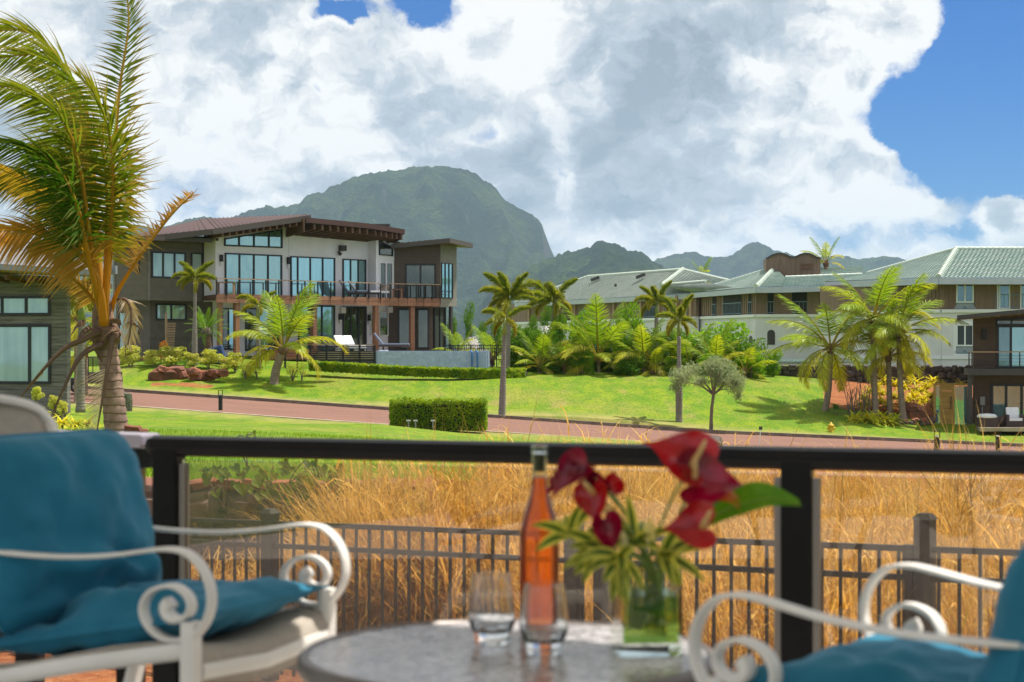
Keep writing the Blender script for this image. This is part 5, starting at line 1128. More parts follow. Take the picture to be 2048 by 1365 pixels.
def leafcloud(name, m, n, lobes, size, seed, shell=0.62, thin=0.5, flat=0.3, droop=0.0, box=None):
    """leaves spread through a crown's volume; lobes: (x, y, z, rx, ry, rz)"""
    r = random.Random(seed); M = MB(); tot = sum(l[3]*l[4]*l[5] for l in lobes) if lobes else 1
    def leaf(p, out):
        d = Vector((r.gauss(0, 1), r.gauss(0, 1), r.gauss(0, 1))).normalized(); nrm = (out * 0.7 + d + Vector((0, 0, 0.35))).normalized(); a = nrm.orthogonal().normalized(); a = (Matrix.Rotation(r.uniform(0, 6.28), 3, nrm) @ a) + Vector((0, 0, -droop)); a.normalize(); b = nrm.cross(a)
        s = size * r.uniform(0.6, 1.25); i = len(M.v); fold = nrm * s * flat * 0.3
        M.v += [tuple(p - a*s*0.5), tuple(p + b*s*thin*0.5 + fold), tuple(p + a*s*0.5), tuple(p - b*s*thin*0.5 + fold)]; M.f += [(i, i+1, i+2), (i, i+2, i+3)]
    if box:
        bx, by, bz = box
        for _ in range(n):
            p = [r.uniform(-bx, bx), r.uniform(-by, by), r.uniform(0, bz)]; ax = r.random()
            if ax < 0.42: p[1] = -by * r.uniform(0.86, 1.03)
            elif ax < 0.74: p[2] = bz * r.uniform(0.88, 1.04)
            elif ax < 0.88: p[0] = math.copysign(bx, p[0]) * r.uniform(0.93, 1.02)
            else: p[1] = by * r.uniform(0.86, 1.03)
            w = 0.13 * mnoise.noise(Vector(p) * 1.9 + Vector((seed, 0, 0))) + (0.10*r.random()**4); p[2] += w if p[2] > bz*0.8 else 0; p[1] -= w*0.8
            leaf(Vector(p), Vector((p[0]/bx*0.3, -0.6, 0.6)))
    else:
        for l in lobes:
            for _ in range(int(n * l[3]*l[4]*l[5] / tot) + 1):
                d = Vector((r.gauss(0, 1), r.gauss(0, 1), r.gauss(0, 1))).normalized(); rad = (shell + (1 - shell) * r.random()) * (1 + 0.22*mnoise.noise(d*2.3 + Vector((seed, l[0], l[2])))); p = Vector((l[0] + d.x*l[3]*rad, l[1] + d.y*l[4]*rad, l[2] + d.z*l[5]*rad))
                if p.z < 0.02: continue
                leaf(p, d)
    return M.mesh(name, m)
CLOUD = {}
def cloud(kind, k):
    if (kind, k) not in CLOUD:
        r = random.Random(hash((kind, k)) % 9999 if False else k * 37 + len(kind) * 101)
        def lobes(n, tall): return [(r.uniform(-0.5, 0.5), r.uniform(-0.45, 0.45), r.uniform(0.35, 1.35)*tall, r.uniform(0.30, 0.5), r.uniform(0.30, 0.5), r.uniform(0.26, 0.42)*tall) for _ in range(n)]
        spec = {'bright': (L_bright, 2600, 14, 1.0, 0.115), 'deep': (L_deep, 2600, 14, 1.0, 0.115), 'column': (L_deep, 2200, 12, 1.0, 0.10), 'lime': (L_lime, 1300, 11, 1.0, 0.20), 'sparse': (L_lime, 320, 7, 1.0, 0.16), 'white': (L_flower, 700, 9, 1.0, 0.14), 'croton': (L_red, 500, 6, 1.0, 0.28)}[kind]
        CLOUD[kind, k] = leafcloud(kind + '_crown', spec[0], spec[1], lobes(spec[2], spec[3]), spec[4], k + 3, thin=0.55 if kind != 'croton' else 0.28)
    return CLOUD[kind, k]
def shrub(name, label, kind, px, ytop, ybot, wpx, d, cat='shrub', group=None, stems=3, var=None, base=0.0, depth=1.0):
    o = P(px, ybot, d); h = (ybot - ytop) / F * d; w = wpx / F * d; T = thing(name, label, cat, o, group); k = RND.randrange(3) if var is None else var
    c = bpy.data.objects.new('crown', cloud(kind, k)); COL.objects.link(c); c.parent = T; c.scale = (w * 0.56, w * 0.5 * depth, h * (1 - base) / 1.72); c.location = (0, 0, h*base); c.rotation_euler = (0, 0, RND.uniform(-0.5, 0.5))
    for s in range(stems):
        m = MB(); a = RND.uniform(0, 6.28); tip = Vector((math.cos(a)*w*0.22, math.sin(a)*w*0.2, h*(0.45 + 0.3*base))); rr = max(0.02, 0.02*h); m.tube(curve([o - Vector((0, 0, 0.15)), o + tip*0.4 + Vector((0, 0, h*0.05)), o + tip], 6), [rr*1.3, rr, rr*0.5][0:1]*6, 6); m.build('stem', M_twig, T)
    return T

def vegetation():
    # --- palms on the lawns
    palm('coconut_palm', 'short coconut palm with drooping yellowing fronds on the lawn before the modern house', 'palm', P(549, 767, 99.5), P(566, 700, 99.5), 0.27, 0.22, 'coco', 15, 4.2, 7, None, lean=-0.10, elevs=(0.02, 1.45), windx=0.05)
    palm('foxtail_palm', 'tall slim foxtail palm rising straight from the lawn beside the road', 'palm', P(1004, 829, 91.6), P(1009, 670, 91.6), 0.19, 0.105, 'fox', 7, 1.55, 3, bulge=0.1, elevs=(-0.3, 0.9))
    palm('foxtail_palm', 'foxtail palm behind the slim one, rooted by the pool fence', 'palm', P(1013, 752, 104.5), P(1018, 628, 104.5), 0.20, 0.15, 'fox', 13, 2.15, 4, elevs=(-0.1, 1.35))
    palm('foxtail_palm', 'foxtail palm with V-shaped crown in front of the long grey-green roof', 'palm', P(1108, 730, 112), P(1108, 628, 112), 0.19, 0.14, 'fox', 11, 2.3, 9, elevs=(-0.1, 1.15))
    palm('foxtail_palm', 'smaller foxtail palm standing before the brown hotel balconies', 'palm', P(1311, 745, 109), P(1313, 634, 109), 0.17, 0.12, 'fox', 10, 1.65, 12, elevs=(0.0, 1.4))
    palm('foxtail_palm', 'foxtail palm with swollen trunk and ragged top beside the silver tree', 'palm', P(1358, 843, 92.2), P(1358, 672, 92.2), 0.18, 0.10, 'fox', 9, 1.55, 15, bulge=0.28, elevs=(-0.3, 1.3))
    palm('foxtail_palm', 'small foxtail palm standing against the grey siding wall', 'palm', P(389, 727, 103.5), P(390, 586, 103.5), 0.19, 0.095, 'fox', 11, 1.6, 18, bulge=0.15, elevs=(-0.1, 1.2))
    palm('coconut_palm', 'leaning coconut palm at the planted bank, set apart from the other three', 'palm', P(1650, 822, 98.5), P(1661, 698, 98.5), 0.19, 0.15, 'coco', 17, 4.0, 21, lean=0.10, elevs=(-0.6, 1.25), windx=-0.25)
    palm('coconut_palm', 'tallest coconut palm of the bank, straight trunk behind the yellow plants', 'palm', P(1752, 830, 97.6), P(1747, 640, 97.6), 0.18, 0.15, 'coco', 18, 3.9, 24, lean=-0.06, elevs=(-0.55, 1.3), windx=-0.1)
    palm('coconut_palm', 'thin-trunked coconut palm in the middle of the bank cluster', 'palm', P(1780, 832, 98.0), P(1777, 715, 98.0), 0.17, 0.14, 'coco', 13, 3.4, 27, elevs=(0.0, 1.4), windx=0.05)
    palm('coconut_palm', 'coconut palm with flared root beside the red boulders on the bank', 'palm', P(1806, 832, 97.4), P(1797, 668, 97.4), 0.19, 0.14, 'coco', 17, 3.7, 30, lean=-0.05, elevs=(-0.7, 1.25), windx=0.15)
    palm('coconut_palm', 'coconut palm crown sticking up behind the brown roof tower', 'palm', P(1652, 560, 150), P(1652, 528, 150), 0.22, 0.18, 'coco', 10, 2.4, 33, elevs=(0.2, 1.4)); palm('coconut_palm', 'small palm crown behind the long grey-green roof', 'palm', P(1403, 575, 168), P(1404, 552, 168), 0.22, 0.18, 'coco', 10, 1.9, 36, elevs=(-0.6, 1.4))
    palm('cycad', 'dark green cycad with fan of stiff leaves against the house wall', 'cycad', P(418, 728, 105), P(413, 665, 105), 0.28, 0.22, 'cycad', 26, 1.75, 39, elevs=(-0.35, 1.4), tm=M_fibre, windx=0)
    palm('palm_tree', 'smooth grey palm trunk standing on the lawn behind the grey house corner', 'palm', P(161, 812, 78), P(163, 640, 78), 0.20, 0.15, 'fox', 9, 2.2, 42, elevs=(-0.3, 1.2))
    palm('palm_tree', 'slender grey palm trunk behind the drooping frond by the cedar steps', 'palm', P(517, 728, 104), P(516, 640, 104), 0.16, 0.11, 'fox', 6, 1.5, 43, elevs=(0.0, 1.2))
    for k, (px, py, L) in enumerate([(152, 628, 2.6), (128, 655, 2.6), (172, 690, 2.2)]): palm('areca_palm', ['yellow-green areca palm over the grey house corner', 'areca palm half hidden by the grey house', 'low areca palm behind the cart'][k], 'palm', P(px, 800 - 10*k, 88 + k), P(px, py + 15, 88 + k), 0.1, 0.09, 'coco', 11, L, 50 + k, elevs=(0.0, 1.4))
    # young palms along the garden wall
    ylab = ['small young palm beside the pool fence', 'young palm behind the slim foxtail trunk', 'yellow-tinged young palm before the dark shrubs', 'short young palm next to the low hedge end', 'largest young palm, broad fan of bright fronds', 'young palm with arching yellow fronds before the garden wall', 'young palm with low orange-tipped fronds', 'young palm behind the swollen foxtail trunk', 'young palm under the round bright tree', 'young palm beside the lava wall end']
    for k, (px, py, d, L, n) in enumerate([(918, 712, 110, 2.2, 8), (985, 722, 109, 2.6, 10), (1080, 735, 107, 2.7, 11), (1128, 735, 107, 2.4, 10), (1197, 722, 107.5, 4.2, 14), (1288, 728, 107.5, 3.4, 12), (1306, 745, 107, 2.2, 9), (1378, 735, 108, 2.9, 11), (1432, 735, 107, 3.0, 11), (1490, 745, 107, 2.4, 9)]):
        palm('young_palm', ylab[k], 'palm', P(px, py + 26, d), P(px, py, d), 0.12, 0.10, 'coco', n, L, 60 + k, 'young palms along the garden wall', elevs=(0.05, 1.45), windx=-0.1)
    # shrubs and trees along the wall
    big = [('bright', 1166, 606, 745, 70, 110.5, 'tall bright-leaved shrub before the long roof, beside the V-crowned palm'), ('bright', 1258, 590, 745, 74, 111, 'tall rounded bright shrub in front of the hotel balconies'), ('bright', 1445, 628, 755, 132, 109, 'big round bright green tree in front of the white hotel wall'),
           ('deep', 1120, 612, 742, 56, 111.5, 'dark upright shrub between two foxtail palms'), ('deep', 1210, 640, 750, 90, 110, 'dark green shrub behind the largest young palm'), ('deep', 1320, 655, 752, 90, 110.5, 'dark green shrub behind the smaller foxtail palm'), ('bright', 1385, 650, 752, 80, 111, 'bright shrub behind the swollen foxtail palm'),
           ('deep', 1062, 660, 750, 70, 110, 'dark shrub behind the yellow-tinged young palm'), ('bright', 1500, 695, 768, 70, 107.5, 'leafy shrub against the end of the lava wall'), ('bright', 1165, 690, 756, 56, 106.6, 'low bright shrub at the lawn edge under the young palms'), ('deep', 1255, 705, 757, 80, 106.5, 'low dark shrub at the lawn edge under the young palms'),
           ('deep', 1350, 712, 758, 80, 106.8, 'low dark shrub behind the silver tree'), ('deep', 1105, 712, 752, 70, 107, 'low dark shrub behind the hedge end'), ('bright', 1420, 700, 760, 60, 106.6, 'low bright shrub beside the silver tree crown'),
           ('column', 904, 618, 705, 26, 121, 'narrow columnar tree next to the house end'), ('column', 938, 590, 705, 24, 120, 'tallest narrow columnar tree beyond the pool'), ('column', 965, 632, 705, 24, 120, 'short columnar tree beyond the pool'), ('column', 1092, 600, 700, 28, 118, 'columnar tree beside the V-crowned foxtail palm'), ('column', 1066, 618, 700, 26, 118, 'columnar tree before the end of the long roof'),
           ('white', 940, 672, 712, 40, 114, 'white-flowering bush beyond the pool fence'), ('white', 970, 690, 720, 26, 112, 'small white-flowering bush at the pool corner'), ('white', 1085, 650, 700, 60, 113.5, 'pale-flowering bush behind the garden wall'), ('deep', 992, 640, 715, 50, 113, 'dark shrub behind the two foxtail trunks'), ('deep', 870, 690, 706, 60, 123, 'low dark shrub behind the pool'), ('bright', 1545, 690, 760, 40, 109, 'slim bright shrub at the corner of the lava wall')]
    for kind, px, yt, yb, w, d, lab in big: shrub('shrub' if kind != 'column' else 'columnar_tree', lab, kind, px, yt, yb, w, d, 'shrub' if kind != 'column' else 'tree', 'shrubs along the garden wall', 2)
    r2 = random.Random(31); names = ['leafy', 'dense', 'broad', 'bushy', 'glossy', 'rounded']; near = ['the pool fence', 'the slim foxtail palm', 'the V-crowned palm', 'the largest young palm', 'the tall rounded shrub', 'the smaller foxtail palm', 'the swollen foxtail palm', 'the round bright tree']
    for k in range(24):
        px = 1032 + 20.5*k; yt = r2.uniform(640, 690) if px < 1400 else r2.uniform(665, 705); kind = r2.choice(['deep', 'bright', 'deep'])
        shrub('shrub', '%s %s green shrub in the thicket beside %s, %s its neighbours' % (names[k % 6], 'dark' if kind == 'deep' else 'bright', near[min(7, k // 3)], ['shorter than', 'taller than', 'level with'][k % 3]), kind, px, yt, 752, r2.uniform(52, 80), r2.uniform(108.3, 110.2), 'shrub', 'shrubs along the garden wall', 1)
    # plumeria row
    pl = [(262, 690, 742, 44, 103), (305, 700, 742, 36, 102.5), (346, 694, 742, 56, 102.5), (385, 708, 744, 28, 102.5), (418, 700, 742, 46, 102.5), (452, 715, 750, 30, 101.5), (470, 706, 748, 26, 102), (492, 722, 762, 28, 100.5), (515, 726, 762, 24, 100.5), (585, 722, 764, 40, 100.5), (604, 728, 764, 24, 100.5)]
    plab = ['plumeria shrub with two crowns next to the planter board', 'leafy plumeria beside the largest one', 'largest round plumeria above the rock bed', 'small plumeria before the foxtail trunk', 'wide plumeria in front of the covered grill', 'sparse plumeria beside the rock bed end', 'plumeria under the drooping yellow frond', 'thin-leaved plumeria in the palm shade', 'thin plumeria near the leaning palm trunk', 'flowering plumeria beside the leaning palm', 'small sparse plumeria next to the low hedge']
    for k, (px, yt, yb, w, d) in enumerate(pl): shrub('plumeria', plab[k], 'lime' if k < 7 else 'sparse', px, yt - 4, yb, w*1.2, d, 'plumeria', 'plumerias before the modern house', 3, base=0.22)
    shrub('croton', 'orange-red croton bush in front of the slatted screen', 'croton', 326, 678, 722, 28, 104.5, 'shrub', None, 2); shrub('shrub', 'yellow-green shrub beside the planter board', 'lime', 243, 696, 735, 30, 104.2, 'shrub', None, 2)
    # clipped hedges
    o = P(877, 861, 82.3); T = thing('clipped_hedge', 'block-shaped clipped green hedge at the near edge of the road', 'hedge', o); c = link('foliage', leafcloud('hedge_foliage', L_hedge, 9000, None, 0.13, 5, box=(2.25, 0.55, 1.36)), T); c['kind'] = 'stuff'; m = MB(); m.box(o + Vector((0, 0, 0.62)), (4.2, 0.8, 1.24)); m.build('twig_core', M_mortar, T)
    T = thing('low_hedge', 'low clipped hedge curving along the lawn below the pool', 'hedge', P(840, 757, 103)); M = MB()
    pts = [P(620, 741, 102.4), P(690, 745, 102.2), P(760, 749, 102.0), P(840, 753, 102.0), P(930, 755.5, 102.3), P(1010, 756, 103), P(1050, 756, 104)]; cv = curve(pts, 60); r = random.Random(2); Cc = []
    for _ in range(9000):
        f = r.random()*58.9; i = int(f); p = cv[i].lerp(cv[i+1], f - i); b = r.random(); hh = 0.50 + 0.05*mnoise.noise(Vector((f*0.5, 0, 0))); off = Vector((r.uniform(-0.1, 0.1), r.uniform(-0.35, 0.35), r.uniform(0.0, hh)))
        if b < 0.5: off.y = -0.38
        elif b < 0.85: off.z = hh*r.uniform(0.9, 1.08)
        d = Vector((r.gauss(0, 1), r.gauss(0, 1) - 0.8, r.gauss(0, 1) + 0.8)).normalized(); a = d.orthogonal().normalized(); a = Matrix.Rotation(r.uniform(0, 6.28), 3, d) @ a; q = d.cross(a); s = r.uniform(0.07, 0.13); i0 = len(M.v); c0 = p + off; M.v += [tuple(c0 - a*s), tuple(c0 + q*s*0.6), tuple(c0 + a*s), tuple(c0 - q*s*0.6)]; M.f.append((i0, i0+1, i0+2, i0+3))
    c = M.build('foliage', L_hedge, T); c['kind'] = 'stuff'
    M = MB(); M.tube([p + Vector((0, 0, 0.2)) for p in cv], 0.24, 6); M.build('twig_core', M_mortar, T)
    # silver tree
    o = P(1422, 861, 90.5); T = thing('silver_tree', 'small umbrella-shaped tree with feathery silver-green leaves beside the road', 'tree', o); fork = P(1427, 790, 90.5)
    m = MB(); m.tube(curve([o - Vector((0, 0, 0.2)), P(1423, 825, 90.5), fork], 10), [0.10]*3 + [0.085]*4 + [0.075]*3, 8); m.build('trunk', M_twig, T, smooth=True)
    for px, py, dy in ((1395, 755, 0.5), (1440, 740, -0.6), (1470, 765, 0.3), (1415, 745, -0.8), (1455, 780, -0.4), (1375, 765, -0.3), (1440, 735, 0.7)): m = MB(); e = P(px, py, 90.5) + Vector((0, dy, 0)); m.tube(curve([fork, fork.lerp(e, 0.5) + Vector((0, 0, 0.15)), e], 7), [0.06, 0.055, 0.05, 0.04, 0.03, 0.025, 0.02], 6); m.build('branch', M_twig, T)
    s = F / 90.5; lob = [((px - 1422)/s, dy, (861 - py)/s, rx/s, rx/s*0.8, rz/s) for px, py, dy, rx, rz in ((1362, 755, 0, 28, 22), (1385, 740, 0.4, 22, 16), (1425, 735, -0.3, 26, 22), (1450, 742, 0.4, 28, 26), (1470, 765, -0.2, 24, 26), (1440, 760, 0.0, 26, 20), (1478, 790, 0.1, 13, 16), (1400, 762, -0.4, 20, 14), (1350, 775, 0.1, 14, 14), (1432, 722, 0.1, 16, 12))]
    c = link('crown', leafcloud('silver_crown', L_silver, 6200, lob, 0.26, 9, shell=0.15, thin=0.12, droop=0.7), T)
    # golden strap-leaved plants
    def clump(m_, seed, n=48, L=0.75, up=0.9):
        r = random.Random(seed); M = MB()
        for _ in range(n):
            az = r.uniform(0, 6.28); el = r.uniform(0.5, 1.35)*up; l = L*r.uniform(0.7, 1.15); p = Vector((r.uniform(-0.1, 0.1), r.uniform(-0.1, 0.1), 0)); d = Vector((math.cos(az)*math.cos(el), math.sin(az)*math.cos(el), math.sin(el))); sd = Vector((-math.sin(az), math.cos(az), 0)); w = 0.045*r.uniform(0.7, 1.3); i0 = len(M.v)
            for j in range(4):
                u = j/3; ww = w*(1 - u**2)
                if j < 3: M.v += [tuple(p - sd*ww), tuple(p + sd*ww)]
                else: M.v.append(tuple(p))
                d = (d + Vector((0, 0, -0.42))).normalized(); p = p + d*l/3
            M.f += [(i0, i0+1, i0+3, i0+2), (i0+2, i0+3, i0+5, i0+4), (i0+4, i0+5, i0+6)]
        return M.mesh('strap_leaves', m_)
    gold = [clump(L_gold, k) for k in range(3)]; gg = [clump(L_goldg, k + 9, 46, 0.8) for k in range(3)]
    def put(px, py, d, s, meshes, lab, grp):
        o = P(px, py, d); T = thing('strap_leaf_plant', lab, 'plant', o, grp); c = link('leaves', RND.choice(meshes), T); c.scale = (s, s, s); c.rotation_euler = (0, 0, RND.uniform(0, 6)); m = MB(); m.lathe([(0.07*s, -0.05), (0.05*s, 0.12*s), (0.0, 0.16*s)], o, 8); m.build('crown_base', M_shaft, T)
    for px, py, s in [(1728, 800, 1.0), (1742, 786, 0.9), (1735, 812, 0.8), (1768, 765, 1.0), (1790, 772, 0.9), (1765, 790, 1.0), (1790, 798, 1.1), (1812, 778, 0.9), (1828, 768, 1.1), (1840, 785, 1.1), (1855, 776, 1.1), (1862, 796, 1.1), (1845, 803, 1.1), (1826, 800, 1.1), (1850, 812, 1.0), (1815, 808, 0.9), (1760, 808, 1.0), (1866, 765, 0.9), (1882, 770, 0.6), (1920, 770, 0.7), (1775, 815, 0.8), (1720, 812, 0.7), (1755, 776, 0.8), (1836, 815, 0.8)]: put(px, py, 98.6 + (815 - py)*0.07, s*1.35, gold, 'golden-yellow strap-leaved plant on the red bank under the lava wall', 'golden plants on the red bank')
    for px, py, s in [(1705, 846, 1.0), (1722, 849, 1.1), (1742, 850, 1.1), (1762, 850, 1.1), (1780, 848, 1.0), (1712, 838, 0.9), (1735, 840, 1.0), (1770, 840, 1.0), (1752, 836, 0.8), (1788, 840, 0.8)]: put(px, py, 95.6 + (850 - py)*0.06, s*1.35, gg, 'yellow-green strap-leaved plant in the low bed below the palms', 'yellow-green plants in the low bed')
    put(1672, 818, 97.5, 1.0, [clump(L_deep, 4, 50, 0.8)], 'dark green tufted plant at the root of the leaning bank palm', None)
    # leafless shrub
    for k, px in enumerate((1698, 1708, 1718, 1728, 1738)):
        o = P(px, 832, 97.6); T = thing('bare_shrub', ['leafless twiggy shrub next to the leaning bank palm', 'bare shrub with two tall stems on the bank', 'tallest leafless shrub on the bank', 'bare thin-branched shrub before the golden plants', 'short leafless shrub before the straight palm'][k], 'shrub', o, 'leafless shrubs on the bank')
        for q in range(5):
            m = MB(); a = RND.uniform(-0.5, 0.5); h = RND.uniform(1.2, 2.3); m.tube(curve([o, o + Vector((a*0.3, RND.uniform(-0.2, 0.2), h*0.5)), o + Vector((a, RND.uniform(-0.4, 0.4), h))], 6), [0.03, 0.026, 0.022, 0.018, 0.012, 0.006], 5)
            for z in (3, 4): p0 = Vector(m.v[z*5]); m.tube([p0, p0 + Vector((RND.uniform(-0.35, 0.35), RND.uniform(-0.2, 0.2), 0.3))], [0.012, 0.005], 4)
            m.build('branch', M_twig, T)
    # yellow-green plants by the grey house
    for k, (px, py, s) in enumerate([(75, 830, 1.0), (98, 845, 1.0), (125, 850, 1.1), (150, 852, 1.0), (175, 850, 0.9), (140, 868, 1.0), (110, 872, 1.0), (190, 862, 0.8), (165, 872, 1.0), (30, 850, 0.9), (5, 830, 0.8)]): put(px, py, 30 - 0.02*(py - 830), s*0.42, gg, 'yellow-green tufted plant in the bed beside the near coconut palm', 'tufted plants beside the near palm')
    for k, (px, py) in enumerate([(75, 782), (106, 802), (122, 812)]): shrub('plumeria', ['tall yellow-flowering plant against the grey house wall', 'round yellow-headed plant at the grey house corner', 'second yellow-headed plant at the grey house corner'][k], 'lime', px, py - 12, py + 40, 30, 40, 'plant', None, 2, base=0.4)
vegetation()

def near_palm():
    D = 27.0; T = thing('coconut_palm', 'near coconut palm with wind-torn fronds and dry hanging leaves before the grey house', 'palm', P(232, 872, D)); r = random.Random(77)
    pts = curve([P(236, 880, D), P(232, 850, D), P(226, 790, D), P(219, 730, D), P(213, 668, D)], 34); m = MB(); m.tube(pts, [0.185 - 0.0012*k + (0.010 if k % 3 == 0 else 0) for k in range(34)], 18); m.build('trunk', trunkmat('near_palm_trunk', (0.32, 0.215, 0.17), (0.19, 0.125, 0.105), 8.0), T, smooth=True)
    m = MB(); m.tube(curve([P(215, 690, D), P(210, 660, D), P(205, 625, D), P(208, 590, D)], 8), [0.20, 0.23, 0.22, 0.19, 0.17, 0.15, 0.12, 0.10], 12); m.build('fibre_sheath', M_fibre, T, smooth=True)
    for k in range(16):                                   # torn boot fibres
        a = r.uniform(170, 255); b = r.uniform(640, 700); p = P(a, b, D - r.uniform(-0.15, 0.25)); m = MB(); q = p + Vector((r.uniform(-0.25, 0.25), -0.1, r.uniform(-0.35, 0.05))); m.strip(curve([p, p.lerp(q, 0.5) + Vector((0, -0.06, 0.05)), q], 6), (r.uniform(-1, 1), 0.4, r.uniform(-1, 1)), [0.10, 0.11, 0.09, 0.07, 0.05, 0.02], 0.008); m.build('fibre_strip', M_fibre, T)
    OR = (0.46, 0.235, 0.024); OG = (0.36, 0.27, 0.03); G1 = (0.036, 0.098, 0.009); G2 = (0.15, 0.20, 0.014)
    def fr(pix, Ls, n, cols, wind, grav=0.25, side=None, r0=0.055, dead=False, brown=0.8, sides=(-1, 1), fwd=(0.10, 0.7), t0=0.36, w=0.034, ragged=0.18, seg=3):
        path = curve([P(x, y, d) for x, y, d in pix], 26); m, C = MB(), []
        rc = (lambda t: mixc(OR, OG, t*0.9)) if not dead else (lambda t: (0.17, 0.11, 0.08))
        rachis(m, C, path, r0, 0.010, rc, 7); R = m.build('frond', L_palm if not dead else L_dead, T, smooth=True, cols=C)
        m, C = MB(), []; leaflets(m, C, path, int(n*1.0), lambda t: Ls*1.12*math.sin(math.pi*min(1, 0.18 + 0.74*t))**0.6, w, side or (0.55, -0.6, 0.55), wind, grav, lambda t: mixc(cols[0], cols[1], t + r.uniform(-0.1, 0.1)), t0, 1, r, seg, fwd, ragged, sides, brown)
        m.build('leaflets', L_palm if not dead else L_dead, R, cols=C)
    W = (-0.85, 0.0, -0.28)
    fr([(212, 640, 27), (214, 568, 27), (222, 400, 26.8), (238, 190, 26.7), (257, 50, 26.9), (250, -40, 27.1)], 0.62, 84, (G1, G2), (-0.25, 0, -0.3), 0.2, (1, -0.3, 0), brown=1.0, fwd=(0.4, 0.9))
    fr([(212, 645, 26.8), (212, 560, 26.6), (225, 420, 26.3), (224, 300, 26.1), (198, 205, 26.0), (165, 160, 26.0)], 0.95, 88, (G1, G2), (-0.5, 0, -0.2), 0.25, (1, -0.4, 0.2), brown=0.8, fwd=(0.1, 0.8))
    fr([(206, 630, 27.3), (190, 470, 27.6), (180, 320, 27.9), (165, 190, 28.1), (90, 113, 28.3), (-20, 118, 28.4)], 1.0, 88, (G1, (0.16, 0.22, 0.02)), W, 0.3, (0.5, -0.5, 0.8), brown=0.5)
    fr([(205, 630, 26.6), (180, 480, 26.2), (158, 330, 25.8), (118, 226, 25.5), (50, 180, 25.4), (-30, 172, 25.4)], 0.95, 86, (G1, (0.15, 0.20, 0.02)), W, 0.35, (0.4, -0.5, 0.8), brown=0.4)
    fr([(203, 630, 26.7), (178, 520, 26.0), (150, 400, 25.5), (100, 320, 25.2), (30, 285, 25.0), (-40, 290, 25.0)], 0.9, 80, (G1, G1), W, 0.45, (0.3, -0.6, 0.8), brown=0.3)
    fr([(207, 635, 27.5), (196, 480, 27.9), (185, 330, 28.4), (150, 175, 28.8), (85, 80, 29.0), (10, 60, 29.0), (-50, 90, 29.0)], 1.1, 88, (G1, (0.18, 0.22, 0.02)), W, 0.25, (0.6, -0.4, 0.7), brown=0.5)
    fr([(203, 632, 27.0), (176, 520, 26.8), (132, 440, 26.6), (84, 388, 26.5), (0, 336, 26.4), (-40, 330, 26.4)], 0.55, 74, (OG, (0.40, 0.27, 0.04)), (-0.5, 0, -0.25), 0.4, (0.3, -0.5, 0.8), brown=0.9)
    fr([(208, 650, 26.6), (200, 580, 26.4), (178, 530, 26.2), (128, 490, 26.1), (60, 465, 26.0), (-40, 455, 26.0)], 0.80, 86, ((0.34, 0.20, 0.03), (0.40, 0.20, 0.06)), (-0.35, 0, -0.4), 0.55, (0.2, -0.4, 1.0), r0=0.075, brown=1.0)
    fr([(218, 640, 27.1), (232, 590, 27.0), (255, 550, 26.9), (292, 495, 26.8), (345, 428, 26.7), (388, 386, 26.6)], 0.34, 60, ((0.40, 0.27, 0.17), (0.42, 0.22, 0.08)), (-0.55, 0, 0.1), 0.15, (0.6, -0.3, 0.6), brown=1.0, ragged=0.7, r0=0.045)
    fr([(210, 640, 27.2), (218, 540, 27.1), (232, 440, 27.0), (250, 360, 26.9), (258, 300, 26.9)], 0.55, 60, (G2, (0.26, 0.20, 0.03)), (-0.1, 0, -0.4), 0.35, (1, -0.3, 0), brown=1.0)
    fr([(206, 630, 26.9), (190, 540, 26.5), (170, 430, 26.2), (150, 350, 26.0), (110, 300, 25.9), (60, 300, 25.9)], 0.85, 80, (G1, G2), W, 0.35, (0.5, -0.6, 0.6), brown=0.4)
    fr([(209, 640, 27.2), (196, 520, 27.3), (188, 400, 27.4), (172, 280, 27.5), (140, 230, 27.5)], 0.9, 70, (G1, G1), W, 0.4, (0.7, -0.5, 0.4), brown=0.4)
    fr([(206, 655, 27.2), (190, 605, 27.1), (160, 570, 27.0), (118, 530, 26.9)], 0.30, 40, ((0.42, 0.30, 0.08), (0.36, 0.22, 0.12)), (-0.3, 0, -0.3), 0.4, (0.3, -0.4, 0.8), brown=1.0, r0=0.05)
    fr([(204, 632, 27.4), (172, 500, 27.6), (130, 400, 27.8), (60, 350, 28.0), (-40, 372, 28.1)], 0.85, 78, (G1, G1), W, 0.5, (0.3, -0.5, 0.8), brown=0.4)
    fr([(210, 636, 26.9), (212, 520, 26.6), (214, 400, 26.4), (206, 300, 26.3), (180, 250, 26.3)], 0.7, 70, (G2, (0.30, 0.22, 0.04)), (-0.45, 0, -0.2), 0.3, (1, -0.3, 0.2), brown=1.0)
    # dead stalks hanging
    fr([(200, 662, 26.8), (165, 680, 26.6), (128, 698, 26.5), (84, 742, 26.4), (36, 802, 26.4)], 0.16, 26, ((0.30, 0.19, 0.12), (0.34, 0.22, 0.14)), (-0.2, 0, -0.2), 0.6, (0.5, -0.3, 0.6), dead=True, t0=0.6, r0=0.06, ragged=0.7)
    fr([(205, 688, 26.8), (170, 705, 26.6), (150, 730, 26.5), (128, 776, 26.4), (102, 835, 26.4)], 0.10, 14, ((0.26, 0.16, 0.11), (0.34, 0.22, 0.14)), (-0.2, 0, -0.2), 0.6, (0.5, -0.3, 0.6), dead=True, t0=0.7, r0=0.055, ragged=0.7)
    fr([(225, 668, 26.75), (222, 700, 26.7), (214, 745, 26.6), (203, 810, 26.55), (194, 862, 26.5)], 0.45, 46, ((0.52, 0.42, 0.34), (0.58, 0.48, 0.38)), (-0.5, 0, -0.2), 0.25, (1, -0.2, 0), dead=True, r0=0.05, ragged=0.5, sides=(-1,), w=0.014)
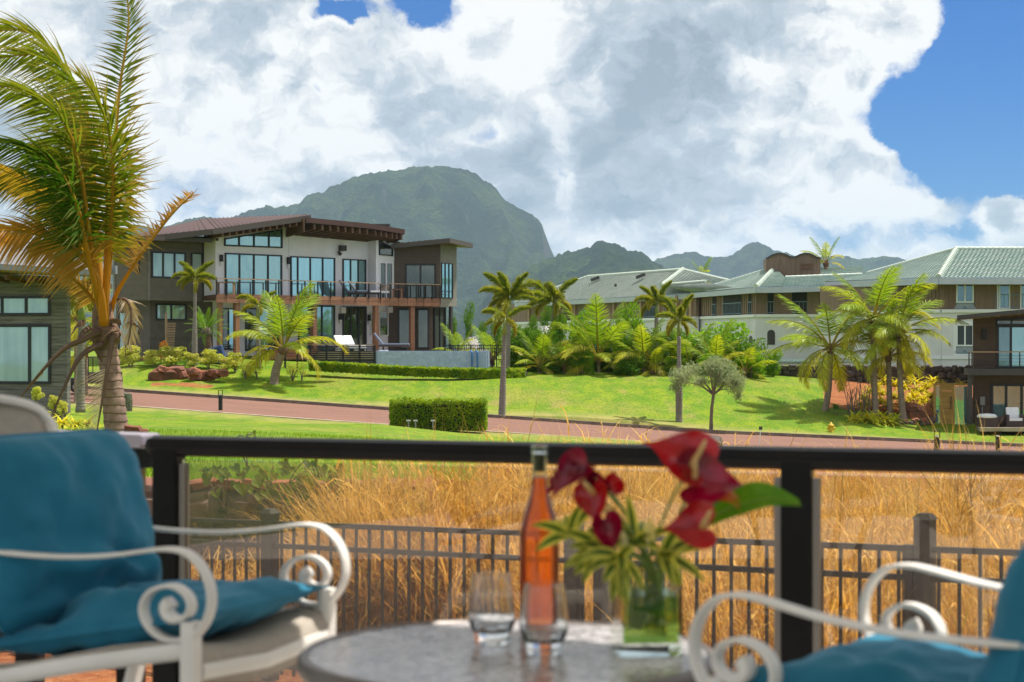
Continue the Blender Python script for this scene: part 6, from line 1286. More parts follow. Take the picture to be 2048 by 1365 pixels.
    fr([(236, 600, 26.9), (252, 600, 26.8), (262, 620, 26.75), (262, 650, 26.7), (256, 690, 26.7)], 0.32, 60, ((0.46, 0.36, 0.27), (0.52, 0.42, 0.32)), (0, 0, -0.5), 0.6, (1, -0.3, 0), dead=True, t0=0.1, r0=0.03, ragged=0.6, w=0.02)
near_palm()
# ------------------------------------------------------------------ yard below the terrace: fence, dry grass, vine
L_straw = leafmat('dry_grass_blade', (0.54, 0.33, 0.065), (0.74, 0.55, 0.19), 0.45, 0.5, 5.0, False, 0.50, (1.2, 1.0, 0.62))
L_weed = leafmat('green_grass_blade', (0.26, 0.27, 0.03), (0.36, 0.32, 0.05), 0.45, 0.5, 2.5, False, 0.25)
L_vine = leafmat('vine_leaf', (0.045, 0.095, 0.010), (0.15, 0.19, 0.02), 0.45, 0.5, 3.0, False, 0.3)
M_iron = mat('bronze_iron', (0.026, 0.021, 0.018), (0.020, 0.017, 0.015), 5, 0.5)
FA, FB = Vector((X(370, 12.6), 12.6, 0)), Vector((X(2040, 9.0), 9.0, 0)); FU = (FB - FA).normalized(); FNn = Vector((-FU.y, FU.x, 0)); FL = (FB - FA).length
def fence_d(px):          # distance of the fence under a photo column
    k = (px - HX) / F; return (FA.y * FU.x - FA.x * FU.y) / (FU.x - k * FU.y)
def ftop(u): return CZ - (1.26 + (1.07 - 1.26) * u / FL)
def fence():
    T = thing('metal_fence', 'dark bronze metal picket fence at the foot of the terrace before the dry grass', 'fence', FA + FU * FL/2 + Vector((0, 0, CZ - 2.32)))
    def uat(px): d = fence_d(px); return (Vector((X(px, d), d, 0)) - FA).dot(FU)
    posts = [uat(p) for p in (160, 540, 1148, 1207, 1850)] + [FL + 1.0]
    ax = (FU, FNn, Vector((0, 0, 1)))
    for k, u in enumerate(posts):
        z1 = ftop(u) + (0.07 if k != 4 else 0.16); piece('fence_post', M_iron, T, FA + FU*u + Vector((0, 0, (z1 + CZ - 2.4)/2)), (0.09, 0.09, z1 - CZ + 2.4), ax); m = MB(); c = FA + FU*u + Vector((0, 0, z1)); m.hexa([c + FU*a*0.055 + FNn*b*0.055 for a, b in ((-1,-1),(1,-1),(1,1),(-1,1))] + [c + FU*a*0.03 + FNn*b*0.03 + Vector((0, 0, 0.03)) for a, b in ((-1,-1),(1,-1),(1,1),(-1,1))]); m.build('post_cap', M_iron, T)
    u = uat(1818); z1 = ftop(u) + 0.02; piece('gate_post', M_iron, T, FA + FU*u + Vector((0, 0, (z1 + CZ - 2.3)/2)), (0.055, 0.055, z1 - CZ + 2.3), ax)
    u0, u1 = -3.4, FL + 1.2
    for dz in (0.0, 0.155, 0.98):
        a = FA + FU*u0 + Vector((0, 0, ftop(u0) - dz)); b = FA + FU*u1 + Vector((0, 0, ftop(u1) - dz)); barpiece('fence_rail', M_iron, T, a, b, 0.032, 0.032)
    n = int((u1 - u0)/0.113)
    for k in range(n):
        u = u0 + 0.113*(k + 0.5)
        if min(abs(u - p) for p in posts) < 0.06: continue
        z1 = ftop(u) - 0.012; z0 = CZ - 2.27; piece('picket', M_iron, T, FA + FU*u + Vector((0, 0, (z0+z1)/2)), (0.016, 0.016, z1 - z0), ax)
fence()

def blades(pos, h, lean, az, width, curl, seed, seg=4):
    """curved blades as numpy arrays -> vertices, faces"""
    n = len(pos); rng = np.random.default_rng(seed); V = np.zeros((n, 2*seg + 1, 3)); p = pos.copy(); el = np.pi/2 - lean
    sd = np.stack([-np.sin(az), np.cos(az), np.zeros(n)], -1); tw = rng.uniform(-0.8, 0.8, n); fw = np.stack([np.cos(az), np.sin(az), np.zeros(n)], -1); sd = sd*np.cos(tw)[:, None] + fw*np.sin(tw)[:, None]
    for j in range(seg + 1):
        u = j/seg; w = width*(1 - u**1.7)
        if j < seg: V[:, 2*j] = p - sd*w[:, None]; V[:, 2*j+1] = p + sd*w[:, None]
        else: V[:, 2*j] = p
        d = np.stack([np.cos(el)*np.cos(az), np.cos(el)*np.sin(az), np.sin(el)], -1); p = p + d*(h/seg)[:, None]; el = el - curl*(0.4 + u*1.3)
    off = (np.arange(n)*(2*seg + 1))[:, None]; fs = []
    for j in range(seg - 1): fs.append(np.concatenate([off + 2*j, off + 2*j+1, off + 2*j+3, off + 2*j+2], 1))
    tri = np.concatenate([off + 2*seg-2, off + 2*seg-1, off + 2*seg], 1); return V.reshape(-1, 3), np.concatenate(fs).tolist() + tri.tolist()
def grass_obj(name, label, V, Fs, m):
    b = MB(); b.v = [tuple(v) for v in V]; b.f = [tuple(f) for f in Fs]; o = b.build(name, m); o['kind'] = 'stuff'; o['label'] = label; o['category'] = 'grass'; return o
def dry_grass():
    rng = np.random.default_rng(3); N = 64000; px = rng.uniform(-60, 2500, N); t = rng.random(N)**1.25; fd = np.array([fence_d(x) for x in px]); far = np.where(px < 950, 15.2, 15.5 + np.clip((px - 950)/300, 0, 1)*9.0)
    start = np.where(px < 1080, 1.35, 0.40); d = fd + start + t*(far - fd - start); cl = np.array([mnoise.noise(Vector((x*0.012, y*1.1, 0))) for x, y in zip(px, d)]); keep = (cl*1.5 + 0.45 + rng.uniform(-0.35, 0.35, N)) > 0.30
    keep &= ~((px < 560) & (px > 330) & (rng.random(N) < 0.6)) & (d < far); keep &= ~((px < 720) & (px >= 560) & (rng.random(N) < 0.5)); px, d, cl = px[keep], d[keep], cl[keep]; n = len(px)
    z = CZ - drop(px, d); pos = np.stack([X(px, d), d, z], -1)
    h = rng.uniform(0.70, 1.32, n)*(0.95 + 0.35*cl)*np.where(px < 560, 0.42, np.where(px < 680, 0.7, np.where(px < 1020, 1.18, 1.0))); lean = rng.uniform(0.0, 0.75, n); az = rng.uniform(0, 2*np.pi, n); az = np.where(rng.random(n) < 0.25, rng.normal(np.pi, 0.8, n), az)
    V, Fs = blades(pos, h*1.12, lean, az, rng.uniform(0.004, 0.0105, n), rng.uniform(-0.05, 0.95, n), 1); grass_obj('dry_grass', 'tall golden dry grass filling the yard behind the metal fence', V, Fs, L_straw)
    k = rng.random(n) < 0.08; V, Fs = blades(pos[k] + [0.02, 0, 0], h[k]*0.8, lean[k], az[k] + 1, np.full(k.sum(), 0.011), rng.uniform(0.1, 0.4, k.sum()), 2); grass_obj('green_grass', 'yellow-green blades growing among the dry grass', V, Fs, L_weed)
    # bent and tangled blades half way up
    q = rng.random(n) < 0.42; k2 = q.sum(); tp = pos[q] + np.stack([rng.uniform(-0.15, 0.15, k2), rng.uniform(-0.15, 0.15, k2), h[q]*rng.uniform(0.25, 0.9, k2)], -1); V, Fs = blades(tp, rng.uniform(0.2, 0.55, k2), rng.uniform(0.1, 1.7, k2), rng.uniform(0, 6.28, k2), rng.uniform(0.004, 0.010, k2), rng.uniform(0.2, 1.3, k2), 12, 4); grass_obj('tangled_grass', 'bent and curled golden blades tangled through the dry grass', V, Fs, L_straw)
    # straw litter on the soil
    q = rng.random(n) < 0.20; V, Fs = blades(pos[q] + np.stack([rng.uniform(-0.3, 0.3, q.sum()), rng.uniform(-0.9, 0.1, q.sum()), np.full(q.sum(), 0.02)], -1), rng.uniform(0.15, 0.4, q.sum()), np.full(q.sum(), 1.35), az[q], np.full(q.sum(), 0.005), np.full(q.sum(), 0.05), 4, 2); grass_obj('straw_litter', 'broken straw lying on the red soil behind the fence', V, Fs, L_straw)
    # stems that rise above the rail
    stems = [(px_, yt) for px_, yt in zip(rng.uniform(1440, 2060, 60), rng.uniform(842, 905, 60))] + [(px_, yt) for px_, yt in zip(rng.normal(1925, 20, 70), rng.uniform(818, 900, 70))] + [(1000, 862), (860, 868), (840, 875), (1130, 880), (900, 875), (1990, 850), (2010, 862)]
    px = np.array([s[0] for s in stems]); d = rng.uniform(13.5, 16.5, len(px)); z = CZ - drop(px, d); top = CZ - (np.array([s[1] for s in stems]) - HY)/F*d; pos = np.stack([X(px, d), d, z], -1)
    V, Fs = blades(pos, (top - z)*1.18, rng.uniform(0, 0.10, len(px)), rng.uniform(0, 6.28, len(px)), np.full(len(px), 0.010), rng.uniform(0.05, 0.5, len(px)), 7, 7); grass_obj('tall_grass_stems', 'long dry grass stems standing up above the terrace rail', V, Fs, L_straw)
    # short turf on the near lawn edge
    n = 40000; px = rng.uniform(-600, 1000, n); d = 15.9 + rng.random(n)**1.8*16; z = CZ - drop(px, d); pos = np.stack([X(px, d), d, z], -1); V, Fs = blades(pos, rng.uniform(0.03, 0.075, n), rng.uniform(0, 0.6, n), rng.uniform(0, 6.28, n), np.full(n, 0.004), rng.uniform(0, 0.3, n), 9, 2); grass_obj('lawn_blades', 'short bright turf blades on the lawn above the retaining wall', V, Fs, leafmat('turf_blade', (0.13, 0.28, 0.012), (0.22, 0.34, 0.016), 0.35, 0.5, 1.0))
dry_grass()

def heart(m, c, nrm, up, s, rnd):
    nrm = Vector(nrm).normalized(); up = Vector(up); up = (up - nrm*up.dot(nrm)).normalized(); sx = up.cross(nrm); i = len(m.v); pts = [(0, 0.0), (0.30, 0.22), (0.50, 0.05), (0.46, -0.25), (0.25, -0.60), (0, -0.95), (-0.25, -0.60), (-0.46, -0.25), (-0.50, 0.05), (-0.30, 0.22)]
    m.v.append(tuple(c + nrm*s*-0.10 - up*s*0.3)); m.v += [tuple(c + sx*a*s + up*b*s + nrm*s*0.12*abs(a)*2*rnd.uniform(0.6, 1.3)) for a, b in pts]
    for k in range(10): m.f.append((i, i + 1 + k, i + 1 + (k+1) % 10))
def vine():
    r = random.Random(8)
    labs = ['leafy creeper sprawling over the retaining wall next to the corner post', 'creeper with the densest broad leaves over the retaining wall', 'creeper trailing into the dry grass at the end of the wall', 'small creeper sprig poking up above the terrace rail']
    for k, (x0, x1, y0, y1, n) in enumerate([(395, 500, 925, 985, 18), (490, 610, 918, 1000, 30), (600, 700, 920, 985, 20), (480, 510, 862, 905, 5)]):
        D = 15.3; T = thing('creeper', labs[k], 'plant', P((x0+x1)/2, y1 + 20, D), 'creepers over the retaining wall')
        root = P((x0+x1)/2, y1 + 30, D)
        for q in range(5 if n > 6 else 2):
            e = P(r.uniform(x0, x1), r.uniform(y0, y1), D - r.uniform(0, 0.4)); m = MB(); m.tube(curve([root, root.lerp(e, 0.5) + Vector((r.uniform(-0.1, 0.1), 0, 0.12)), e], 8), 0.006, 5); m.build('stem', M_twig, T)
        for q in range(n):
            m = MB(); c = P(r.uniform(x0, x1), y0 + (y1 - y0)*r.random()**0.8, D - r.uniform(0, 0.5)); s = r.uniform(0.045, 0.115); heart(m, c, (r.uniform(-0.7, 0.7), -1, r.uniform(0, 1.2)), (r.uniform(-0.5, 0.5), 0, 1), s, r); m.build('leaf', L_vine, T)
vine()

# ------------------------------------------------------------------ terrace
def terrace():
    M_floor = mat('terrace_concrete', (0.50, 0.45, 0.40), (0.42, 0.38, 0.34), 2, 0.8, 0.2, 30); M_ceil = mat('white_ceiling', (0.80, 0.79, 0.77), None, 2, 0.8); M_wallp = mat('cream_wall', (0.74, 0.71, 0.66), (0.68, 0.65, 0.6), 1, 0.9)
    m = MB(); m.prism([Vector(q) for q in ((-4.5, -2.0, 0), (4.5, -2.0, 0), (4.5, 4.05, 0), (-2.05, 6.1, 0), (-4.5, 6.6, 0))], (0, 0, -0.28)); struct(m.build('floor', M_floor), 'pale concrete terrace floor')
    e = Vector((0.526, -0.385, 0)).normalized(); hh_ = 2.65 - (CZ - 0.565); p0 = Vector((-0.196 + SUN_DIR.x/SUN_DIR.z*hh_, 3.58 + SUN_DIR.y/SUN_DIR.z*hh_, 2.65)); a, b = p0 - e*6.5, p0 + e*6.0; m = MB(); back = Vector((-0.59, -0.807, 0))*2.9; m.prism([a, b, b + back, a + back], (0, 0, 0.22)); struct(m.build('roof', M_ceil), 'white roof strip shading the terrace')  # unseen roof, cut to a narrow strip so sky light reaches the chairs
    # railing
    M_rail = mat('black_gloss_rail', (0.006, 0.006, 0.007), (0.009, 0.009, 0.010), 3, 0.32, 0.05, 60, spec=0.12); M_lrail = mat('sunlit_rail', (0.33, 0.30, 0.36), (0.28, 0.26, 0.31), 5, 0.35)  # corner rail: sun and sky sheen painted in as a lilac colour
    M_gl = bpy.data.materials.new('smoky_glass'); M_gl.use_nodes = True; T_ = NT(M_gl.node_tree); tr = T_.add('ShaderNodeBsdfTransparent', {0: (0.90, 0.85, 0.78, 1)}); gl = T_.add('ShaderNodeBsdfGlossy', {0: (0.95, 0.96, 1, 1), 'Roughness': 0.0}); fr = T_.add('ShaderNodeFresnel', {0: 1.45}).outputs[0]
    pos = T_.add('ShaderNodeNewGeometry').outputs['Position']; du = T_.add('ShaderNodeTexNoise', {'Vector': pos, 'Scale': 3.0, 'Detail': 6.0}).outputs[0]; dif = T_.add('ShaderNodeBsdfDiffuse', {0: (0.42, 0.40, 0.38, 1)}); dm = T_.add('ShaderNodeMixShader', {0: T_.smooth(du, 0.3, 0.8, 0.02, 0.09), 1: tr.outputs[0], 2: dif.outputs[0]})
    mx = T_.add('ShaderNodeMixShader', {0: T_.math('MULTIPLY', fr, 1.5, clamp=True), 1: dm.outputs[0], 2: gl.outputs[0]}); T_.add('ShaderNodeOutputMaterial', {0: mx.outputs[0]})
    RA, RB = Vector((X(300, 5.34), 5.34, 0)), Vector((X(2048, 4.55), 4.55, 0)); u = (RB - RA).normalized(); n = Vector((u.y, -u.x, 0)); zt = CZ - 0.276; ax = (u, n, Vector((0, 0, 1)))
    R = thing('terrace_railing', 'black terrace railing with smoky glass panels in front of the dry grass', 'railing', RA + u*1.3)
    m = MB(); L = (RB - RA).length + 1.6; m.box(RA + u*(L/2 - 0.01) + Vector((0, 0, zt - 0.031)), (L, 0.072, 0.062), ax); m.build('top_rail', M_rail, R, bevel=0.028)
    def up(px): k = (px - HX)/F; d = (RA.y*u.x - RA.x*u.y)/(u.x - k*u.y); return (Vector((X(px, d), d, 0)) - RA).dot(u)
    P1, P2, P3 = up(338), up(1595), up(1595)*2 - up(338)
    for q in (P1, P2, P3): m = MB(); m.box(RA + u*q + Vector((0, 0, (zt - 0.03)/2)), (0.082, 0.068, zt - 0.03), ax); m.build('post', M_rail, R, bevel=0.006)
    for a, b in ((P1, P2), (P2, P3)):
        piece('glass_panel', M_gl, R, RA + u*((a+b)/2) + Vector((0, 0, 0.42)), (b - a - 0.10, 0.012, 0.765), ax)
        for s, q in ((1, a), (-1, b)): piece('glass_channel', mat_channel, R, RA + u*(q + s*0.052) + Vector((0, 0, 0.42)), (0.018, 0.035, 0.74), ax)
    # second stretch of rail beyond the corner
    S = thing('corner_railing', 'dark-posted handrail, its sunlit sheen painted lilac-grey, turning the terrace corner behind the blue back pillow', 'railing', P(240, 880, 5.5)); A, B = Vector((X(302, 5.38), 5.38, zt)), Vector((X(-150, 5.9), 5.9, zt)); m = MB(); x = (B - A).normalized(); m.box((A+B)/2 + Vector((0, 0, -0.018)), ((B-A).length, 0.09, 0.042), (x, Vector((-x.y, x.x, 0)), Vector((0, 0, 1)))); m.build('handrail', M_lrail, S, bevel=0.008)
    m = MB(); m.box((A+B)/2 + Vector((0, 0.02, -0.075)), ((B-A).length - 0.03, 0.06, 0.06), (x, Vector((-x.y, x.x, 0)), Vector((0, 0, 1)))); m.build('under_rail', M_rail, S)
    for px in (262, 60): d = 5.43 if px > 200 else 5.67; m = MB(); m.box(Vector((X(px, d), d, (zt - 0.11)/2)), (0.075, 0.08, zt - 0.11)); m.build('post', M_rail, S)
mat_channel = mat('grey_channel', (0.20, 0.185, 0.17), None, 4, 0.4, metallic=0.4)
terrace()

# ---- chairs
M_cream = mat('cream_enamel', (0.78, 0.74, 0.69), (0.72, 0.68, 0.63), 8, 0.42, 0.05, 40, spec=0.5)
M_sling = mat('beige_sling', (0.42, 0.37, 0.31), (0.38, 0.33, 0.28), 60, 0.85, 0.3, 300)
def fabric():
    m = bpy.data.materials.new('teal_fabric'); m.use_nodes = True; T = NT(m.node_tree); pos = T.add('ShaderNodeNewGeometry').outputs['Position']
    n = T.add('ShaderNodeTexNoise', {'Vector': pos, 'Scale': 6.0, 'Detail': 5.0, 'Roughness': 0.6}).outputs[0]; col = T.mix(T.smooth(n, 0.35, 0.65), (0.012, 0.130, 0.215, 1), (0.018, 0.165, 0.265, 1))
    b = T.add('ShaderNodeBsdfPrincipled', {'Base Color': col, 'Roughness': 0.75, 'Specular IOR Level': 0.2, 'Sheen Weight': 0.35, 'Sheen Roughness': 0.4, 'Sheen Tint': (0.35, 0.65, 0.85, 1)})
    wv = T.add('ShaderNodeTexNoise', {'Vector': pos, 'Scale': 420.0, 'Detail': 2.0}).outputs[0]; bm = T.add('ShaderNodeBump', {'Strength': 0.25, 'Distance': 0.002, 'Height': wv}); T.l.new(bm.outputs[0], b.inputs['Normal']); T.add('ShaderNodeOutputMaterial', {0: b.outputs[0]}); return m
M_teal = fabric()
def pillow(name, label, c, ea, eb, en, wa, wb, th, seed, group, pinch=0.055, full=2.6):
    """stuffed square cushion: ea, eb in-plane axes, en = face normal"""
    ea, eb, en = [Vector(v).normalized() for v in (ea, eb, en)]; c = Vector(c); T = thing(name, label, 'cushion', c, group); n = 36; m = MB(); r = random.Random(seed)
    def pt(i, j, s):
        a, b = -1 + 2*i/n, -1 + 2*j/n; pin = 1 - pinch*(1 - abs(b)**2)*abs(a)**3 - (0.055 - pinch)*1.6*abs(b)**6*abs(a); pin2 = 1 - pinch*(1 - abs(a)**2)*abs(b)**3 - (0.055 - pinch)*1.6*abs(a)**6*abs(b)
        t = (max(0, 1 - abs(a)**full)**0.55) * (max(0, 1 - abs(b)**full)**0.55)
        edge = max(abs(a), abs(b)); q = Vector((a*2.2 + seed, b*2.2, s*3.0)); wr = 0.034*mnoise.noise(q*0.9) + 0.024*edge**2*mnoise.noise(Vector((a*7 + seed, b*2.2, s))) + 0.016*edge**2*mnoise.noise(Vector((a*2.2, b*7, s + seed)))
        wr *= 0.7; wr += 0.010*mnoise.noise(Vector((a*3.6 + seed, b*3.0, s*2))) + 0.006*mnoise.noise(Vector((a*8 + b*3, b*7 - a*2, seed)))
        wr += 0.026*math.exp(-((b + 0.55)/0.28)**2)*math.sin(9*b + 2.4*a + 3*mnoise.noise(q))
        return c + ea*a*wa/2*pin + eb*b*wb/2*pin2 + en*s*(th/2*t + wr*t)
    for s in (1, -1):
        i0 = len(m.v); m.v += [tuple(pt(i, j, s)) for i in range(n+1) for j in range(n+1)]
        for i in range(n):
            for j in range(n): q = (i0 + i*(n+1) + j, i0 + (i+1)*(n+1) + j, i0 + (i+1)*(n+1) + j+1, i0 + i*(n+1) + j+1); m.f.append(q if s > 0 else q[::-1])
    m.build('cover', M_teal, T, smooth=True); m = MB(); loop = [pt(i, 0, 1) for i in range(n)] + [pt(n, j, 1) for j in range(n)] + [pt(n - i, n, 1) for i in range(n)] + [pt(0, n - j, 1) for j in range(n+1)]; m.tube(loop, 0.0045, 6, False); m.build('piping', M_teal, T, smooth=True); return T
def arm_profile():
    A = Vector((X(350, 3.4), 3.4, 0)); u = Vector((0.91, -0.42, 0)).normalized(); w = Wall((A.x - u.x, A.y - u.y), (A.x + u.x, A.y + u.y)); 
    f = lambda pts: [(lambda q: (q[0] - 1.0, q[1]))(w.uv(*p)) for p in pts]
    arm = f([(-150, 1080), (-80, 1092), (0, 1104), (70, 1111), (140, 1114), (210, 1112), (265, 1106), (310, 1100), (345, 1099), (378, 1108), (404, 1134), (420, 1168), (424, 1205), (416, 1238), (400, 1264), (384, 1280)])
    scr = f([(392, 1268), (365, 1279), (335, 1278), (308, 1262), (291, 1236), (289, 1208), (303, 1184), (328, 1173), (354, 1174), (376, 1190), (384, 1212), (376, 1232), (356, 1240), (339, 1232), (334, 1215), (342, 1204)])
    return arm, scr, f([(361, 1289), (0, 1338)]), f([(384, 1275)])[0]
ARM = arm_profile()
def chair(label, A, u, v, sep, clabs):
    A, u, v = Vector(A), Vector(u).normalized(), Vector(v).normalized(); arm, scr, rail, leg = ARM
    def q(s, l, z): return A + u*s + v*l + Vector((0, 0, z))
    T = thing('scroll_armchair', label, 'armchair', q(-0.25, sep/2, 0), None)
    for l in (0, sep):
        m = MB(); m.strip(curve([q(s, l, z) for s, z in arm], 60), v, 0.032, 0.008); a_ = m.build('arm', M_cream, T, smooth=True)
        m = MB(); pts = curve([q(s, l, z) for s, z in scr], 64); m.strip(pts, v, 0.032, [0.008]*50 + [0.008 + 0.0012*k for k in range(14)]); m.build('scroll', M_cream, a_, smooth=True)
        m = MB(); m.strip([q(leg[0] - 0.002, l, leg[1] + 0.03), q(leg[0] - 0.004, l, 0.3), q(leg[0] - 0.01, l, 0.0)], v, 0.036, 0.03); m.build('front_leg', M_cream, T)
        m = MB(); m.strip(curve([q(rail[0][0] + 0.03, l, rail[0][1] - 0.008), q(-0.2, l, (rail[0][1] + rail[1][1])/2 - 0.01), q(rail[1][0] - 0.12, l, rail[1][1] - 0.035), q(-0.56, l, 0.52), q(-0.66, l, 0.80), q(-0.735, l, 0.96)], 26), v, 0.030, 0.034); m.build('side_rail', M_cream, T, smooth=True)
        m = MB(); m.strip([q(-0.45, l, 0.49), q(-0.52, l, 0.25), q(-0.62, l, 0.0)], v, 0.034, 0.03); m.build('back_leg', M_cream, T)
        m = MB(); m.strip([q(leg[0], l, 0.27), q(-0.52, l, 0.24)], v, 0.03, 0.045); m.build('stretcher', M_cream, T)
    m = MB(); m.strip([q(leg[0], 0.02, leg[1] - 0.07), q(leg[0], sep/2, leg[1] - 0.085), q(leg[0], sep - 0.02, leg[1] - 0.07)], u, 0.03, 0.03); m.build('front_rail', M_cream, T)
    m = MB(); m.strip(curve([q(-0.735, -0.015, 0.955), q(-0.75, 0.03, 1.00), q(-0.762, 0.14, 1.025), q(-0.766, sep/2, 1.03), q(-0.762, sep - 0.14, 1.025), q(-0.75, sep - 0.03, 1.00), q(-0.735, sep + 0.015, 0.955)], 30), u, 0.03, 0.02); m.build('back_frame', M_cream, T, smooth=True)
    def sheet(name, prof, bow, l0, l1):
        m = MB(); N = 14; th = Vector((0, 0, 0.004)); rows = []
        for s, z in prof:
            rows.append([m.vert(q(s, l0 + (l1 - l0)*k/N, z - bow*math.sin(math.pi*k/N))) for k in range(N+1)])
        for a, b in zip(rows, rows[1:]):
            for k in range(N): m.f.append((a[k], a[k+1], b[k+1], b[k]))
        o = m.build(name, M_sling, T, smooth=True); sm = o.modifiers.new('thick', 'SOLIDIFY'); sm.thickness = 0.006; return o
    zr = rail[0][1]; sheet('seat_sling', [(0.045, zr - 0.07), (0.05, zr - 0.03), (0.035, zr - 0.002), (0.0, zr + 0.008), (-0.15, zr - 0.015), (-0.35, zr - 0.06), (-0.5, zr - 0.08)], 0.035, 0.0, sep)
    m = MB(); N = 16; rows = []
    for t in np.linspace(0, 1, 16):
        s = -0.5 - 0.262*t**0.9; z = 0.50 + 0.53*t; ins = 0.07*max(0, (t - 0.85)/0.15)**2.2; rows.append([m.vert(q(s - 0.02*math.sin(math.pi*k/N), 0.01 + ins + (sep - 0.02 - 2*ins)*k/N, z)) for k in range(N+1)])
    for a, b in zip(rows, rows[1:]):
        for k in range(N): m.f.append((a[k], a[k+1], b[k+1], b[k]))
    o = m.build('back_sling', M_sling, T, smooth=True); sm = o.modifiers.new('thick', 'SOLIDIFY'); sm.thickness = 0.006
    tl = Vector((0, 0, 1)); zs = zr + 0.035
    seat_n = (Vector((0, 0, 1)) - u*0.18 ).normalized(); seat_u = (u + Vector((0, 0, 0.18))).normalized()
    pillow('seat_cushion', clabs[0], q(-0.225, sep/2 + 0.005, zs - 0.032), seat_u, v, seat_n, 0.52, 0.52, 0.115, 3.3 if clabs[2] else 9.1, 'teal chair cushions')
    bu = (Vector((0, 0, 1)) - u*0.25).normalized(); bn = (u + Vector((0, 0, 0.25))).normalized()
    pillow('back_cushion', clabs[1], q(-0.475 if clabs[2] else -0.495, sep/2 + 0.0, 0.752 if clabs[2] else 0.725), v, bu, bn, 0.54, 0.42, 0.19, 5.7 if clabs[2] else 2.2, 'teal chair cushions', 0.01, 3.6)
chair('cream scroll-arm chair standing against the corner of the railing', (X(350, 3.4), 3.4, 0), (0.91, -0.42, 0), (0.42, 0.91, 0), 0.51, ('teal seat cushion on the scroll-arm chair by the railing corner', 'teal back pillow upright in the chair by the railing corner', True))
chair('cream scroll-arm chair on the flower-vase side of the round table', (X(1475, 2.786), 2.786, 0), (-0.73, 0.69, 0), (0.69, 0.73, 0), 0.51, ('teal seat cushion on the chair beside the flower vase', 'teal back pillow in the chair beside the flower vase', False))

# ---- table and what stands on it
ZT = CZ - 0.565; TC = Vector((X(1016, 3.215), 3.215, ZT)); TR = 0.376
def table():
    T = thing('round_table', 'round patio table with mottled glass top and dark rim between the two chairs', 'table', Vector((TC.x, TC.y, 0)))
    m_ = bpy.data.materials.new('mottled_table_glass'); m_.use_nodes = True; N = NT(m_.node_tree); pos = N.add('ShaderNodeNewGeometry').outputs['Position']; vo = N.add('ShaderNodeTexNoise', {'Vector': pos, 'Scale': 38.0, 'Detail': 4.0, 'Roughness': 0.55, 'Distortion': 1.2}).outputs[0]; big = N.add('ShaderNodeTexNoise', {'Vector': pos, 'Scale': 9.0, 'Detail': 3.0}).outputs[0]
    col = N.mix(N.smooth(vo, 0.42, 0.60), (0.17, 0.15, 0.145, 1), (0.60, 0.56, 0.56, 1)); col = N.mix(N.math('MULTIPLY', big, 0.4), col, (0.34, 0.31, 0.31, 1)); b = N.add('ShaderNodeBsdfPrincipled', {'Base Color': col, 'Roughness': 0.14, 'Specular IOR Level': 0.5}); bm = N.add('ShaderNodeBump', {'Strength': 0.35, 'Distance': 0.004, 'Height': vo}); N.l.new(bm.outputs[0], b.inputs['Normal']); N.add('ShaderNodeOutputMaterial', {0: b.outputs[0]})
    m = MB(); m.lathe([(0.001, -0.008), (TR - 0.012, -0.008), (TR - 0.008, -0.004), (TR - 0.012, 0.0), (0.001, 0.0)], TC, 96); m.build('glass_top', m_, T, smooth=False)
    m = MB(); m.lathe([(TR - 0.014, -0.030), (TR + 0.002, -0.034), (TR + 0.010, -0.020), (TR + 0.008, -0.004), (TR, 0.003), (TR - 0.010, 0.003), (TR - 0.012, -0.010)], TC, 96); m.build('rim', mat('bronze_rim', (0.16, 0.135, 0.12), (0.13, 0.11, 0.10), 10, 0.4, metallic=0.3), T, smooth=True)
    for k in range(4):
        a = 0.6 + k*math.pi/2; d = Vector((math.cos(a), math.sin(a), 0)); m = MB(); m.tube(curve([TC + d*(TR - 0.03) + Vector((0, 0, -0.02)), TC + d*(TR*0.72) + Vector((0, 0, -0.2)), Vector((TC.x, TC.y, 0.2)) + d*TR*0.62, Vector((TC.x, TC.y, 0.0)) + d*TR*0.85], 16), 0.014, 8); m.build('leg', M_cream, T, smooth=True)
    m = MB(); m.lathe([(TR*0.60, 0.19), (TR*0.62, 0.20), (TR*0.60, 0.21), (TR*0.58, 0.20), (TR*0.60, 0.19)], Vector((TC.x, TC.y, 0)), 40); m.build('ring_brace', M_cream, T, smooth=True)
table()
def glassmat(name, col, ior=1.45, rough=0.0):
    m = bpy.data.materials.new(name); m.use_nodes = True; T = NT(m.node_tree); g = T.add('ShaderNodeBsdfGlass', {0: (*col, 1), 'Roughness': rough, 'IOR': ior}); T.add('ShaderNodeOutputMaterial', {0: g.outputs[0]}); return m
M_clear = glassmat('clear_glass', (0.97, 0.98, 0.98)); 
def thinglass(name, tint, trans=0.0, tcol=(1, 1, 1)):
    """clear vessel: light passes straight through, edges and highlights reflect"""
    m = bpy.data.materials.new(name); m.use_nodes = True; N = NT(m.node_tree); tp = N.add('ShaderNodeBsdfTransparent', {0: (*tint, 1)}); tr = N.add('ShaderNodeBsdfTranslucent', {0: (*tcol, 1)}); gl = N.add('ShaderNodeBsdfGlossy', {0: (1, 1, 1, 1), 'Roughness': 0.02}); fr = N.add('ShaderNodeFresnel', {0: 1.5}).outputs[0]
    mx = N.add('ShaderNodeMixShader', {0: trans, 1: tp.outputs[0], 2: tr.outputs[0]}); mx = N.add('ShaderNodeMixShader', {0: fr, 1: mx.outputs[0], 2: gl.outputs[0]}); N.add('ShaderNodeOutputMaterial', {0: mx.outputs[0]}); return m
M_vase = thinglass('vase_glass', (0.95, 0.98, 0.94))
def on_table(px, d): return Vector((X(px, d), d, ZT + 0.0008))
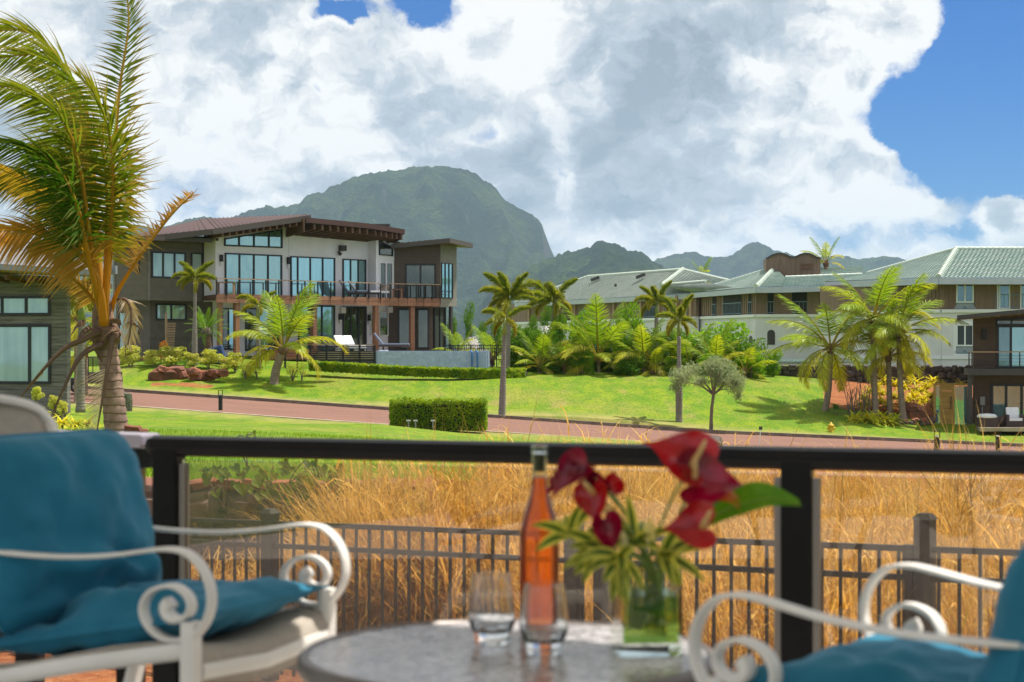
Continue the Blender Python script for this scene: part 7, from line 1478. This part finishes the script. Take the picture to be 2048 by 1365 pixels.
def bottle():
    o = on_table(1079, 3.43); T = thing('rose_bottle', 'open bottle of orange-pink rose wine with clear neck on the table', 'bottle', o)
    M_rose = bpy.data.materials.new('rose_wine'); M_rose.use_nodes = True; N = NT(M_rose.node_tree); tp = N.add('ShaderNodeBsdfTransparent', {0: (1.0, 0.60, 0.26, 1)}); tr = N.add('ShaderNodeBsdfTranslucent', {0: (0.95, 0.26, 0.03, 1)}); gl = N.add('ShaderNodeBsdfGlossy', {0: (1, 0.9, 0.85, 1), 'Roughness': 0.03}); fr = N.add('ShaderNodeFresnel', {0: 1.45}).outputs[0]
    mx = N.add('ShaderNodeMixShader', {0: 0.38, 1: tp.outputs[0], 2: tr.outputs[0]}); mx = N.add('ShaderNodeMixShader', {0: fr, 1: mx.outputs[0], 2: gl.outputs[0]}); N.add('ShaderNodeOutputMaterial', {0: mx.outputs[0]})
    body = [(0.030, 0.0), (0.037, 0.004), (0.0385, 0.02), (0.0385, 0.185), (0.037, 0.205), (0.031, 0.232), (0.021, 0.262), (0.0158, 0.288), (0.0148, 0.305)]
    m = MB(); m.lathe2([(0.0146, 0.306), (0.0146, 0.352), (0.0165, 0.353), (0.0165, 0.366), (0.0125, 0.367), (0.0122, 0.306)], o, 40); m.build('glass_neck', M_clear, T, smooth=True)
    m = MB(); m.lathe2(body + [(0.001, 0.3055)], o, 40); m.build('wine_body', M_rose, T, smooth=True); m = MB(); m.lathe([(0.0115, 0.316), (0.0115, 0.350), (0.001, 0.351)], o, 20); m.build('cork', mat('cork', (0.20, 0.10, 0.05), (0.13, 0.065, 0.035), 80, 0.8), T, smooth=True)
bottle()
def tumbler(px, d, h, label):
    o = on_table(px, d); T = thing('wine_tumbler', label, 'glass', o, 'stemless glasses on the table'); s = h / 0.128
    out = [(0.031, 0.0), (0.0325, 0.003), (0.034, 0.015), (0.0400, 0.030), (0.0455, 0.045), (0.0455, 0.055), (0.0415, 0.090), (0.0357, 0.127), (0.0354, 0.128)]; inn = [(0.0347, 0.128), (0.0345, 0.127), (0.0404, 0.090), (0.0440, 0.055), (0.0435, 0.046), (0.036, 0.033), (0.024, 0.024), (0.001, 0.021)]
    m = MB(); m.lathe2([(r*s, z*s) for r, z in out + inn], o, 48); m.build('bowl', M_clear, T, smooth=True)
tumbler(984, 3.31, 0.130, 'empty stemless wine glass standing apart from the rose bottle'); tumbler(1088, 3.20, 0.128, 'empty stemless wine glass in front of the rose bottle')
VO = on_table(1291, 3.22)
def vase():
    T = thing('glass_vase', 'square clear glass vase with green water holding the red flowers', 'vase', VO); w = 0.0565; H = 0.132; c, s = math.cos(0.12), math.sin(0.12); ax = (Vector((c, s, 0)), Vector((-s, c, 0)), Vector((0, 0, 1)))
    def ring(h, z): return [VO + ax[0]*a*h + ax[1]*b*h + Vector((0, 0, z)) for a, b in ((-1,-1),(1,-1),(1,1),(-1,1))]
    m = MB(); loops = [ring(w, 0), ring(w, H), ring(w - 0.005, H), ring(w - 0.005, 0.022)]; i0 = 0
    for l in loops: m.v += [tuple(p) for p in l]
    m.f.append((3, 2, 1, 0)); m.f.append((12, 13, 14, 15))
    for k in range(3):
        for j in range(4): m.f.append((4*k + j, 4*k + (j+1) % 4, 4*k + 4 + (j+1) % 4, 4*k + 4 + j))
    m.build('glass', M_vase, T)
    Mw = thinglass('green_water', (0.84, 0.95, 0.45), 0.34, (0.55, 0.80, 0.06))
    m = MB(); m.box(VO + Vector((0, 0, 0.066)), (2*w - 0.0115, 2*w - 0.0115, 0.086), ax); m.build('water', Mw, T)
vase()
def flowers():
    S_red = leafmat('crimson_spathe', (0.27, 0.003, 0.010), (0.42, 0.006, 0.012), 0.28, 0.16, 14, False, 0.05, (1.6, 0.5, 0.5), spec=0.6); S_mag = leafmat('magenta_spathe', (0.17, 0.002, 0.020), (0.30, 0.004, 0.035), 0.28, 0.16, 14, False, 0.05, (1.6, 0.4, 0.6), spec=0.6)
    M_stem = mat('flower_stem', (0.20, 0.30, 0.05), (0.25, 0.33, 0.07), 20, 0.5); M_spad = mat('spadix', (0.62, 0.36, 0.10), (0.70, 0.50, 0.22), 60, 0.6); M_cr = leafmat('cream_bud', (0.66, 0.60, 0.22), (0.74, 0.72, 0.42), 0.35, 0.5, 20)
    D = 3.2; foot = VO + Vector((0, 0, 0.045)); r = random.Random(4)
    def stem(T, p, k, rad=0.0028): a = foot + Vector((r.uniform(-0.03, 0.03), r.uniform(-0.03, 0.03), 0)); mth = VO + Vector((r.uniform(-0.035, 0.035), r.uniform(-0.03, 0.03), 0.14)); m = MB(); m.tube(curve([a, mth, mth.lerp(p, 0.55) + Vector((0, 0, 0.02)), p], 16), rad, 7); m.build('stem', M_stem, T, smooth=True)
    def spathe(px, py, d, size, tip, nrm, lab, mt, cup=0.25, sp=True, wd=1.0, spd=(0, -0.4, 1)):
        c = P(px, py, d); T = thing('anthurium', lab, 'flower', c, 'red anthuriums in the vase'); nrm = Vector(nrm).normalized(); tip = Vector(tip); tip = (tip - nrm*tip.dot(nrm)).normalized(); sx = tip.cross(nrm); m = MB(); N, R = 40, 9; ctr = m.vert(c); rings = []
        for k in range(1, R+1):
            f = k/R; ring = []
            for j in range(N):
                a = 2*math.pi*j/N; x = math.sin(a)**3 * 0.94; y = -(13*math.cos(a) - 5*math.cos(2*a) - 2*math.cos(3*a) - math.cos(4*a))/17.0
                yc = -0.12; p = c + sx*(x*size*0.60*wd*f) + tip*((yc + (y - yc)*f)*size*0.62); h = cup*size*f*f*(0.65*abs(x) - 0.45*y*abs(y)) + 0.035*size*math.sin(2*a + px)*f*f + 0.02*size*math.sin(7*a)*f**4; ring.append(m.vert(p + nrm*h))
            rings.append(ring)
        for j in range(N): m.f.append((ctr, rings[0][j], rings[0][(j+1) % N]))
        for a, b in zip(rings, rings[1:]):
            for j in range(N): m.f.append((a[j], b[j], b[(j+1) % N], a[(j+1) % N]))
        m.build('spathe', mt, T, smooth=True)
        base = c - tip*size*0.18
        if sp: m = MB(); e = base + (Vector(spd).normalized()*0.6 + nrm*0.8).normalized()*size*0.52; m.tube(curve([base, base.lerp(e, 0.5) + nrm*0.006, e], 8), [0.0055, 0.006, 0.006, 0.0056, 0.005, 0.0045, 0.0038, 0.002], 8); m.build('spadix', M_spad, T, smooth=True)
        stem(T, base - nrm*0.002, 0)
    spathe(1362, 920, 3.17, 0.122, (-0.85, -0.1, 0.65), (0.35, -0.75, 0.5), 'highest crimson anthurium with its tip above the rail', S_red, 0.3, True, 0.95, (0.3, 0, 1))
    spathe(1412, 968, 3.16, 0.118, (0.95, 0, 0.05), (-0.1, -0.85, 0.5), 'dark crimson anthurium with a cream spadix beside the big green leaf', S_mag, 0.35, True, 0.9, (0.1, 0, 1))
    spathe(1386, 1056, 3.10, 0.088, (-0.8, -0.2, 0.1), (0.1, -0.9, 0.45), 'lowest red anthurium with a bright yellow spadix', S_red, 0.3, True, 0.95, (0.4, 0, 0.8))
    spathe(1148, 958, 3.20, 0.088, (-0.75, 0, -0.65), (-0.15, -0.7, 0.75), 'dark crimson anthurium arching towards the wine bottle', S_mag, 0.6, False, 0.75)
    spathe(1190, 1003, 3.16, 0.075, (0.2, 0, -1), (-0.4, -0.85, 0.3), 'bright red shiny anthurium below the arching one', S_red, 0.5, True, 0.8, (-0.5, 0, 0.8))
    spathe(1213, 1062, 3.13, 0.080, (0.25, 0, -1), (0.1, -0.95, 0.1), 'hanging magenta anthurium with its tip pointing down', S_mag, 0.5, False, 0.62)
    spathe(1222, 968, 3.24, 0.055, (0.4, 0, 0.8), (0.3, -0.8, 0.3), 'small half-open red anthurium behind the shiny one', S_red, 0.7, False, 0.7)
    # ginger with pointed bracts
    c = P(1150, 950, 3.22); T = thing('ginger_flower', 'spiky crimson ginger head leaning over the bottle', 'flower', c); pth = curve([P(1215, 985, 3.22), P(1180, 950, 3.22), P(1142, 940, 3.22), P(1108, 972, 3.22)], 12)
    for k, p in enumerate(pth):
        for q in range(4): a = r.uniform(0, 6.28); d = (Vector((-0.5, math.cos(a)*0.8, math.sin(a) + 0.5))).normalized(); m = MB(); s = 0.028*(1 - 0.03*k); sd = d.cross(Vector((0, 1, 0.2))).normalized(); m.v += [tuple(p - sd*s*0.3), tuple(p + d*s*0.55 - sd*s*0.34 + Vector((0, -0.003, 0))), tuple(p + d*s*1.25), tuple(p + d*s*0.55 + sd*s*0.34), tuple(p + sd*s*0.3)]; m.f += [(0, 1, 3, 4), (1, 2, 3)]; m.build('bract', S_mag, T)
    stem(T, pth[0], 0, 0.004)
    # orange curled bracts
    c = P(1440, 1000, 3.15); T = thing('orange_spray', 'small orange curled flower spray under the dark crimson anthurium', 'flower', c); M_or = leafmat('orange_bract', (0.62, 0.13, 0.02), (0.70, 0.22, 0.03), 0.3, 0.4, 20)
    for k in range(7): a = -0.4 + 0.25*k; m = MB(); e = c + Vector((0.038*math.cos(a), -0.012*k % 0.02, 0.028*math.sin(a) - 0.006)); m.strip(curve([c + Vector((-0.012, 0, 0)), c.lerp(e, 0.5) + Vector((0, -0.006, 0.006)), e], 8), (0, 1, 0.3), [0.004, 0.006, 0.007, 0.007, 0.006, 0.005, 0.004, 0.002], 0.0015); m.build('bract', M_or, T)
    stem(T, c, 0)
    # big leaf
    T = thing('ti_leaf', 'broad glossy green leaf reaching out beside the red flowers', 'leaf', P(1500, 1000, 3.2)); a0, a1 = P(1398, 1052, 3.2), P(1600, 1008, 3.13); pth = curve([a0, P(1450, 1022, 3.2), P(1530, 998, 3.17), a1], 20); m = MB(); rows = []
    for k, p in enumerate(pth):
        f = k/19; w = 0.034*math.sin(math.pi*min(1, 0.12 + 0.84*f))**0.75; up_ = Vector((-0.12, 0.35, 0.9)).normalized(); rows.append([m.vert(p + up_*w*1.05 + Vector((0, 0.012, 0))*(1 - f)), m.vert(p + up_*w*0.5 + Vector((0, 0.0, 0.0))), m.vert(p + Vector((0, 0.004, -0.002))), m.vert(p - up_*w*0.35 + Vector((0, -0.018, 0))*f), m.vert(p - up_*w*0.55 + Vector((0, -0.026, 0.004)))])
    for A_, B_ in zip(rows, rows[1:]):
        for j in range(4): m.f.append((A_[j], A_[j+1], B_[j+1], B_[j]))
    m.build('blade', leafmat('glossy_green_leaf', (0.050, 0.155, 0.012), (0.095, 0.215, 0.016), 0.40, 0.25, 8, False, 0.0), T, smooth=True); m = MB(); m.tube([p + Vector((0, -0.002, 0)) for p in pth], [0.0026*(1 - k/24) for k in range(20)], 6); m.build('midrib', M_stem, T, smooth=True); stem(T, a0, 0, 0.003)
    # variegated strap leaves
    L_var = leafmat('variegated_leaf', (0.95, 0.95, 0.9), (1, 1, 1), 0.35, 0.35, 20, True, 0.06)
    sprigs = [((1190, 1095), 3.17, (-0.75, -0.2, 0.25), 13, 'variegated sprig spreading towards the wine bottle'), ((1235, 1120), 3.12, (-0.35, -0.6, -0.25), 12, 'variegated sprig drooping over the front of the vase'), ((1335, 1110), 3.13, (0.5, -0.5, 0.2), 14, 'variegated sprig fanning out under the lowest anthurium'), ((1270, 1075), 3.20, (-0.05, -0.1, 1.0), 12, 'upright variegated sprig in the middle of the bouquet'), ((1130, 1060), 3.22, (-0.5, 0.1, 0.9), 6, 'thin variegated sprig curving up beside the bottle')]
    for (px, py), d, axv, n, lab in sprigs:
        c = P(px, py, d); T = thing('dracaena_sprig', lab, 'foliage', c, 'variegated sprigs in the vase'); axv = Vector(axv).normalized(); o1 = axv.orthogonal().normalized(); o2 = axv.cross(o1)
        for k in range(n):
            az = k*2.4 + r.uniform(-0.3, 0.3); open_ = r.uniform(0.35, 1.25); dr = (axv*math.cos(open_) + (o1*math.cos(az) + o2*math.sin(az))*math.sin(open_)).normalized(); L = r.uniform(0.05, 0.098); w = 0.0105*r.uniform(0.8, 1.15); p = c - axv*0.012; sd = dr.cross(Vector((0.1, -1, 0.3))).normalized(); nn = sd.cross(dr); m, C = MB(), []; rows = []
            for j in range(9):
                f = j/8; ww = w*math.sin(math.pi*min(1, 0.14 + 0.86*f))**0.8; rows.append([m.vert(p + sd*ww*q_ + nn*abs(q_)*0.0035) for q_ in (-1, -0.55, -0.45, 0, 0.45, 0.55, 1)]); C += [(0.66, 0.64, 0.13, 1)]*2 + [(0.09, 0.16, 0.022, 1)]*3 + [(0.66, 0.64, 0.13, 1)]*2; p = p + dr*L/8; dr = (dr + Vector((r.uniform(-0.03, 0.03), 0, -0.11))).normalized()
            for A_, B_ in zip(rows, rows[1:]):
                for j in range(6): m.f.append((A_[j], A_[j+1], B_[j+1], B_[j]))
            m.build('leaf', L_var, T, smooth=True, cols=C)
        stem(T, c, 0, 0.0035)
    for k, (px, py, dz) in enumerate(((1300, 1068, 0.055), (1246, 1085, 0.04))): c = P(px, py, 3.17); T = thing('cream_bud', ['tall cream-yellow bud in the middle of the bouquet', 'small cream bud beside the hanging magenta flower'][k], 'flower', c, 'cream buds'); m = MB(); m.lathe([(0.001, -dz*0.5), (0.008, -dz*0.25), (0.010, 0.0), (0.006, dz*0.3), (0.001, dz*0.55)], c, 12); m.build('petals', M_cr, T, smooth=True); stem(T, c - Vector((0, 0, dz*0.5)), 0)
flowers()
